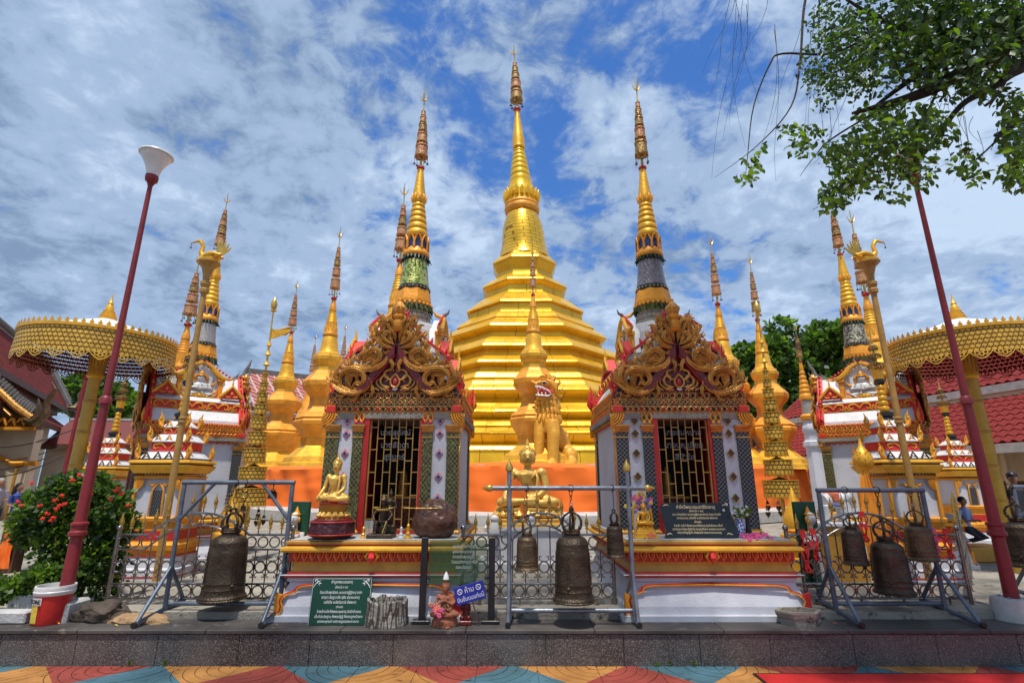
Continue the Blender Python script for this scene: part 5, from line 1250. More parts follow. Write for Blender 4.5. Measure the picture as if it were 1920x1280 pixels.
# ================================================================ bells and bell frames
def bell(label, x, y, zb, zt, rad, zc, zbar, m=m_bronze, group='old bronze temple bells', name='temple_bell', slack=0):
    r = thing(name, label, 'bell', (x, y, zb), R.uniform(0, 1), group); h = zt-zb; big = rad > .12
    pr = [(0, .90), (0, 1.0), (.018, 1.03), (.035, .985), (.045, 1.0), (.062, .97), (.07, .93), (.085, .915), (.15, .885), (.16, .90), (.17, .885), (.235, .87), (.245, .885), (.26, .87), (.45, .845), (.62, .83), (.66, .84), (.675, .825), (.78, .79), (.80, .80), (.815, .78), (.86, .70), (.885, .60), (.90, .45), (.905, .40), (.93, .37), (.935, .42), (.955, .44), (.965, .40), (.985, .42), (1.0, .40), (1.0, .05)]
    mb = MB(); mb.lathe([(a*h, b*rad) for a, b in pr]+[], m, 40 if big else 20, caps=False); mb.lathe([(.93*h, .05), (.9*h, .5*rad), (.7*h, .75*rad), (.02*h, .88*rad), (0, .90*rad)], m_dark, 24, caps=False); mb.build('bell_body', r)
    if big:
        mb = MB()
        for k in range(4):
            a = k*pi/2+.2
            for q in (-1, 1):
                P = [(cos(a+q*.07)*rad*(.885-.05*f)*1.005, sin(a+q*.07)*rad*(.885-.05*f)*1.005, h*(.26+.42*f)) for f in (0, .5, 1)]; mb.tube(P, rad*.02, m, 5)
            mb.lathe([(h*.20-.0, .001), (h*.20, .001)], m, 4) if False else mb.ball((cos(a)*rad*.88, sin(a)*rad*.88, h*.21), rad*.09, m, 8, 6, (.5, .5, 1) if False else (1, 1, 1))
        mb.build('raised_bands', r)
    mb = MB(); ch = zc-zt; rr = rad*.46
    for k in range(4):
        a = k*pi/2+.3; P = [(cos(a)*rr*c, sin(a)*rr*c, h+ch*z) for c, z in ((.75, -.02), (1.0, .18), (1.05, .38), (.8, .60), (.30, .74), (.05, .80))]; mb.tube(P, [rad*.075, rad*.075, rad*.07, rad*.06, rad*.05, rad*.05], m, 7)
        mb.ball((cos(a)*rr*.9, sin(a)*rr*.9, h+ch*.10), rad*.10, m, 7, 5)
    mb.torus((0, 0, h+ch*.88), ch*.13, rad*.06 if big else rad*.08, m, 14, 6); mb.build('crown_loops', r)
    # hook and chain
    z = zc-zb-ch*.06; top = zbar-zb; k = 0; gap = top-z
    if gap > .03:
        nl = max(1, round(gap/.055)) if big else 0
        if nl:
            for k in range(nl):
                mb = MB(); mb.torus((0, 0, 0), gap/nl*.46, .006, m_pipe if k == 0 else m_bronze, 12, 5, axis='y' if k % 2 else 'x'); o = mb.build('chain_link', r, (0, 0, z+gap*(k+.5)/nl)); o.scale = (.62, .62, 1.15)
        else: mb = MB(); mb.tube([(0, 0, z), (.004, 0, z+gap*.5), (0, 0, top)], .0035, m_black, 5); mb.build('hanging_wire', r)
    mb = MB(); mb.torus((0, 0, top+.012), .032, .0045, m_bronze, 14, 5, axis='x'); mb.build('hook', r)
    if big: mb = MB(); mb.tube([(0, 0, h*.8), (0, 0, h*.1)], .008, m_bronze, 6); mb.ball((0, 0, h*.08), .025, m_bronze, 8, 6); mb.build('clapper', r)
    return r
def frame(label, xl, xr, y, zt, m, cap=False, yf=.38, yb=.30, diag=False, zleg=.72, rt=.0215):
    r = thing('bell_frame', label, 'bell frame', (0, 0, 0), 0, 'steel tube frames carrying bells')
    e = .16 if cap else .0
    def tb(nm, P, t=rt): mb = MB(); mb.tube(P, t, m, 10); mb.build(nm, r); return mb
    tb('top_bar', [(xl-e-.02*(not cap), y, zt), (xr+e+.02*(not cap), y, zt)], rt)
    for x, s in ((xl, -1), (xr, 1)):
        tb('upright', [(x, y, .33), (x, y, zt+(.16 if cap else -rt))])
        tb('ground_runner', [(x+s*.012, y-yf, .31), (x, y+yb, .385)])
        tb('brace', [(x+s*.01, y-yf+.03, .325), (x, y-.01, zleg)], rt*.85); tb('brace', [(x, y+yb-.02, .385), (x, y+.01, zleg)], rt*.85)
        for yy, zz_ in ((y-yf, .31),):
            mb = MB(); mb.tube([(x+s*.012, yy-.012, zz_), (x+s*.012, yy+.01, zz_)], rt*1.12, m_black, 10); mb.build('end_cap', r)
        if diag: tb('diagonal_brace', [(x+(-s)*.30, y, zt-.01), (x, y, zt-.36)], rt*.8)
    tb('bottom_bar', [(xl, y+.02, .40), (xr, y+.02, .40)], rt*.9)
    if cap:
        for x in (xl, xr): mb = MB(); mb.lathe([(zt+.15, .020), (zt+.16, .034), (zt+.185, .038), (zt+.21, .030), (zt+.25, .008), (zt+.27, .002)], m_brass, 12, c=(x, y)); mb.build('gilt_cap', r)
        for x, s in ((xl-e, -1), (xr+e, 1)): mb = MB(); mb.tube([(x, y, zt), (x+s*.02, y, zt), (x+s*.05, y, zt), (x+s*.10, y, zt)], [.022, .034, .028, .002], m_brass, 10); mb.build('gilt_cap', r)
    return r
YL = 5.36
frame('grey-blue steel bell frame with diagonal corner braces, left of the left shrine', -3.27, -2.19, YL, 1.505, m_pipeblue, diag=True)
frame('silvery steel bell frame with gilt pointed tips, standing between the shrines', -.025, 1.095, 5.08, 1.453, m_pipe, cap=True, yf=.10, yb=.42)
frame('dark steel bell frame at the right, holding three bells', 3.05, 4.08, 5.36, 1.43, m_pipeblue)
frame('steel bell frame cut off by the right edge of the view', 5.45, 6.4, 5.85, 1.46, m_pipe)
def BX(px, py, Y): return W(px, py, Y)
def bl_(label, px, Y, pb, pt, hw, pc, zbar, **k): 
    x = W(px, (pb+pt)/2, Y).x; bell(label, x, Y, W(px, pb, Y).z, W(px, pt, Y).z, hw*tpx(pb, Y)*(1.0 if 900 < px < 1200 else .92), W(px, pc, Y).z, zbar, **k)
bl_('big dark bronze bell hanging alone in the left frame', 425, YL, 1123, 990, 45, 953, 1.49)
bl_('largest bronze bell, in the middle of the gilt-tipped frame', 1074, 5.08, 1127, 992, 39, 950, 1.44)
bl_('brownish bell hanging left in the gilt-tipped frame', 988, 5.08, 1068, 998, 23, 965, 1.44, m=m_bronzelt)
bl_('small dark bell hanging by the right upright of the gilt-tipped frame', 1153, 5.08, 1044, 978, 18.5, 955, 1.44)
bl_('big dark bell in the middle of the right frame', 1668, 5.36, 1112, 1005, 37, 968, 1.42)
bl_('small dark bell hanging left in the right frame', 1600, 5.36, 1058, 985, 24, 966, 1.42)
bl_('squat brownish bell hanging right in the right frame', 1724, 5.40, 1050, 978, 29, 950, 1.42, m=m_bronzelt)
bl_('dark bell at the right edge of the view', 1918, 5.85, 1062, 970, 36, 938, 1.45)
bl_('tiny brass bell hanging in the left frame', 459, YL, 932, 920, 8, 916, 1.49, m=m_brass, name='small_bell', group='little bells in the left frame')
bl_('tiny tarnished bell below the tiny brass one', 456, YL+.05, 958, 948, 6, 945, 1.34, m=m_bronzelt, name='small_bell', group='little bells in the left frame')
bl_('small black domed bell below the top bar of the left frame', 511, YL+.1, 934, 920, 10, 916, 1.49, m=m_bronze, name='small_bell', group='little bells in the left frame')
# a cluster of small bells wound round the chain of the big left bell
r = thing('chain_cluster', 'knot of chain and small bells above the big left bell', 'chain', (W(433, 930, YL).x, YL-.03, 0)); 
for i in range(7):
    mb = MB(); a = i*1.4; z = 1.44-.045*i*.8; mb.lathe([(z-.03, .018), (z-.02, .016), (z, .003)], m_bronze, 8, c=(cos(a)*.025, sin(a)*.02)); mb.torus((cos(a)*.02, sin(a)*.02, z+.01), .014, .004, m_bronze, 8, 4); mb.build('small_bell', r)
# ================================================================ statues
def buddha(root, s, m, z0, vox=.014, mudra='earth', y0=0, x0=0, name='figure', slim=1.0, face=True, hair=None):
    """seated figure, unit height ~1 from the seat to the crown, facing -y"""
    S = lambda x, y, z: (x0+x*s, y0+y*s, z0+z*s)
    mb = MB()
    for q in (-1, 1):
        mb.tube([S(q*.10, .02, .12), S(q*.22, -.08, .11), S(q*.32, -.14, .085)], [.10*s, .088*s, .072*s], m, 10)
        mb.tube([S(q*.32, -.14, .085), S(q*.16, -.22, .075+.02*(q < 0)), S(-q*.04, -.25, .07+.05*(q < 0))], [.070*s, .058*s, .040*s], m, 10)
        mb.tube([S(-q*.04, -.25, .07+.05*(q < 0)), S(-q*.13, -.24, .075+.05*(q < 0))], [.036*s, .022*s], m, 8)
        mb.ball(S(q*.325, -.14, .085), .074*s, m, 10, 7)
        mb.ball(S(q*.175, 0, .495), .074*s, m, 10, 7)
    mb.ball(S(0, .0, .11), .165*s, m, 12, 8, (1.1, .85, .75)); 
    mb.tube([S(0, .01, .10), S(0, 0, .24), S(0, -.01, .36), S(0, 0, .47), S(0, .0, .54)], [.145*s, .130*s, .160*s, .188*s, .10*s], m, 14, flat=.62)
    mb.tube([S(0, 0, .52), S(0, -.01, .62)], [.052*s, .048*s], m, 10)
    if mudra == 'earth':
        mb.tube([S(-.18, 0, .50), S(-.225, -.02, .38), S(-.245, -.04, .29), S(-.285, -.15, .19), S(-.29, -.20, .165)], [.06*s, .054*s, .048*s, .037*s, .030*s], m, 9)
        mb.tube([S(-.29, -.19, .17), S(-.29, -.24, .14), S(-.29, -.25, .09)], [.030*s, .026*s, .020*s], m, 7)
        mb.tube([S(.18, 0, .50), S(.215, -.02, .38), S(.225, -.05, .28), S(.13, -.17, .18), S(.02, -.21, .165)], [.06*s, .054*s, .048*s, .037*s, .030*s], m, 9)
        mb.ball(S(-.02, -.215, .16), .04*s, m, 8, 6, (1.5, .9, .5))
    else:
        for q in (-1, 1): mb.tube([S(q*.18, 0, .50), S(q*.25, -.04, .36), S(q*.20, -.14, .33), S(q*.02, -.17, .42)], [.055*s, .048*s, .038*s, .026*s], m, 9)
        # the robe covers the left arm and shoulder down to the lap
        mb.tube([S(.13, 0, .50), S(.165, -.02, .40), S(.17, -.04, .30), S(.14, -.10, .20), S(.10, -.15, .15)], [.075*s, .075*s, .075*s, .07*s, .05*s], m, 10)
        mb.tube([S(.0, -.02, .46), S(0, -.03, .30), S(0, -.06, .18)], [.11*s, .11*s, .13*s], m, 12, flat=.75)
    body = fuse(mb, name+'_body', root, vox, 4, mats=[m])
    h = MB(); h.ball(S(0, -.02, .712), .114*s, m, 16, 12, (.84, .88, 1.14)); h.tube([S(0, -.05, .64), S(0, -.04, .66)], .045*s, m, 8)
    h.tube([S(0, -.105, .75), S(0, -.122, .70), S(0, -.108, .69)], [.008*s, .017*s, .012*s], m, 6)
    for q in (-1, 1): h.tube([S(q*.083, -.01, .75), S(q*.092, -.005, .70), S(q*.085, -.01, .63)], [.015*s, .015*s, .012*s], m, 6)
    hd = fuse(h, name+'_head', root, vox*.6, 2, mats=[m])
    c = MB(); hm = hair or m
    c.ball(S(0, .008, .75), .110*s, hm, 14, 9, (.95, .98, 1.0)); c.ball(S(0, .01, .845), .052*s, hm, 10, 7)
    for i in range(70):
        a = i*2.39996; zf = .05+.95*(i+.5)/70; th = math.acos(1-zf*.93)
        p = Vector((sin(th)*cos(a), sin(th)*sin(a), cos(th)))
        if p.y < -.35 and p.z < .52: continue
        c.ball(S(p.x*.107, .008+p.y*.109, .75+p.z*.111), .0135*s, hm, 5, 4)
    c.lathe([(z0+.87*s, .028*s), (z0+.90*s, .03*s), (z0+.94*s, .018*s), (z0+.965*s, .012*s), (z0+1.0*s, .002*s)], m, 8, c=(x0, y0+.01*s)); c.build('curled_hair', hd)
    if face:
        f = MB()
        for q in (-1, 1):
            f.tube([S(q*.018, -.112, .728), S(q*.036, -.110, .722), S(q*.055, -.098, .728)], .0048*s, m_black if s > .4 else m_bronze, 5)
            f.tube([S(q*.012, -.112, .742), S(q*.036, -.108, .762), S(q*.064, -.090, .748)], .004*s, m_bronzelt, 5)
        f.tube([S(-.026, -.110, .668), S(0, -.118, .664), S(.026, -.110, .668)], .006*s, m_bronzelt, 5); f.build('face_lines', hd)
    # robe folds over the left shoulder
    rb = MB()
    for k in range(7):
        o_ = k*.022; rb.tube([S(.17-o_*.4, .03, .545-o_*.1), S(.12-o_, -.085, .50-o_*.6), S(-.02-o_*.8, -.118, .36-o_*.9), S(-.12-o_*.2, -.085, .27-o_*.7)], [.008*s, .010*s, .009*s, .005*s], m, 5)
    rb.tube([S(.10, -.06, .53), S(.125, -.13, .42), S(.11, -.15, .26), S(.10, -.20, .185)], [.02*s, .026*s, .026*s, .018*s], m, 6, flat=.5)
    rb.build('robe_folds', body)
    return body
def lotus(mb, r, z, h, m, n=12, up=True, flat=1, c=(0, 0)):
    for i in range(n):
        a = 2*pi*(i+.5)/n; w_ = r*2*pi/n*.46
        z0_, z1_ = (z, z+h) if up else (z+h, z)
        mb.tube([(c[0]+cos(a)*r*.84, c[1]+sin(a)*r*.84*flat, z0_), (c[0]+cos(a)*r*1.0, c[1]+sin(a)*r*flat, (z0_+z1_)/2), (c[0]+cos(a)*r*.96, c[1]+sin(a)*r*.96*flat, z1_)], [w_*.7, w_, w_*.25], m, 6)
m_drumdark = mat('maroon_carved_drum', (.060, .010, .014), .4, 0, .4, 10, bump=.8, bs=30)
# --- gold Buddha on the left ledge
m_pal = mat('pale_gold_statue', (.84, .50, .11), .36, .32, .2, 9, bump=.25, bs=60, wear=(.36, .20, .05), wt=.66)
p = W(622, 1000, 5.42); r = thing('seated_buddha', 'golden seated Buddha on a dark carved drum, at the left end of the left ledge', 'statue', (p.x, 5.42, .975))
mb = MB(); mb.lathe([(0, .17), (.03, .245), (.035, .26), (.06, .27), (.15, .25), (.17, .24), (.18, .19)], m_drumdark, 10, smooth=False); mb.build('carved_drum', r)
mb = MB(); [mb.torus((0, 0, z), rr, .007, m_red, 20, 5, axis='z') for z, rr in ((.045, .262), (.16, .246), (.18, .20))]; mb.build('red_rings', r)
mb = MB(); lotus(mb, .165, .18, .06, m_pal, 14, up=False); mb.lathe([(.182, .15), (.235, .14)], m_pal, 20); mb.build('lotus_seat', r)
mb = MB(); mb.lathe([(.238, .138), (.25, .145), (.30, .155), (.318, .165), (.322, .155)], m_ochre, 8, ph=pi/8, smooth=False); mb.lathe([(.322, .168), (.332, .168)], m_red, 20); mb.build('seat_collar', r)
buddha(r, .50, m_pal, .332, .008); r.scale = (.85, .88, 1)
# --- gold Buddha between the shrines
p = W(990, 950, 8.0); r = thing('seated_buddha', 'golden seated Buddha with pleated robe on a white pedestal, between the front shrines', 'statue', (p.x, 8.0, .34))
mb = MB(); mb.sq([(0, .62), (.10, .62), (.12, .52), (.50, .50), (.52, .55), (.56, .55)], m_white, ay=.7); mb.build('white_pedestal', r)
mb = MB(); mb.sq([(.561, .50), (.60, .50), (.62, .44), (.66, .46), (.67, .42)], m_pal, ay=.7); mb.lathe([(.67, .40), (.69, .44), (.74, .45), (.77, .41), (.79, .43), (.82, .42)], m_pal, 20, sy=.66); lotus(mb, .43, .69, .09, m_pal, 22, flat=.66); mb.build('gilt_seat', r)
for x in (-.42, .42, .02): mb = MB(); mb.tube([(x, -.42, .50), (x, -.44, .60), (x, -.43, .72)], [.07, .06, .02], m_whitegloss, 8); mb.ball((x, -.44, .68), .055, m_whitegloss, 8, 6); mb.build('kneeling_attendant', r)
buddha(r, 1.02, m_pal, .80, .015); r.scale = (1.14, 1, 1)
mb = MB(); P = []
for k in range(11): f = k/10; P.append([(-.20-.30*f-.03*sin(k), -.12-.05*f, 1.22-.95*f+.1*f*f), (-.10-.12*f+.02*sin(k*2), -.24, 1.18-.95*f), (.0-.10*f, -.30+.02*cos(k), .95-.75*f)])
vs = [q for t in P for q in t]; mb.add(vs, [[3*k+j, 3*k+j+1, 3*k+j+4, 3*k+j+3] for k in range(10) for j in range(2)], m_orange, True); mb.build('orange_sash', r)
# --- ledge figures of the left shrine
p = W(715, 1000, 5.48); r = thing('bronze_king_statue', 'dark bronze seated king with gilt collar on a square base, on the left ledge', 'statue', (p.x, 5.48, .975))
mb = MB(); mb.box(-.125, .125, -.10, .12, 0, .04, m_bronze, bev=.006); mb.box(-.09, .13, .0, .11, .041, .12, m_bronze, bev=.01); mb.build('seat', r)
mb = MB()
for q in (-1, 1):
    mb.tube([(q*.03, .03, .135), (q*.05, -.05, .145), (q*.05, -.065, .09), (q*.045, -.07, .045)], [.026, .024, .018, .013], m_bronze, 8); mb.tube([(q*.045, -.07, .05), (q*.05, -.10, .046)], [.013, .009], m_bronze, 6)
    mb.tube([(q*.055, .03, .27), (q*.095, .01, .21), (q*.07, -.045, .165)], [.020, .016, .011], m_bronze, 7)
mb.tube([(0, .03, .12), (0, .03, .20), (0, .03, .27)], [.04, .038, .05], m_bronze, 10, flat=.7); mb.tube([(0, .03, .27), (0, .02, .31)], .018, m_bronze, 7); mb.ball((0, .02, .33), .028, m_bronze, 9, 7, (.85, .9, 1.1))
fuse(mb, 'king_body', r, .005, 2)
mb = MB(); mb.lathe([(.35, .028), (.36, .032), (.375, .022), (.39, .018), (.42, .003)], m_bronzelt, 10, c=(0, .02))
for i in range(9): a = pi+pi*i/8; mb.ball((cos(a)*.055, .02+sin(a)*.04, .265), .012, m_brass, 6, 4)
for q in (-1, 1): mb.tube([(q*.06, .02, .275), (q*.10, .01, .285)], [.014, .004], m_brass, 5)
mb.build('crown_and_collar', r); mb = MB(); mb.tube([(.06, -.06, .16), (.03, -.10, .05)], [.006, .004], m_brass, 5); mb.build('sword', r)
p = W(730, 985, 5.60); r = thing('standing_monk_statue', 'dark standing statue with hands folded, behind the bronze king', 'statue', (p.x, 5.60, .975))
mb = MB(); mb.lathe([(0, .065), (.04, .06), (.05, .05)], m_bronze, 12); mb.build('base', r)
mb = MB(); mb.tube([(0, 0, .05), (0, 0, .20), (0, 0, .28), (0, 0, .345), (0, 0, .37)], [.05, .043, .036, .05, .02], m_bronze, 10, flat=.7); mb.tube([(0, 0, .36), (0, 0, .40)], .014, m_bronze, 7); mb.ball((0, 0, .415), .026, m_bronze, 9, 7, (.85, .9, 1.15)); mb.lathe([(.435, .014), (.45, .011), (.47, .002)], m_bronze, 8)
for q in (-1, 1): mb.tube([(q*.045, 0, .345), (q*.062, -.01, .28), (q*.01, -.045, .265)], [.016, .014, .010], m_bronze, 7)
mb.tube([(0, -.02, .09), (0, -.03, .30)], [.03, .02], m_bronze, 6); fuse(mb, 'monk_body', r, .005, 2)
# rock
def rock(name, label, loc, size, m, seed=0, sub=4, amp=.22, cat='rock', group=None):
    import bmesh
    bm = bmesh.new(); bmesh.ops.create_icosphere(bm, subdivisions=sub, radius=1)
    for v in bm.verts:
        n_ = noise.fractal(v.co*1.1+Vector((seed, 0, 0)), 1, 2, 4)*amp+noise.noise(v.co*4+Vector((seed, 3, 0)))*amp*.25
        v.co *= 1+n_
        v.co = Vector((v.co.x*size[0], v.co.y*size[1], max(v.co.z, -.82)*size[2]))
    me = bpy.data.meshes.new(name); bm.to_mesh(me); bm.free(); me.materials.append(m); me.polygons.foreach_set('use_smooth', [True]*len(me.polygons)); me.set_sharp_from_angle(angle=radians(38))
    o = bpy.data.objects.new(name, me); COL.objects.link(o); o.location = loc; return tag(o, label, cat, group)
m_rock = mat('brown_wet_rock', (.11, .045, .025), .32, 0, .5, 5, wear=(.02, .012, .01), wt=.55, bump=.8, bs=22)
m_log = mat('dark_driftwood', (.07, .05, .035), .8, 0, .5, 7, bump=.9, bs=20)
m_sand = mat('orange_sand', (.36, .22, .11), .95, 0, .3, 12, bump=.8, bs=60)
p = W(815, 975, 5.5); rock('boulder', 'big brown wet boulder on the ledge of the left shrine', (p.x, 5.5, 1.145), (.225, .165, .205), m_rock, 2, 5, .15)
mb = MB(); a = W(757, 952, 5.32); b = W(830, 952, 5.36); mb.tube([tuple(a), tuple(b)], .003, m_brass, 5); o = mb.build('incense_stick'); tag(o, 'thin pale stick lying across the front of the brown boulder', 'stick')
def candle(label, px, py, Y, m, s=1.0):
    p = W(px, py, Y); r = thing('offering_ornament', label, 'ornament', (p.x, Y, .975), 0, 'small ornaments on the left ledge'); mb = MB(); mb.lathe([(0, .032*s), (.012*s, .03*s), (.02*s, .016*s), (.04*s, .022*s), (.055*s, .012*s), (.08*s, .018*s), (.09*s, .02*s)], m, 12); mb.build('stem', r); mb = MB(); mb.lathe([(.091*s, .012*s), (.105*s, .016*s), (.12*s, .004*s)], m, 10); mb.build('bud', r)
candle('little golden ornament at the left corner of the grille door', 681, 1004, 5.45, m_gold2, .9); candle('little pale ornament between bronze king and boulder', 752, 1004, 5.45, m_whitegloss, .9); candle('wider golden ornament at the left foot of the boulder', 765, 1004, 5.42, m_gold2, 1.15)
m_glassclear = bpy.data.materials.new('clear_glass'); m_glassclear.use_nodes = True
_p = m_glassclear.node_tree.nodes['Principled BSDF']; _p.inputs['Base Color'].default_value = (.85, .93, .90, 1); _p.inputs['Roughness'].default_value = .04; _p.inputs['Alpha'].default_value = .28
for px, lb in ((688, 'upright clear glass tumbler beside the grille, nearest the Buddha'), (697, 'upright clear glass tumbler beside the grille, nearest the bronze king')):
    p = W(px, 985, 5.66); r = thing('glass_tumbler', lb, 'glass', (p.x, 5.66, .975), 0, 'glass tumblers on the left ledge'); mb = MB(); mb.lathe([(0, .024), (.15, .028)], m_glassclear, 14); mb.build('glass_wall', r)
# --- right ledge: small Buddha, flowers, plaque, vase
p = W(1209, 1000, 5.44); r = thing('small_buddha', 'small golden Buddha under a pointed halo, left of the black plaque', 'statue', (p.x, 5.44, .975))
mb = MB(); mb.sq([(0, .115), (.02, .115), (.025, .10), (.05, .10), (.055, .09), (.08, .085), (.085, .075), (.105, .075)], m_gold2, ay=.7); lotus(mb, .07, .105, .02, m_gold2, 12, flat=.7); mb.build('stepped_base', r)
buddha(r, .24, m_gold2, .12, .0045, face=False)
mb = MB()
for q in (-1, 1):
    scroll(mb, [(q*.095, .10), (q*.088, .24), (q*.055, .36), (0, .47)], .012, .055, m_gold2, n=5, tip=.4)
    for i in range(8): f = i/7; mb.tube([(q*(.098-.085*f**1.3), .055, .12+.30*f), (q*(.115-.095*f**1.3), .055, .145+.31*f)], [.008, .002], m_gold2, 4)
mb.build('pointed_halo', r)
def bouquet(label, x, y, z, cols, n=26, sx=.07, sz=.10, cat='flowers', stem=None, leaf=10):
    r = thing('bouquet', label, cat, (x, y, z)); k = 0
    for m in cols:
        mb = MB()
        for i in range(n):
            c = Vector((R.gauss(0, sx*.5), R.gauss(0, sx*.35), R.gauss(0, sz*.45)))
            for q in range(5):
                a = 2*pi*q/5+i; mb.ball((c.x+cos(a)*.012, c.y-.006, c.z+sin(a)*.012), .010, m, 5, 3, (1, .5, 1))
        tag(mb.build('blossoms', r), kind='stuff')
    mb = MB()
    for i in range(leaf):
        a = R.uniform(0, 2*pi); l = R.uniform(.5, 1.3); leafquad(mb, Vector((cos(a)*sx*l*.7, R.uniform(-.02, .02), sin(a)*sz*l*.7)), .045, Vector((cos(a), -.3, sin(a))), m_leaflt)
    if stem: mb.tube([(0, 0, -sz*.5), (0, 0, -stem)], .006, m_leafdk, 5)
    tag(mb.build('leaves', r), kind='stuff'); return r
def leafquad(mb, p, l, d, m, w=.42, fold=.12, up=None):
    d = d.normalized(); u = up or Vector((R.uniform(-1, 1), R.uniform(-1, 1), R.uniform(-1, 1))); s_ = d.cross(u)
    if s_.length < .05: s_ = d.orthogonal()
    s_.normalize(); n_ = s_.cross(d)
    vs = [p, p+d*l*.35+s_*l*w*.5+n_*l*fold, p+d*l*.75+s_*l*w*.38+n_*l*fold*.5, p+d*l-n_*l*.1, p+d*l*.75-s_*l*w*.38+n_*l*fold*.5, p+d*l*.35-s_*l*w*.5+n_*l*fold, p+d*l*.5]
    mb.add([tuple(v) for v in vs], [[0, 1, 6], [1, 2, 6], [2, 3, 6], [3, 4, 6], [4, 5, 6], [5, 0, 6]], m, True)
m_yel = mat('yellow_flower', (.85, .62, .08), .6, 0, .2, 9); m_violet = mat('violet_flower', (.22, .14, .55), .6, 0, .2, 9); m_coral = mat('coral_flower', (.90, .22, .10), .6, 0, .2, 9)
bouquet('pink, blue and yellow flowers behind the small golden Buddha', p.x-.01, 5.53, 1.30, [m_pinkfl, m_violet, m_yel], 12, .11, .10, stem=.28)
pp = W(1217, 1003, 5.36); bouquet('coral cloth flower lying at the foot of the small golden Buddha', pp.x, 5.36, 1.0, [m_coral], 14, .05, .03, leaf=4)
pp = W(1418, 1002, 5.38); bouquet('pink garland lying at the right end of the right ledge', pp.x, 5.38, 1.0, [m_pinkfl, m_pinkfl], 22, .13, .03, cat='garland', leaf=6)
# black plaque with gold lettering
m_goldink = mat('gold_lettering', (.85, .70, .38), .5, .1, .08, 20, bump=0); m_whiteink = mat('white_lettering', (.86, .88, .86), .6, 0, .04, 20, bump=0)
a, b = W(1240, 975, 5.45), W(1376, 975, 5.45); cx = (a.x+b.x)/2; w_ = (b.x-a.x)/2
r = thing('inscribed_plaque', 'black plaque with gold Thai writing, leaning on the right shrine ledge', 'plaque', (cx, 5.43, .976)); r.rotation_euler = (radians(-12), 0, 0)
hh = .335; q_ = [(-w_*.96, 0), (w_*1.02, 0), (w_*1.06, .08), (w_*.92, hh-.03), (w_*.80, hh), (-w_*.88, hh), (-w_*1.0, hh-.04), (-w_*.90, .06)]
m_plaque = mat('black_polished_stone', (.012, .014, .016), .3, 0, .4, 6, bump=.05)
mb = MB(); mb.prism(q_, -.012, .012, m_plaque); mb.build('slab', r)
TH = ['คำไหว้พระบรมสารีริกธาตุ', '(ตั้งนะโม ๓ จบ)', 'นะมา สัมพุทธัสสะ นะมะธาตุฐิฐิตะสุเกสาธาตุ สัมฐะวะวังจุติง', 'ประถมะธาตุ เจดีย์วัง อะหังวันทามิ สัพพะทา', 'คำแปล', 'ข้าพเจ้า ขอไหว้ ซึ่งพระบรมสารีริกธาตุ อันมีกลิ่นหอม เป็นที่', 'ประดิษฐาน ซึ่งพระอัฏฐิ คือ กระดูกหน้าผาก ของพระบรมศาสดา', 'ขอกุศลตั้งสู่ปฏิปทา สัมพุทธเจ้า ตลอดกาลนานเทอญ']
for i, (t_, z, s_) in enumerate(zip(TH, (.292, .255, .222, .187, .150, .115, .082, .05), (.044, .026, .027, .027, .028, .027, .027, .027))): text(t_, 'gold_lettering', s_, m_goldink, r, (0, -.0135, z), sx=(.92 if i not in (2, 5, 6, 7) else .80), bold=.0002)
for q in (-1, 1):
    for z in (.03, hh-.03): mb = MB(); scroll(mb, [(q*w_*.90, z), (q*w_*.80, z+.012), (q*w_*.74, z)], .005, -.014, m_goldink, n=4); mb.build('corner_scroll', r)
p = W(1388, 975, 5.45); r = thing('flower_vase', 'blue and white vase of white flowers beside the black plaque', 'vase', (p.x, 5.47, .975))
m_china = mat('blue_white_porcelain', (.70, .74, .80), .2, 0, .05, 8, bump=0, extra=pattern('crackle', 38, (.03, .07, .38), .14))
mb = MB(); mb.lathe([(0, .028), (.01, .032), (.05, .04), (.10, .042), (.14, .03), (.16, .024), (.185, .032)], m_china, 16); mb.build('vase_body', r)
mb = MB(); [mb.ball((R.gauss(0, .05), R.gauss(0, .03), .25+R.gauss(0, .035)), .014, m_whitegloss, 6, 4) for _ in range(26)]; tag(mb.build('white_blossoms', r), kind='stuff')
mb = MB(); [leafquad(mb, Vector((R.gauss(0, .04), R.gauss(0, .03), .22+R.gauss(0, .03))), .05, Vector((R.uniform(-1, 1), -.3, R.uniform(-.3, 1))), m_leaflt) for _ in range(40)]; [leafquad(mb, Vector((R.gauss(.07, .03), R.gauss(0, .03), .24+R.gauss(0, .02))), .05, Vector((R.uniform(0, 1), -.3, R.uniform(-.3, 1))), m_leaf) for _ in range(20)]; tag(mb.build('leaves', r), kind='stuff')
mb = MB(); mb.lathe([(0, .026), (.05, .03), (.12, .022), (.16, .018), (.20, .026)], m_black, 12, c=(.085, .01)); o = mb.build('dark_vase', None, (p.x, 5.47, .975)); tag(o, 'dark slender vase right of the blue and white vase', 'vase')
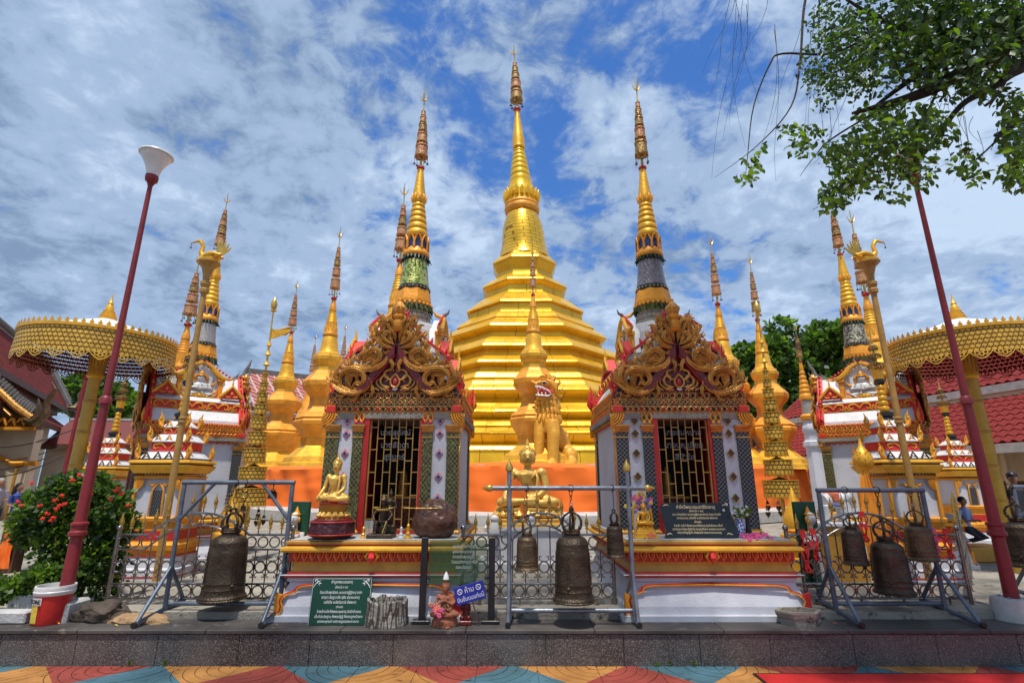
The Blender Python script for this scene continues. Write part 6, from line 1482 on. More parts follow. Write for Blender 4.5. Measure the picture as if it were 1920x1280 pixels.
# --- green notice board
a, b = W(578, 1168, 5.10), W(691, 1168, 5.10); cx = (a.x+b.x)/2; w_ = (b.x-a.x)/2
r = thing('green_notice_board', 'dark green board with white Thai prayer text, leaning on the left pedestal', 'notice board', (cx, 5.08, .286)); r.rotation_euler = (radians(-6), 0, 0)
m_greenb = mat('green_enamel', (.004, .060, .034), .35, 0, .1, 4, bump=.03, spec=.5)
mb = MB(); mb.box(-w_, w_*1.02, 0, .018, 0, .385, m_greenb, bev=.002); mb.build('board', r)
mb = MB(); 
for q in [(-w_+.005, 0, -w_+.008, .375), (w_-.004, 0, w_-.001, .375), (-w_+.01, .374, w_-.01, .377)]: mb.box(q[0], q[2], -.0025, -.0005, q[1], q[3], m_whiteink)
mb.build('thin_border', r)
for q in (-1, 1):
    mb = MB()
    for k in range(3): c = (q*(w_-.030-.018*k), .355-.014*k); scroll(mb, [(c[0]-q*.015, c[1]+.008), (c[0], c[1]+.012), (c[0]+q*.006, c[1]), (c[0]-q*.004, c[1]-.006)], .004, -.002, m_whiteink, n=4)
    scroll(mb, [(q*(w_-.012), .30), (q*(w_-.022), .32), (q*(w_-.045), .345), (q*(w_-.08), .365)], .004, -.002, m_whiteink, n=4); mb.build('corner_ornament', r)
G = ['คำบูชาพระบรมธาตุ', '(ตั้งนะโม 3 จบ)', 'สัมมาสัมพุทธัสสะ นะมะธาตุฐิฐิตะตุ เกสา', 'ธาตุยา สัมฐะวะตัง จุติง ประถมะธาตุ', 'เจดีย์วัง อะหังวันทามิ สัพพะทา', '(คำแปล)', 'ข้าพเจ้าขอไหว้ซึ่งพระบรมธาตุ อันมีกลิ่นหอม', 'เป็นที่ประดิษฐาน ซึ่งพระอัฏฐิ คือกระดูกหน้าผาก', 'ของพระพุทธเจ้า ขอถวายบูชาตลอดกาลนาน']
for t_, z, s_ in zip(G, (.348, .305, .262, .222, .182, .145, .108, .068, .030), (.034, .025, .032, .032, .032, .024, .030, .030, .028)): text(t_, 'white_lettering', s_, m_whiteink, r, (0, -.002, z), sx=.78, bold=0)
# --- stump, glass panel posts, hermit, blue sign
m_stump = mat('grey_split_stump', (.30, .28, .25), .9, 0, .4, 9, col2=(.16, .14, .12), bump=.7, bs=40, extra=pattern('crackle', (26, 26, 3.5), (.07, .055, .04), .10))
a = W(724, 1168, 5.12); r = thing('tree_stump', 'grey split tree stump with a jagged hollow top', 'stump', (a.x, 5.12, .284)); mb = MB(); vs = []; n = 40
for j, (z, rr) in enumerate(((0, .19), (.06, .185), (.16, .18), (.20, .18), (.205, .155), (.13, .14))):
    for i in range(n): a_ = 2*pi*i/n; k = 1+.012*sin(a_*5+1)+.010*sin(a_*11)+.008*sin(a_*19); jag = (.012*sin(a_*4)+.010*sin(a_*9+2)+.008*sin(a_*17)) if j in (3, 4) else 0; vs.append((cos(a_)*rr*k, sin(a_)*rr*k*.85, z+jag))
mb.add(vs, [[j*n+i, j*n+(i+1) % n, (j+1)*n+(i+1) % n, (j+1)*n+i] for j in range(5) for i in range(n)]+[[5*n+i for i in range(n)]], m_stump, True); mb.build('stump_body', r)
mb = MB(); mb.lathe([(.131, .13), (.15, .08), (.152, .01)], m_log, 12, sy=.85); mb.build('hollow_fill', r)
mb = MB(); mb.tube([(.06, -.12, .20), (.10, -.06, .23), (.15, 0, .215)], [.015, .022, .008], m_stump, 6); mb.build('loose_splinter', r)
r = thing('glass_panel_stand', 'green-tinted glass panel with etched white writing held by two black posts', 'glass panel', (0, 5.16, 0)); xs = []
for px in (791, 921):
    a = W(px, 1160, 5.16); b = W(px, 1002, 5.16); xs.append(a.x); mb = MB(); mb.box(a.x-.030, a.x+.030, -.02, .02, .292, 1.01, m_black, bev=.004); mb.build('post', r)
    mb = MB(); mb.box(a.x-.085, a.x+.075, -.055, .075, .285, .315, m_black, bev=.004); mb.build('foot_plate', r)
    for z in (.94, .66): mb = MB(); s_ = 1 if px < 850 else -1; mb.tube([(a.x+s_*.02, 0, z), (a.x+s_*.06, 0, z)], .013, m_black, 8); mb.build('clamp', r)
m_gl = bpy.data.materials.new('green_tinted_glass'); m_gl.use_nodes = True; _p = m_gl.node_tree.nodes['Principled BSDF']; _p.inputs['Base Color'].default_value = (.035, .13, .055, 1); _p.inputs['Roughness'].default_value = .03; _p.inputs['Alpha'].default_value = .42
mb = MB(); mb.box(xs[0]+.045, xs[1]-.045, -.004, .004, .60, .985, m_gl); mb.build('glass_pane', r)
m_etch = mat('etched_lettering', (.55, .62, .56), .8, 0, .05, 9, bump=0)
for t_, z in (('ขอเชิญร่วมทำบุญ', .93), ('บูรณะพระบรมธาตุ', .885), ('ถวายเป็นพุทธบูชา', .84), ('โปรดแต่งกายสุภาพ', .795), ('ขออนุโมทนา', .75)): text(t_, 'etched_lettering', .036, m_etch, r, ((xs[0]+xs[1])/2+.05, -.0055, z), sx=.8)
m_terr = mat('terracotta', (.33, .115, .060), .8, 0, .3, 12, bump=.6, bs=60, wear=(.16, .05, .03), wt=.6)
a = W(834, 1165, 5.08); r = thing('hermit_figurine', 'terracotta cross-legged hermit figurine with pink flowers at its knees', 'statue', (a.x, 5.08, .286))
mb = MB(); mb.lathe([(0, .115), (.045, .115), (.05, .108), (.075, .10)], m_terr, 16, sy=.8); mb.build('round_base', r); buddha(r, .33, m_terr, .07, .006, mudra='pray')
mb = MB(); mb.lathe([(.375, .028), (.41, .020), (.44, .003)], m_whitegloss, 8); mb.build('pale_tip', r)
bouquet('pink and coral flowers in the lap of the terracotta hermit', a.x-.07, 4.99, .43, [m_pinkfl, m_coral], 10, .06, .035, leaf=3)
a = W(873, 1165, 5.12); r = thing('kneeling_figurine', 'small dark red kneeling figurine under the blue sign', 'statue', (a.x, 5.12, .286)); mb = MB(); mb.box(-.055, .055, -.05, .05, 0, .035, m_darkred, bev=.005); mb.build('block', r)
mb = MB(); mb.tube([(0, .01, .04), (0, 0, .11), (0, 0, .17)], [.042, .034, .03], m_darkred, 8); mb.ball((0, -.005, .205), .022, m_darkred, 8, 6)
for q in (-1, 1): mb.tube([(q*.03, 0, .165), (q*.04, -.03, .12), (q*.008, -.045, .145)], [.012, .011, .008], m_darkred, 6); mb.ball((q*.03, -.025, .055), .024, m_darkred, 7, 5)
fuse(mb, 'kneeling_body', r, .0045, 1)
a = W(881, 1111, 5.05); r = thing('blue_sign', 'tilted blue sign forbidding people to climb the plinth', 'sign', (a.x, 5.05, a.z)); r.rotation_euler = (0, radians(-15), 0)
m_bluesign = mat('blue_enamel', (.02, .035, .36), .35, 0, .1, 5, bump=.02); mb = MB(); mb.box(-.135, .135, 0, .008, -.075, .075, m_bluesign, bev=.003); mb.build('panel', r)
text('ห้าม', 'white_lettering', .062, m_whiteink, r, (0, -.0015, .028), sx=.9); text('ปีนขึ้นบนแท่นนี้', 'white_lettering', .050, m_whiteink, r, (0, -.0015, -.038), sx=.82)
for q in (-1, 1): mb = MB(); mb.torus((q*.085, -.0015, .030), .021, .003, m_whiteink, 16, 4); mb.tube([(q*.085-.015, -.0015, .045), (q*.085+.015, -.0015, .015)], .003, m_whiteink, 4); mb.build('no_entry_mark', r)
mb = MB(); mb.tube([(0, .012, -.07), (.02, .02, -.28)], .006, m_steel, 5); mb.build('stake', r)
# --- angel relief panels, elephant, ribbons
def angel(label, px, Y, ztop, zbot, w_, rz=0):
    a = W(px, 1000, Y); r = thing('deva_panel', label, 'relief panel', (a.x, Y, 0), rz, 'green panels with a praying deva'); H = ztop-zbot
    g = mat('green_panel', (.012, .07, .035), .5, 0, .3, 8) if 'green_panel' not in bpy.data.materials else bpy.data.materials['green_panel']
    mb = MB(); mb.box(-w_, w_, .03, .07, zbot, ztop, g, bev=.004); mb.build('back_panel', r)
    z = lambda f: zbot+H*f
    mb = MB(); mb.ball((0, -.03, z(.80)), .062, m_whitegloss, 12, 9, (.85, .85, 1.15)); mb.tube([(0, -.01, z(.74)), (0, 0, z(.66))], [.028, .03], m_whitegloss, 8)
    mb.tube([(0, 0, z(.66)), (0, 0, z(.58)), (0, 0, z(.46))], [.04, .085, .06], m_whitegloss, 12, flat=.6)
    for q in (-1, 1): mb.tube([(q*.085, 0, z(.64)), (q*.11, -.02, z(.53)), (q*.02, -.09, z(.55)), (q*.005, -.10, z(.63))], [.032, .027, .02, .012], m_whitegloss, 8)
    fuse(mb, 'deva_body', r, .008, 2)
    mb = MB(); mb.tube([(0, 0, z(.46)), (0, 0, z(.30)), (.01, 0, z(.04))], [.07, .085, .09], g, 12, flat=.55); mb.tube([(.02, -.05, z(.42)), (.03, -.06, z(.05))], [.02, .03], m_whitegloss, 6); mb.build('green_skirt', r)
    mb = MB(); mb.torus((0, -.02, z(.85)), .046, .010, m_gold3, 14, 5, axis='z'); mb.lathe([(z(.86), .034), (z(.89), .022), (z(.945), .004)], m_gold3, 10)
    for q in (-1, 1): mb.ball((q*.06, -.03, z(.79)), .02, m_gold3, 6, 5, (.6, .6, 1.6)); mb.torus((q*.10, -.01, z(.57)), .03, .007, m_gold3, 10, 4, axis='z'); mb.ball((q*.022, -.082, z(.805)), .006, m_black, 5, 4, (1.6, .5, .7))
    mb.torus((0, -.01, z(.64)), .06, .012, m_gold3, 14, 5, axis='z'); mb.tube([(-.07, -.03, z(.46)), (0, -.07, z(.45)), (.07, -.03, z(.46))], .012, m_gold3, 5); mb.ball((0, -.082, z(.765)), .008, m_redbright, 5, 4, (1.6, .5, .6)); mb.build('gilt_jewels', r)
    return r
angel('green relief panel with a praying white deva beside the right fence', 1520, 6.0, W(0, 940, 6.0).z, .42, .135, radians(12))
angel('green relief panel with a praying white deva left of the left shrine', 553, 6.05, W(0, 940, 6.05).z, .40, .125, radians(-14))
a = W(1563, 950, 6.9); r = thing('elephant_statue', 'white caparisoned elephant statue on a pale shelf behind the right fence', 'statue', (a.x, 6.9, 0)); z0 = W(0, 977, 6.9).z
mb = MB(); mb.box(-.28, .30, -.14, .14, z0-.055, z0-.005, m_whitegloss, bev=.01); mb.box(-.24, .26, -.10, .10, .34, z0-.056, m_ochre); mb.build('shelf', r)
mb = MB(); mb.tube([(-.12, 0, z0+.24), (0, 0, z0+.26), (.10, 0, z0+.25)], [.09, .10, .085], m_whitegloss, 12); mb.ball((.17, 0, z0+.30), .07, m_whitegloss, 10, 8); mb.tube([(.21, 0, z0+.28), (.25, 0, z0+.18), (.24, 0, z0+.08), (.27, 0, z0+.05)], [.035, .025, .016, .012], m_whitegloss, 8)
for x in (-.13, .09):
    for y in (-.05, .05): mb.tube([(x, y, z0+.20), (x, y, z0)], [.038, .03], m_whitegloss, 8)
for q in (-1, 1): mb.ball((.14, q*.07, z0+.29), .05, m_whitegloss, 8, 6, (.7, .25, 1.1))
mb.tube([(-.20, 0, z0+.26), (-.225, 0, z0+.12)], [.012, .006], m_whitegloss, 5); fuse(mb, 'elephant_body', r, .009, 2)
mb = MB(); mb.box(-.07, .05, -.108, .108, z0+.22, z0+.368, m_coral, bev=.03); mb.tube([(-.08, -.1, z0+.20), (.0, -.112, z0+.19), (.06, -.1, z0+.20)], .008, m_bluesign, 5); mb.tube([(.16, -.05, z0+.35), (.23, 0, z0+.33)], .008, m_bluesign, 5); mb.build('saddle_cloth', r)
def ribbon(label, px, y0, y1, Y, m, w_=.02):
    a, b = W(px, y0, Y), W(px+3, y1, Y); r = thing('ribbon_tassel', label, 'ribbon', (a.x, Y, a.z), 0, 'ribbons tied to the right fence'); h = a.z-b.z
    for k in range(3):
        mb = MB(); vs = []; 
        for i in range(9): f = i/8; x = (k-1)*.018+.012*sin(i*1.1+k*2); vs += [(x-w_*.6*(.6+.4*sin(i*1.7+k)), -.01*k+.012*sin(i*2), -h*f), (x+w_*.6, -.01*k-.008*sin(i*1.5), -h*f)]
        mb.add(vs, [[2*i, 2*i+1, 2*i+3, 2*i+2] for i in range(8)], m, True); mb.build('strand', r)
    mb = MB(); [mb.ball((.022*cos(q*1.3), -.02, -h+.02*sin(q*1.3)), .015, m, 6, 4) for q in range(5)]; mb.build('rosette', r)
for px, y0, y1, m, lb in ((1503, 992, 1068, m_redbright, 'red ribbon hanging from the first bar of the right fence'), (1522, 990, 1045, m_redbright, 'red ribbon in front of the deva panel on the right fence'), (1613, 958, 1010, m_redbright, 'red ribbon hanging over the arch above the small dark bell'), (1770, 990, 1040, m_redbright, 'red ribbon at the right end of the right fence'), (1746, 988, 1030, m_pinkfl, 'magenta ribbon behind the squat brown bell')): ribbon(lb, px, y0, y1, FY-.03, m)
p = W(1627, 925, 7.0); r = thing('robe_drape', 'orange monk robe draped beside the right gilt pavilion', 'cloth', (p.x, 7.0, 0)); mb = MB(); vs = []
for j in range(10):
    f = j/9; z = W(0, 888, 7.0).z*(1-f)+.75*f
    for i in range(13): u = i/12-.5; vs.append((u*(.10+.30*f**.8), -.04*sin(u*26+j*.4)*(.5+f)*.6, z+.02*sin(u*7)))
mb.add(vs, [[j*13+i, j*13+i+1, (j+1)*13+i+1, (j+1)*13+i] for j in range(9) for i in range(12)], mat('saffron_cloth', (.85, .33, .03), .8, 0, .15, 4), True); mb.build('folded_robe', r)
mb = MB(); mb.tube([(0, .03, .34), (0, .03, 1.58)], .02, m_wood, 6); mb.build('robe_stand', r)
p = W(1615, 845, 7.3); r = thing('studded_bulb_finial', 'golden studded bulb with a pointed tip beside the right pavilion roof', 'statue', (p.x, 7.3, 0)); z0 = W(0, 878, 7.3).z; mb = MB(); mb.lathe([(z0-.4, .05), (z0-.02, .05), (z0, .09), (z0+.05, .12), (z0+.16, .12), (z0+.24, .07), (z0+.30, .03), (z0+.42, .004)], m_gold2, 18); mb.box(-.10, .10, -.10, .10, .34, z0-.3, m_gold3, bev=.01); mb.build('bulb', r)
mb = MB(); [mb.ball((cos(i*2.4)*.122*(1-abs(i/60-.45)*.5), sin(i*2.4)*.122*(1-abs(i/60-.45)*.5), z0+.03+.2*i/60), .012, m_brass, 5, 3) for i in range(60)]; tag(mb.build('studs', r), kind='stuff')
# --- planter, blocks, bucket, rocks
a = W(1501, 1165, 5.12); r = thing('hexagonal_planter', 'old hexagonal concrete planter standing on the wall at the right', 'planter', (a.x, 5.13, .284)); mb = MB()
mb.lathe([(0, .17), (.05, .185), (.06, .195), (.065, .20), (.10, .215), (.115, .215)], m_conc, 6, sy=.62, smooth=False, caps=False); mb.lathe([(.116, .215), (.116, .175), (.06, .165)], m_conc, 6, sy=.62, smooth=False, caps=False); mb.build('planter_shell', r); mb = MB(); mb.lathe([(.05, .16), (.075, .165), (.078, .01)], m_sand, 6, sy=.62, smooth=False); mb.build('soil', r)
a = W(97, 1162, 5.2); r = thing('paint_bucket', 'dirty red paint bucket with a white lid ring beside the left lamp post', 'bucket', (a.x, 5.17, .286)); m_bred = mat('bucket_red', (.60, .025, .02), .45, 0, .15, 7, wear=(.45, .30, .25), wt=.66)
mb = MB(); mb.lathe([(0, .125), (.01, .128), (.24, .142)], m_bred, 28); mb.build('bucket_body', r); mb = MB(); mb.lathe([(.238, .146), (.245, .152), (.27, .155), (.275, .150), (.30, .153), (.315, .150), (.315, .140), (.24, .138)], m_whitegloss, 28, caps=False); mb.lathe([(.25, .135), (.255, .01)], m_conc, 20); mb.build('lid_ring', r)
mb = MB(); mb.M = Matrix.Rotation(-1.35, 4, 'Z'); vs = []
for z in (.02, .225): vs += [((.1295+.014*z/.24+.0015)*cos(a_), (.1295+.014*z/.24+.0015)*sin(a_), z) for a_ in [-.95+.13*i for i in range(6)]]
mb.add(vs, [[i, i+1, i+7, i+6] for i in range(5)], m_yel); mb.build('yellow_label_strip', r)
mb = MB(); mb.M = Matrix.Rotation(-1.35, 4, 'Z'); vs = []
for z in (.165, .228): vs += [((.1315+.014*z/.24+.0015)*cos(a_), (.1315+.014*z/.24+.0015)*sin(a_), z) for a_ in [-.9+.13*i for i in range(7)]]
mb.add(vs, [[i, i+1, i+8, i+7] for i in range(6)], m_whitegloss); mb.build('white_label', r)
a_ = -1.35-.52; text('TONE', 'black_lettering', .05, m_black, r, (.1475*cos(a_), .1475*sin(a_), .195), rot=(pi/2, 0, a_+pi/2), sx=.9, bold=.001)
a_ = -1.35+.35; text('JOTE', 'red_lettering', .04, m_darkred, r, (.1405*cos(a_)*1.02, .1405*sin(a_)*1.02, .19), rot=(pi/2, 0, a_+pi/2), sx=.9) if False else None
a, b = W(0, 1150, 5.12), W(44, 1150, 5.12)
for k, (x, y, l, w_, h, lb) in enumerate(((a.x-.22, 5.11, .46, .14, .10, 'low grey concrete block on the wall at the left edge'), (W(20, 1100, 5.45).x, 5.45, .34, .14, .17, 'pale concrete block behind the low one at the left edge'))):
    mb = MB(); mb.box(x, x+l, y, y+w_, .285, .285+h, m_concpale, bev=.012); o = mb.build('concrete_block'); tag(o, lb, 'block', 'concrete blocks')
a = W(185, 1150, 5.24); rock('driftwood', 'dark rotten log lying on sand behind the wall, next to the lamp post', (a.x, 5.26, .345), (.22, .12, .10), m_log, 5, 4, .35, 'log')
a = W(262, 1158, 5.18); rock('sand_heap', 'small heap of orange sand and rubble by the left bell frame', (a.x-.02, 5.20, .300), (.26, .10, .055), m_sand, 8, 4, .3, 'sand heap')
# --- guardian lion
LY = 16.2
def LP(px, py, dy=0): p = W(px, py, LY); return (p.x-W(1040, 870, LY).x, dy, p.z)
r = thing('guardian_lion', 'orange-gold seated guardian lion with open red mouth on the orange terrace', 'statue', (W(1040, 870, LY).x, LY+.6, 0)); k = tpx(800, LY)
m_lion = mat('orange_gold_lion_paint', (.78, .36, .035), .5, .18, .25, 1.6, bump=.8, bs=14, wear=(.62, .22, .02), wt=.6)
def build_lion():
    mb = MB(); T_ = lambda l, rr: mb.tube([LP(*p) for p in l], [q*k for q in rr], m_lion, 12)
    zoff = 0
    T_([(1014, 788, -.15), (1012, 815, -.25), (1012, 845, -.3), (1010, 872, -.3)], [14, 11, 9.5, 9]); T_([(1036, 788, -.35), (1038, 815, -.5), (1037, 845, -.55), (1036, 873, -.55)], [15, 12.5, 11, 10.5])
    T_([(1008, 871, -.4), (1000, 872, -.6)], [9, 7]); T_([(1034, 872, -.65), (1026, 873, -.95)], [10.5, 8])
    T_([(1024, 800, 0), (1025, 775, -.05), (1027, 752, -.05), (1030, 735, 0)], [23, 22, 17, 17])
    T_([(1030, 795, .1), (1050, 812, .45), (1066, 838, .7), (1074, 850, .8)], [23, 19, 17, 18])
    mb.ball(LP(1074, 853, .45), 21*k, m_lion, 14, 10, (.85, 1.0, 1.05)); mb.ball(LP(1058, 858, 1.3), 17*k, m_lion, 12, 8)
    T_([(1080, 862, .2), (1070, 872, -.1), (1062, 873, -.45)], [10, 9, 6]); 
    mb.ball(LP(1033, 722, 0), 19*k, m_lion, 14, 10, (.95, .85, 1.05)); T_([(1030, 716, -.1), (1016, 717, -.25), (1003, 719, -.3)], [13, 9.5, 6]); T_([(1034, 740, -.05), (1020, 744, -.25), (1006, 744, -.3)], [10, 6, 4])
    T_([(1000, 715, -.3), (998, 709, -.3)], [4.5, 2.5]); T_([(1038, 745, 0), (1042, 765, 0)], [14, 16])
    return fuse(mb, 'lion_body', r, .045, 3)
build_lion()
mb = MB()
for row, (y_, n_, rad) in enumerate(((752, 9, 19), (766, 10, 22), (781, 11, 25))):
    for i in range(n_):
        a = pi*1.12+(pi*.88+.7)*(i+.5*(row % 2))/n_; c = LP(1027, y_, 0); x, y = c[0]+cos(a)*rad*k, c[1]+sin(a)*rad*k*.95
        mb.tube([(x*1.0, y, c[2]+6*k), (x+cos(a)*3*k, y+sin(a)*3*k, c[2]-2*k), (x+cos(a)*4*k, y+sin(a)*4*k, c[2]-9*k)], [3.2*k, 3.8*k, 1.0*k], m_lion, 6)
mb.build('mane_scales', r)
mb = MB()
for (x, y, l, a) in ((1031, 703, 12, 1.7), (1024, 706, 10, 2.1), (1040, 706, 12, 1.2), (1048, 714, 11, .7), (1052, 726, 9, .2), (1051, 737, 8, -.3)):
    c = LP(x, y, -.05); mb.tube([c, (c[0]+cos(a)*l*.6*k, c[1], c[2]+sin(a)*l*.6*k), (c[0]+cos(a+.5)*l*k, c[1], c[2]+sin(a+.5)*l*k)], [4.5*k, 3*k, .5*k], m_lion, 6)
for (P_) in ([(1008, 708, -.42), (1016, 703, -.46), (1026, 704, -.40)], [(1046, 716, -.3), (1043, 728, -.32), (1046, 742, -.25)], [(1003, 750, -.3), (1010, 752, -.35), (1020, 753, -.3)]): mb.tube([LP(*p) for p in P_], [1.5*k, 2.5*k, 1*k], m_lion, 6)
tag(mb.build('head_curls', r), kind='stuff')
mb = MB(); mb.tube([LP(1036, 733, -.32), LP(1022, 731, -.42), LP(1008, 731, -.45)], [5*k, 6.5*k, 5.5*k], m_redbright, 8); mb.build('red_mouth', r)
mb = MB(); mb.tube([LP(1004, 723, -.50), LP(1016, 725, -.55), LP(1028, 731, -.52), LP(1034, 737, -.46), LP(1028, 741, -.50), LP(1016, 740, -.52), LP(1005, 739, -.50)], 1.6*k, m_whitegloss, 6)
for x, y, s_ in ((1007, 725, -1), (1013, 726, -1), (1020, 728, -1), (1009, 738, 1), (1016, 738, 1), (1023, 738, 1)): c = LP(x, y, -.58); mb.tube([c, (c[0], c[1], c[2]+s_*(6 if x < 1012 else 4)*k)], [1.6*k, .3*k], m_whitegloss, 5)
mb.build('teeth', r)
mb = MB(); mb.ball(LP(1021, 716, -.40), 4.6*k, m_whitegloss, 10, 7, (1, .6, .8)); mb.build('eye', r); mb = MB(); mb.ball(LP(1021, 716, -.455), 3.1*k, m_black, 10, 7, (1, .6, 1)); mb.build('pupil', r)
mb = MB(); mb.tube([LP(1014, 712, -.42), LP(1022, 709, -.46), LP(1031, 714, -.42), LP(1040, 724, -.36), LP(1047, 730, -.3)], [1.2*k, 1.8*k, 1.6*k, 1.5*k, .8*k], m_gold3, 6); mb.build('brow', r)
mb = MB(); mb.tube([LP(1062, 822, .7), LP(1072, 812, .8), LP(1074, 804, .8), LP(1068, 800, .8)], [6*k, 5*k, 4*k, 1*k], m_lion, 8); mb.tube([LP(1053, 806, .5), LP(1058, 800, .5)], [4*k, 1*k], m_lion, 6); mb.build('tail', r)
for ch in r.children: ch.location.z += 0
# ================================================================ halls with tiled roofs
def tile_mesh(w_, l, m):
    mb = MB(); vs = []; n = 6
    for j in range(2):
        for i in range(n+1): f = i/n; vs.append(((f-.5)*w_*1.04, j*l*1.08, .030*sin(f*2*pi)+(.028 if j == 0 else 0)))
    b = len(vs); vs += [(x, y, z-.018) for x, y, z in vs[:n+1]]
    fs = [[i, i+1, n+2+i, n+1+i] for i in range(n)]+[[b+i, b+i+1, i+1, i] for i in range(n)]; mb.add(vs, fs, m, True); return mb
TILE = tile_mesh(.27, .30, m_tile).mesh('roof_tile')
def hall(name, label, E, ang, x0, x1, tiers, sgn, walls, tiled=None, tm=m_tile, wallm=None):
    """E: point on the eave line, tiers: list of (y0,z0,y1,z1) measured from E, z absolute"""
    r = thing(name, label, 'building', (E[0], E[1], 0), ang); cnt = 0; rest = MB()
    for (y0, z0, y1, z1) in tiers:
        l = sqrt((y1-y0)**2+(z1-z0)**2); dy, dz = (y1-y0)/l, (z1-z0)/l; mb = MB(); t = .10
        nx = [(-dz*sgn*sgn), dy]
        q = [(x0, sgn*y0, z0), (x1, sgn*y0, z0), (x1, sgn*y1, z1), (x0, sgn*y1, z1)]; lo = [(a, b, c-t) for a, b, c in q]
        fs = [[0, 1, 2, 3], [7, 6, 5, 4], [0, 4, 5, 1], [1, 5, 6, 2], [2, 6, 7, 3], [3, 7, 4, 0]]
        if sgn < 0: fs = [f[::-1] for f in fs]
        mb.add(q+lo, fs, tm); mb.build('roof_slope', r)
        mb = MB(); mb.box(x0, x1, min(sgn*y0-.05, sgn*y0+.03), max(sgn*y0-.05, sgn*y0+.03), z0-.26, z0-.02, m_wood if not tiled else m_concpale); mb.build('eave_board', r)
        if tiled is not None:
            nr = int(l/.30); nc = int((x1-x0)/.27)
            for j in range(nr):
                for i in range(nc):
                    x = x0+.27*(i+.5); M_ = Matrix.Translation((x, sgn*(y0+dy*.30*j), z0+dz*.30*j+.012))@Matrix(((1, 0, 0, 0), (0, sgn*dy, -sgn*dz if False else -dz*sgn, 0), (0, dz, dy, 0), (0, 0, 0, 1)))
                    if tiled[0] < x < tiled[1] and cnt < 295:
                        o = inst(TILE, 'roof_tile', r); o.matrix_local = M_; cnt += 1
                    else:
                        b = len(rest.v); me = TILE; rest.v += [tuple(M_@v.co) for v in me.vertices]; k = rest.mi(m_tile)
                        for p in me.polygons: rest.f.append([b+i_ for i_ in p.vertices]); rest.m.append(k); rest.sm.append(True)
    if tiled is not None: tag(rest.build('roof_tile_field', r), kind='stuff')
    for (a0, a1, b0, b1, c0, c1, m, nm) in walls: mb = MB(); mb.box(a0, a1, min(sgn*b0, sgn*b1), max(sgn*b0, sgn*b1), c0, c1, m); mb.build(nm, r)
    return r
# right long hall
hall('long_hall', 'long low hall with a red tiled roof at the right edge', (13.0, 13.3), atan2(1, -.2), -9, 12, [(0, 2.52, 2.5, 4.15), (2.25, 4.42, 5.0, 6.5)], -1,
     [(-9, 12, .9, 1.1, 1.55, 2.75, m_cream, 'upper_wall'), (-9, 12, .95, 1.15, .27, 1.55, m_wood, 'wooden_wall'), (-9, 12, 2.3, 2.45, 3.9, 4.4, m_cream, 'clerestory')]+[(x, x+.12, .6, .72, .27, 2.7, m_cream, 'column') for x in range(-8, 12, 3)], tiled=(-1.2, 4.6))
# middle hall behind the small stupas
m_tilediam = mat('red_white_diamond_tile', (.30, .035, .03), .5, 0, .2, 2, bump=.2, extra=pattern('grid', 1.9, (.50, .36, .30), .20))
E = W(478, 762, 31)
hall('temple_hall', 'temple hall with red diamond-patterned roof behind the gilded stupas', (E.x, E.y), atan2(.55, .83), -.2, 9, [(0, E.z, 3.0, E.z+2.6)], 1, [(-.2, 9, .3, .5, E.z-.5, E.z-.28, m_white, 'white_fascia'), (-.2, 9, .4, .6, .3, E.z-.5, m_inred, 'red_wall'), (-.45, -.15, 0, 3.05, E.z-.2, E.z+.2, m_ridge, 'verge_block'), (-.5, 9, 2.9, 3.15, E.z+2.55, E.z+2.85, m_ridge, 'ridge_cap')], tm=m_tilediam)
# gallery on the left
E = W(120, 832, 26)
hall('gallery', 'low gallery with a red tiled roof behind the left parasol', (E.x, E.y), .08, -1, 9, [(0, E.z, 1.5, E.z+1.35)], 1, [(-1, 9, .3, .5, .27, E.z-.15, m_cream, 'wall'), (-1, 9, 1.42, 1.62, E.z+1.32, E.z+1.45, m_concpale, 'ridge_cap')], tm=mat('red_gallery_tile', (.30, .04, .03), .6, 0, .25, 3, bump=.4, extra=pattern('brick', (3, 3, 5), (.12, .015, .012), .10)))
# big vihara at the far left
U = Vector((-.514, .857)); E0 = W(128, 766, 30); ang = atan2(U.y, U.x); nrm = (U.x, U.y)
def loc2(px, py): p = Wplane(px, py, E0, nrm); d = Vector((p.x-E0.x, p.y-E0.y)); return (d.dot(Vector((-U.y, U.x))), p.z)
ra, rb = loc2(87, 685), (0, E0.z); rc, rd = loc2(108, 772), loc2(140, 812)
r = hall('vihara', 'large vihara with steep weathered red roofs at the left edge', (E0.x, E0.y), ang, -22, 0, [(0, E0.z, ra[0], ra[1]), (rd[0], rd[1], rd[0]+2.0, rd[1]+1.5)], 1,
     [(-22, -.8, .5, .7, .27, rd[1]+.3, m_cream, 'side_wall'), (-22, -.4, .35, .5, rd[1]+.9, E0.z+.1, m_wood, 'dark_gap'), (-.8, -.6, .5, 6, .27, E0.z, m_cream, 'end_wall')]+[(x-.06, x+.06, .42, .5, .27, rd[1]+.2, m_wood, 'pilaster') for x in (-3, -6, -9, -12, -15, -18)]+[(x-.5, x+.5, .45, .52, .9, 2.7, m_grey, 'window') for x in (-4.5, -7.5, -10.5, -13.5)], tm=m_tiledk)
mb = MB(); P0_, P1_ = Vector((.05, 0, E0.z)), Vector((.05, ra[0], ra[1]))
mb.tube([tuple(P0_.lerp(P1_, f)+Vector((0, 0, .18))) for f in (0, .25, .5, .75, 1)], .16, m_ridge, 7); mb.tube([(x, ra[0], ra[1]+.2) for x in (0, -22)], .16, m_ridge, 7); mb.build('verge', r)
for i in range(15):
    mb = MB(); p = P0_.lerp(P1_, (i+.3)/15)+Vector((.05, 0, .35)); mb.tube([tuple(p-Vector((0, 0, .15))), tuple(p), tuple(p+Vector((.02, .02, .30)))], [.13, .13, .03], m_ridge, 6); mb.build('crocket', r)
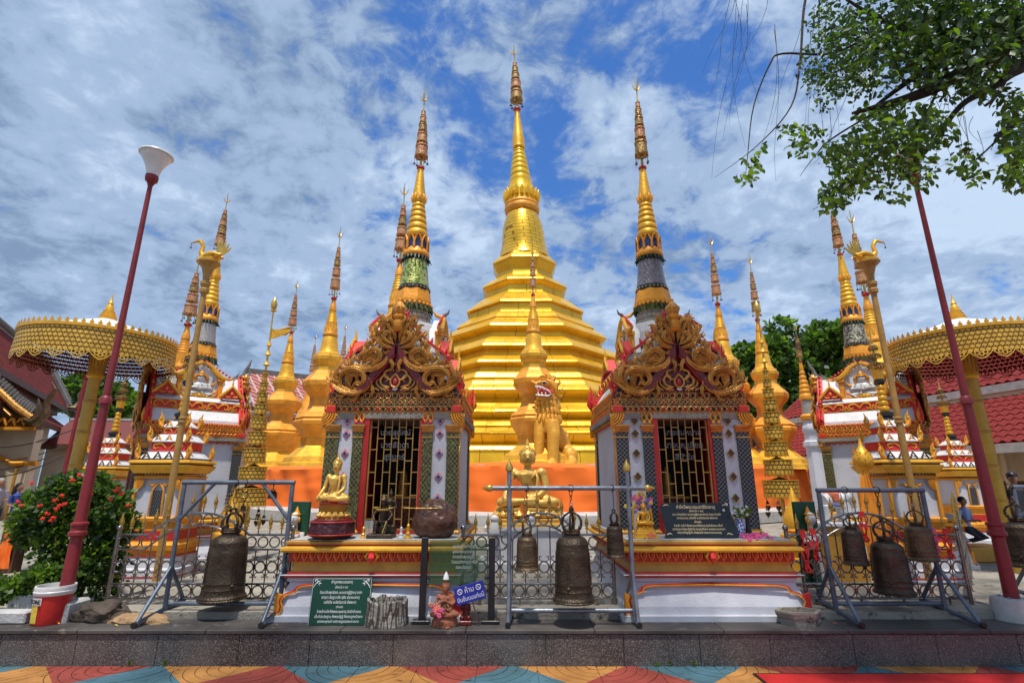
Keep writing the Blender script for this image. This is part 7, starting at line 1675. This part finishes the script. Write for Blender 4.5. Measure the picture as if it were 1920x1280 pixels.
for (y_, z_, s_) in ((0, E0.z, 1.0), (rd[0], rd[1], .8)):
    mb = MB(); mb.tube([(.0, y_+.2, z_+.1), (.15, y_-.25, z_+.05), (.25, y_-.45, z_+.5*s_), (.2, y_-.3, z_+.9*s_), (.3, y_-.5, z_+1.35*s_)], [.14, .2, .14, .08, .01], m_bronzelt, 8); mb.build('naga_horn', r)
# porch gable of the vihara, facing the visitors
g0 = W(66, 790, 18.5); z = thing('porch', 'ornate gabled porch of the vihara with naga finials, at the left edge', 'building', (g0.x, 18.5, 0)); X = lambda px, py: (W(px, py, 18.5).x-g0.x, W(px, py, 18.5).z)
pts = [X(-90, 620), X(-50, 690), X(0, 735), X(35, 768), X(66, 790)]
mb = MB(); lowz = pts[-1][1]-.25; mb.prism([(pts[0][0], lowz)]+[(pts[-1][0], lowz)]+[p for p in pts[::-1]], 0, .3, m_wood); mb.build('tympanum', z)
mb = MB(); q = [(a, 0, b) for a, b in pts]; v2 = [(a, b, c) for a, b, c in q]+[(a-.4, .55, c) for a, b, c in q]; n = len(q); mb.add(v2, [[i, i+1, i+1+n, i+n] for i in range(n-1)], m_tiledk); mb.build('porch_roof', z)
mb = MB(); mb.tube([(a, -.15, b+.1) for a, b in pts], [.12, .12, .13, .13, .12], m_antique, 8); mb.tube([(a-.1, -.12, b-.22) for a, b in pts[:4]], .06, m_antique, 6); mb.build('gilt_verge', z)
for i in range(26):
    f = i/26*(n-1); k = int(f); f -= k; a, b = pts[k][0]*(1-f)+pts[k+1][0]*f, pts[k][1]*(1-f)+pts[k+1][1]*f
    mb = MB(); mb.tube([(a, -.1, b+.15), (a+.08, -.1, b+.30), (a+.12, -.1, b+.50)], [.10, .10, .03], m_ridge, 6); mb.build('crocket', z)
mb = MB(); a, b = pts[-1]; mb.tube([(a-.2, -.15, b+.05), (a+.15, -.15, b-.05), (a+.45, -.15, b+.25), (a+.40, -.15, b+.7), (a+.58, -.15, b+1.15), (a+.40, -.15, b+1.4)], [.13, .18, .14, .10, .07, .02], m_bronzelt, 8); mb.tube([(a+.1, -.15, b), (a+.15, -.15, b+.5), (a+.05, -.15, b+.8)], [.1, .08, .02], m_bronzelt, 7); mb.build('naga_horn', z)
mb = MB()
for i in range(9): scroll(mb, [(a-.3-i*.32, lowz+.1), (a-.45-i*.32, lowz+.35), (a-.6-i*.32, lowz+.2)], .06, -.06, m_gold3, n=5)
mb.box(pts[0][0], a+.1, -.1, -.02, lowz-.05, lowz+.06, m_gold3); mb.build('gilt_frieze', z)
mb = MB(); mb.box(pts[0][0], X(56, 800)[0], .3, .6, .27, lowz, m_cream); mb.build('porch_wall', z); mb = MB(); zc = W(0, 868, 25).z; mb.tube([X(-40, 845)[0:1]+(.28,)+X(-40, 845)[1:], X(10, 868)[0:1]+(.28,)+X(10, 868)[1:], X(56, 868)[0:1]+(.28,)+X(56, 868)[1:]], .09, m_gold3, 6); mb.build('gilt_moulding', z)
mb = MB(); mb.box(X(50, 0)[0] if False else X(20, 860)[0], X(24, 860)[0], .25, .3, .27, lowz-1, m_ochre); mb.build('pilaster', z)
# street cables
for i, (pa, pb) in enumerate((((-60, 862), (118, 836)), ((-60, 880), (110, 848)), ((-60, 895), (118, 856)), ((-60, 838), (135, 806)))):
    a, b = W(pa[0], pa[1], 17), W(pb[0], pb[1], 20); mb = MB(); mb.tube([tuple(a.lerp(b, f)-Vector((0, 0, .25*sin(f*pi)))) for f in [j/8 for j in range(9)]], .02, m_black, 5)
    o = mb.build('cable'); tag(o, ('lowest black cable sagging across the left wall', 'black cable just above the lowest one at the left', 'middle black cable crossing to the vihara eaves', 'highest black cable running up under the vihara eaves')[(2, 1, 0, 3)[i]], 'cable', 'cables across the vihara wall')
pole = W(100, 880, 19); r = thing('red_pole', 'thin red pole leaning behind the left gilt parasol', 'pole', (W(163, 700, 14).x, 14, .27)); a = W(163, 700, 14); b = W(128, 850, 14); mb = MB(); mb.tube([(b.x-a.x, 0, b.z-.27-1.0), (0, 0, a.z-.27)], .045, m_lampred, 8); mb.build('shaft', r)
# ================================================================ foliage
def leafcloud(mb, c, rad, n, size, mats, weights, hollow=.35, flat=.5, cull=None):
    for _ in range(n):
        while True:
            d = Vector((R.uniform(-1, 1), R.uniform(-1, 1), R.uniform(-1, 1)))
            if .02 < d.length < 1: break
        d.normalize(); k = hollow+(1-hollow)*R.random()**.6
        nz = 1+.28*noise.noise(d*2.3+Vector(c)*.7)+.16*noise.noise(d*5+Vector(c))
        p = Vector((c[0]+d.x*rad[0]*k*nz, c[1]+d.y*rad[1]*k*nz, c[2]+d.z*rad[2]*k*nz))
        if cull and cull(p): continue
        dd = (d+Vector((R.gauss(0, .7), R.gauss(0, .7), R.gauss(-.1, .6)))).normalized(); s_ = dd.orthogonal(); s_.rotate(Quaternion(dd, R.uniform(0, 6.28))); l = size*R.uniform(.6, 1.35); w_ = l*flat*.5
        t = R.random(); m = mats[0] if t < weights[0] else mats[1] if t < weights[0]+weights[1] else mats[2]
        mb.add([tuple(p), tuple(p+dd*l*.5+s_*w_), tuple(p+dd*l), tuple(p+dd*l*.5-s_*w_)], [[0, 1, 2], [0, 2, 3]], m)
LM = [m_leaf, m_leafdk, m_leaflt]
def far_tree(label, px, py, Y, clumps, trunk=True):
    a = W(px, py, Y); r = thing('tree', label, 'tree', (a.x, Y, 0)); mb = MB(); s = tpx(py, Y); tb = MB()
    for (cx, cy, rr, n) in clumps:
        c = W(cx, cy, Y); p = (c.x-a.x, R.uniform(-1, 1), c.z); tb.tube([(0, 0, a.z-rr*s*2), (p[0]*.5, p[1]*.5, (a.z+c.z)/2-rr*s*.6), (p[0], p[1], c.z)], [.25, .14, .05], m_bark, 6)
        for k in range(9):
            d = Vector((R.gauss(0, .5), R.gauss(0, .5), R.gauss(0, .5))); q = (p[0]+d.x*rr*s, p[1]+d.y*rr*s, p[2]+d.z*rr*s*.9); leafcloud(mb, q, (rr*s*.48,)*2+(rr*s*.40,), n, .40, LM, (.55, .22), flat=.6)
    tag(mb.build('crown', r), kind='stuff'); tb.tube([(0, 0, .27), (.1, 0, a.z*.5), (0, 0, a.z)], [.45, .35, .15], m_bark, 10); tb.build('trunk', r); return r
far_tree('large green tree behind the right white shrine', 1515, 700, 38, [(1515, 660, 52, 380), (1560, 640, 40, 300), (1455, 660, 42, 300), (1570, 700, 45, 330), (1500, 720, 60, 380), (1440, 730, 45, 320), (1490, 780, 50, 300)])
far_tree('green tree rising just right of the right shrine gable', 1392, 705, 40, [(1390, 672, 30, 240), (1375, 710, 36, 260), (1412, 720, 34, 260), (1400, 760, 36, 240)])
far_tree('green tree between the vihara roof and the left parasol post', 150, 735, 40, [(135, 735, 28, 230), (165, 745, 30, 230), (190, 760, 24, 200), (225, 750, 26, 220), (120, 760, 24, 200), (210, 780, 30, 200)])
# flowering bush by the left lamp post
c0 = W(140, 1000, 5.9); r = thing('flowering_bush', 'rounded green bush with red flower heads at the left lamp post', 'bush', (c0.x, 5.9, .28)); mb = MB()
for (px, py, rr, n) in ((140, 950, 62, 1500), (85, 960, 50, 1000), (195, 950, 46, 1000), (60, 990, 36, 600), (215, 990, 34, 600), (140, 1020, 66, 1300), (190, 1050, 46, 700), (110, 1070, 50, 700), (170, 1100, 44, 500), (120, 920, 36, 600), (170, 915, 34, 600)):
    c = W(px, py, 5.9); s = tpx(py, 5.9); leafcloud(mb, (c.x-c0.x, R.uniform(-.06, .06), c.z-.28), (rr*s, rr*s*.85, rr*s*.9), n, .062, LM, (.50, .34), hollow=.45, flat=.55)
tag(mb.build('foliage', r), kind='stuff')
mb = MB()
for i in range(9): a = i*.7; mb.tube([(.06*cos(a), .06*sin(a), 0), (.12*cos(a), .1*sin(a), .25), (.32*cos(a), .25*sin(a), .6)], [.018, .015, .006], m_bark, 6)
mb.build('stems', r)
for (px, py) in ((118, 928), (104, 938), (112, 948), (122, 944), (106, 954), (97, 975), (100, 970), (42, 948), (75, 948), (89, 962), (208, 934), (227, 925), (240, 947), (222, 915), (81, 972), (136, 900), (60, 905), (34, 940), (218, 920), (170, 925), (150, 890)):
    p = W(px, py, 5.9-.42+abs(px-140)*.0022); mb = MB()
    for k in range(16):
        a = R.uniform(0, 6.28); e = R.uniform(0, 1); q = Vector((cos(a)*e*.032, -.012*(1-e)+R.uniform(-.004, .004), sin(a)*e*.020)); mb.ball(tuple(q), .0085, m_flower, 5, 3, (1, .7, .8))
    mb.build('flower_head', r, (p.x-c0.x, p.y-5.9, p.z-.28))
c0 = W(45, 1090, 5.4); r = thing('low_hedge', 'low clipped hedge at the left edge in front of the bush', 'bush', (c0.x, 5.55, .28)); mb = MB()
for (px, py, rr, n) in ((90, 1082, 30, 600), (50, 1098, 30, 600), (15, 1105, 26, 500), (-30, 1100, 34, 500)):
    c = W(px, py, 5.6); s = tpx(py, 5.6); leafcloud(mb, (c.x-c0.x, 0, c.z-.28), (rr*s, rr*s, rr*s*.8), n, .05, LM, (.5, .1), hollow=.4, flat=.6)
tag(mb.build('foliage', r), kind='stuff')
# the tree reaching in from the upper right
TY = 3.6; tr = thing('overhanging_tree', 'dark leafy tree whose branches hang into the upper right corner', 'tree', (8.2, .2, 0)); O = Vector((8.2, .2, 0))
def TP(px, py, dy=0): return W(px, py, TY+dy)-O
mb = MB(); mb.tube([(0, 0, 0), (-.1, 0, 2.5), (-.2, .3, 5), (0, .2, 8)], [.42, .33, .28, .15], m_bark, 14); mb.build('trunk', tr)
root_ = Vector((-.2, .3, 4.6))
def limb(pts, r0, r1, nm='limb'):
    q = [tuple(p) for p in pts]; mb = MB(); n = len(q)
    # smooth through the points
    P = [Vector(p) for p in q]; out = []
    for i in range(n-1):
        a, b, c, d = P[max(i-1, 0)], P[i], P[i+1], P[min(i+2, n-1)]
        for j in range(5): t = j/5; out.append(.5*((2*b)+(-a+c)*t+(2*a-5*b+4*c-d)*t*t+(-a+3*b-3*c+d)*t**3))
    out.append(P[-1]); mb.tube([tuple(p) for p in out], [r0+(r1-r0)*i/(len(out)-1) for i in range(len(out))], m_bark, 7); mb.build(nm, tr)
limb([root_, TP(2100, 20, -.2), TP(1920, 80), TP(1847, 112), TP(1763, 160, .1), TP(1707, 183, .1), TP(1647, 200, .1), TP(1597, 213, .2)], .11, .012)
limb([root_+Vector((0, 0, .4)), TP(2080, -40), TP(1900, 40, .1), TP(1830, 72, .1), TP(1780, 103, .1), TP(1707, 150, .2), TP(1640, 200, .2)], .10, .012)
limb([TP(1915, 82), TP(1907, 95), TP(1890, 140), TP(1868, 180), TP(1848, 198)], .022, .012); limb([root_, TP(2060, 80, .1), TP(1920, 127, .1), TP(1860, 165, .1), TP(1800, 200, .1), TP(1740, 280, .1), TP(1690, 330)], .06, .006)
limb([root_+Vector((0, 0, .8)), TP(1900, -120), TP(1700, -80), TP(1540, -60), TP(1510, 0), TP(1500, 117), TP(1483, 200), TP(1420, 273), TP(1340, 333)], .022, .001)
limb([TP(1763, 35, .2), TP(1650, 60, .1), TP(1563, 100, .1), TP(1467, 101), TP(1443, 122), TP(1413, 200), TP(1402, 290), TP(1398, 330)], .014, .0015)
limb([TP(1650, 205, .1), TP(1560, 260, .1), TP(1530, 290, .1), TP(1500, 330)], .010, .0015); limb([TP(1700, 190, .1), TP(1660, 250), TP(1620, 310), TP(1580, 360)], .012, .002); limb([TP(1760, 165, .1), TP(1720, 260), TP(1715, 330)], .012, .002)
limb([TP(1910, 200, .1), TP(1880, 250), TP(1830, 300), TP(1800, 320)], .012, .002); limb([root_, TP(2000, 200), TP(1915, 260), TP(1900, 330)], .03, .002); limb([TP(1700, 60, .2), TP(1620, 20), TP(1560, -20)], .02, .008); limb([TP(1640, 30), TP(1620, 100, .1), TP(1560, 140), TP(1530, 160)], .012, .002)
for i in range(46):
    x0 = R.choice([1380, 1400, 1410, 1440, 1470, 1500, 1530, 1560, 1600, 1640, 1700, 1760, 1810, 1850])+R.uniform(-15, 15); y0 = R.uniform(-30, 60) if x0 < 1560 else R.uniform(150, 260); l = R.uniform(150, 330) if x0 < 1560 else R.uniform(60, 170); b = R.uniform(-60, 30)
    P = [TP(x0+b*f**1.5+8*sin(f*5+i), y0+l*f-20*f*f, R.uniform(-.0, .15)) for f in (0, .2, .4, .6, .8, 1)]; limb(P, .0022, .0008, 'hanging_twig')
LC = [(1850, 35, 95, 300, 1.25), (1750, 45, 85, 260, 1.25), (1905, 60, 60, 160, 1.2), (1660, 40, 70, 150, 1.0), (1600, 75, 60, 130, .9), (1640, 120, 62, 130, .9), (1560, 40, 50, 90, .75), (1530, 120, 40, 70, .65), (1545, 150, 42, 80, .6), (1590, 150, 45, 80, .8), (1780, 130, 62, 120, 1.1), (1850, 150, 45, 70, 1.1), (1720, 110, 55, 120, 1.0), (1905, 210, 40, 90, 1.1), (1908, 270, 38, 90, 1.1), (1905, 330, 34, 60, 1.1), (1700, 235, 62, 150, 1.0), (1640, 240, 52, 100, 1.0), (1750, 240, 45, 80, 1.0), (1690, 290, 48, 110, .95), (1620, 290, 42, 70, 1.0), (1570, 300, 34, 45, 1.0), (1600, 335, 34, 55, 1.0), (1568, 360, 30, 50, 1.0), (1720, 320, 40, 50, .95), (1520, 262, 34, 40, .8), (1480, 248, 22, 18, .8), (1410, 305, 20, 16, .95), (1400, 335, 16, 12, .9), (1810, 300, 34, 36, 1.0), (1835, 330, 20, 12, 1.0), (1665, 365, 18, 10, .9), (1690, 400 if False else 372, 14, 8, .9), (1540, 200, 20, 14, .6), (1430, 275, 8, 3, .9), (1555, 385, 22, 22, .95), (1585, 280, 30, 36, .9), (1500, 275, 24, 16, .8), (1650, 320, 40, 50, .95)]
lm = {}
for k, m in enumerate(LM+[m_leaf]): mb = MB(); leafquad(mb, Vector((0, 0, 0)), 1, Vector((0, 1, 0)), m, w=.52, fold=.08, up=Vector((0, 0, 1))); lm[k] = mb.mesh('leaf_%d' % k)
cnt = 0; rest = MB(); L_ = []
for (px, py, rr, n, sz) in LC:
    for _ in range(int(n*(2.9 if py < 180 else 2.1))):
        a, e = R.uniform(0, 6.28), sqrt(R.random()); p = TP(px+cos(a)*rr*e*R.uniform(.7, 1.15), py+sin(a)*rr*e*R.uniform(.7, 1.1), R.gauss(0, .22)); L_.append((sz*R.uniform(.7, 1.3)*.060, p, py))
L_.sort(key=lambda t: -t[0])
for sz, p, py in L_:
    d = Vector((R.gauss(0, 1), R.gauss(0, .6), R.gauss(-.5, .7))).normalized(); q = d.to_track_quat('Y', 'Z'); q = Quaternion(d, R.uniform(-1.4, 1.4)) @ q
    t = R.random(); k = (0 if t < .55 else 1 if t < .70 else 2) if py > 180 else (0 if t < .42 else 1 if t < .94 else 2)
    if cnt < 290: o = inst(lm[k], 'leaf', tr); o.matrix_local = Matrix.LocRotScale(p, q, (sz,)*3); cnt += 1
    else:
        M_ = Matrix.LocRotScale(p, q, (sz,)*3); b = len(rest.v); me = lm[k]; rest.v += [tuple(M_ @ v.co) for v in me.vertices]; kk = rest.mi(LM[k])
        for pl in me.polygons: rest.f.append([b+i for i in pl.vertices]); rest.m.append(kk); rest.sm.append(True)
# unseen upper crown, added high over the visitors to dapple the front shrines with shade
for (x, y, z_, rr, n) in ((5.5, 3.4, 8.0, 1.6, 650), (3.4, 3.6, 8.3, 1.5, 650), (1.2, 3.6, 8.5, 1.5, 600), (-.9, 3.4, 8.6, 1.3, 330), (2.3, 4.0, 9.6, 1.3, 450), (0, 4.0, 9.8, 1.3, 300), (4.4, .4, 8.4, 1.6, 360), (7.2, 1.6, 7.4, 1.6, 420), (2.2, .2, 8.8, 1.4, 280), (-2.6, 1.8, 9.2, .9, 140), (8.5, -.5, 8.6, 2.2, 500), (6.4, -1.4, 8.8, 1.9, 400)):
    leafcloud(rest, (x-O.x, y-O.y, z_), (rr, rr, rr*.55), n, .17, LM, (.55, .25), hollow=.1, flat=.6)
    limb([(0, .1, 6.2), ((x-O.x)*.5, (y-O.y)*.5, (z_+6.5)/2), (x-O.x, y-O.y, z_)], .10, .02)
tag(rest.build('foliage', tr), kind='stuff')
# little weeds at the foot of the wall
for px, py in ((247, 1228), (312, 1236), (1256, 1238), (1300, 1242), (1230, 1243)):
    p = W(px, py, 4.945); r = thing('weed', 'tiny green weed at the foot of the granite wall, '+{247: 'below the rocks and sand heap', 312: 'right of the sand heap', 1256: 'middle one below the right shrine', 1300: 'right one below the right shrine', 1230: 'left one below the right shrine'}[px], 'plant', (p.x, 4.94, 0), 0, 'weeds at the wall foot'); mb = MB()
    for k in range(9): a = R.uniform(0, pi); leafquad(mb, Vector((R.uniform(-.01, .01), 0, .01+.03*R.random())), .03, Vector((cos(a), -.5, sin(a)+.3)), m_leaflt)
    mb.tube([(0, 0, 0), (0, -.005, .04)], .002, m_leaf, 4); mb.build('sprig', r)
for px, py, lb in ((212, 1172, 'yellow fallen leaf on the wall coping left of the bell frame'), (105, 1168, 'yellow fallen leaf on the coping below the paint bucket'), (835, 1178, 'orange fallen leaf on the coping below the hermit'), (1560, 1168, 'orange fallen leaf beside the hexagonal planter'), (1612, 1170, 'orange fallen leaf under the right bell frame')):
    p = Wz(px, py, .288); mb = MB(); leafquad(mb, Vector((0, 0, .002)), .045, Vector((1, R.uniform(-.5, .5), .05)), m_yel if 'yellow' in lb else m_coral, up=Vector((0, 0, 1))); o = mb.build('fallen_leaf', None, tuple(p)); tag(o, lb, 'leaf', 'fallen leaves on the coping')
# ================================================================ people
def cloth(name, c): return bpy.data.materials.get(name) or mat(name, c, .85, 0, .15, 9, bump=.1)
def person(label, x, y, z0, h, face, shirt, trousers, hair, hairm, pose='stand', hat=None):
    r = thing('person', label, 'person', (x, y, z0), face); s = h/1.7; mb = MB(); V = lambda a, b, c: (a*s, b*s, c*s)
    for q in (-1, 1):
        if pose == 'kneel': mb.tube([V(q*.10, 0, .42), V(q*.13, -.32, .22), V(q*.12, .05, .10)], [.09*s, .075*s, .05*s], m_skin, 10)
        else: mb.tube([V(q*.09, 0, .90), V(q*.10, -.01, .48), V(q*.10, .02, .07), V(q*.11, -.12, .04)], [.092*s, .065*s, .042*s, .035*s], m_skin, 10)
    dz = -.46 if pose == 'kneel' else 0
    mb.tube([V(0, 0, .86+dz), V(0, 0, 1.02+dz), V(0, 0, 1.22+dz), V(0, 0, 1.38+dz), V(0, 0, 1.45+dz)], [.15*s, .135*s, .165*s, .17*s, .07*s], m_skin, 12, flat=.62)
    mb.tube([V(0, 0, 1.42+dz), V(0, -.02, 1.54+dz)], [.05*s, .047*s], m_skin, 9); mb.ball(V(0, -.02, 1.60+dz), .098*s, m_skin, 12, 9, (.8, .95, 1.15)); mb.ball(V(0, -.118, 1.585+dz), .014*s, m_skin, 6, 5)
    for q in (-1, 1):
        mb.tube([V(q*.17, 0, 1.38+dz), V(q*.225, .0, 1.10+dz), V(q*.14, -.22, 1.10+dz)], [.052*s, .042*s, .028*s], m_skin, 9)
        for k in range(4): mb.tube([V(q*.135, -.22, 1.115+dz-.018*k), V(q*.11, -.29, 1.12+dz-.018*k), V(q*.09, -.31, 1.10+dz-.018*k)], [.010*s, .009*s, .007*s], m_skin, 5)
        mb.tube([V(q*.13, -.22, 1.12+dz), V(q*.09, -.25, 1.15+dz)], [.011*s, .008*s], m_skin, 5)
    mats = [m_skin, shirt, trousers]
    def fm(c, n_):
        z = c.z/s-dz; x_ = abs(c.x/s)
        if z > 1.46: return 0
        if z > .95: return 0 if (c.y/s < -.09 and z < 1.2 and x_ > .05 and c.y/s < -.13) or (x_ > .19 and z < 1.18) else 1
        return 2 if c.z/s > .10 else 0
    b = fuse(mb, 'body', r, .016*s/1, 2, mats=mats, facemat=fm)
    hb = MB(); hb.ball(V(0, .005, 1.635+dz), .102*s, hairm, 12, 8, (.86, .98, .92))
    if hair == 'long': hb.tube([V(0, .05, 1.62+dz), V(0, .09, 1.45+dz), V(0, .09, 1.28+dz)], [.08*s, .085*s, .04*s], hairm, 10)
    hb.build('hair', r)
    if hat: hb = MB(); hb.ball(V(0, 0, 1.67+dz), .108*s, hat, 12, 7, (.9, 1, .75)); hb.tube([V(0, -.08, 1.66+dz), V(0, -.19, 1.645+dz)], [.075*s, .05*s], hat, 8, flat=.15); hb.build('cap', r)
    e = MB()
    for q in (-1, 1): e.ball(V(q*.032, -.105, 1.615+dz), .009*s, m_black, 6, 4, (1.3, .5, .7))
    e.tube([V(-.022, -.108, 1.548+dz), V(.022, -.108, 1.548+dz)], .005*s, m_inred, 5); e.build('facial_features', r)
    return r
grey_hair = cloth('grey_hair', (.30, .29, .28)); bh = cloth('black_hair', (.015, .012, .012))
p = W(2, 905, 12); person('person with short grey hair in a pale checked shirt, at the left edge', p.x, 12, .27, 1.32, .9, cloth('checked_shirt', (.38, .36, .42)), cloth('dark_trousers', (.03, .03, .04)), 'short', grey_hair)
p = W(36, 915, 11); person('person with long dark hair in a blue top, bending near the left edge', p.x, 11, .27, 1.22, 1.6, cloth('blue_top', (.03, .06, .25)), cloth('brown_skirt', (.10, .05, .03)), 'long', bh)
p = W(1898, 897, 9); person('person in a black cap and dark shirt at the right edge', p.x, 9, .27, 1.38, -.6, cloth('dark_shirt', (.03, .035, .045)), cloth('grey_trousers', (.08, .08, .09)), 'short', bh, hat=m_black)
p = W(1806, 925, 9.2); person('person kneeling in a light blue shirt beyond the right lamp post', p.x-.05, 9.2, .50, 1.05, .3, cloth('light_blue_shirt', (.28, .40, .72)), cloth('dark_trousers', (.03, .03, .04)), 'short', bh, pose='kneel')
mb = MB(); mb.box(p.x-.55, p.x+.5, 8.9, 9.6, .27, .495, m_ochre, bev=.02); o = mb.build('gilt_bench'); tag(o, 'low ochre step under the kneeling person', 'bench')
# offering stand with an orange cloth, far left
a = W(22, 1030, 8.0); r = thing('offering_stand', 'small stand draped with an orange cloth at the left edge', 'stand', (a.x, 8.0, .27)); mb = MB(); mb.box(-.10, .12, -.08, .10, 0, .50, m_wood, bev=.01); mb.build('stand', r)
mb = MB(); vs = []
for j in range(8):
    f = j/7
    for i in range(7): u = i/6-.5; vs.append((.03+u*(.17+.05*f)-.05*f, -.10-.02*sin(u*20+j), .66-.60*f))
mb.add(vs, [[j*7+i, j*7+i+1, j*7+i+8, j*7+i+7] for j in range(7) for i in range(6)], m_orange, True); mb.build('orange_cloth', r)
mb = MB(); mb.lathe([(.50, .03), (.56, .05), (.62, .02), (.74, .012), (.76, .03), (.80, .002)], m_gold2, 10, c=(-.02, 0)); mb.build('candle_holder', r)
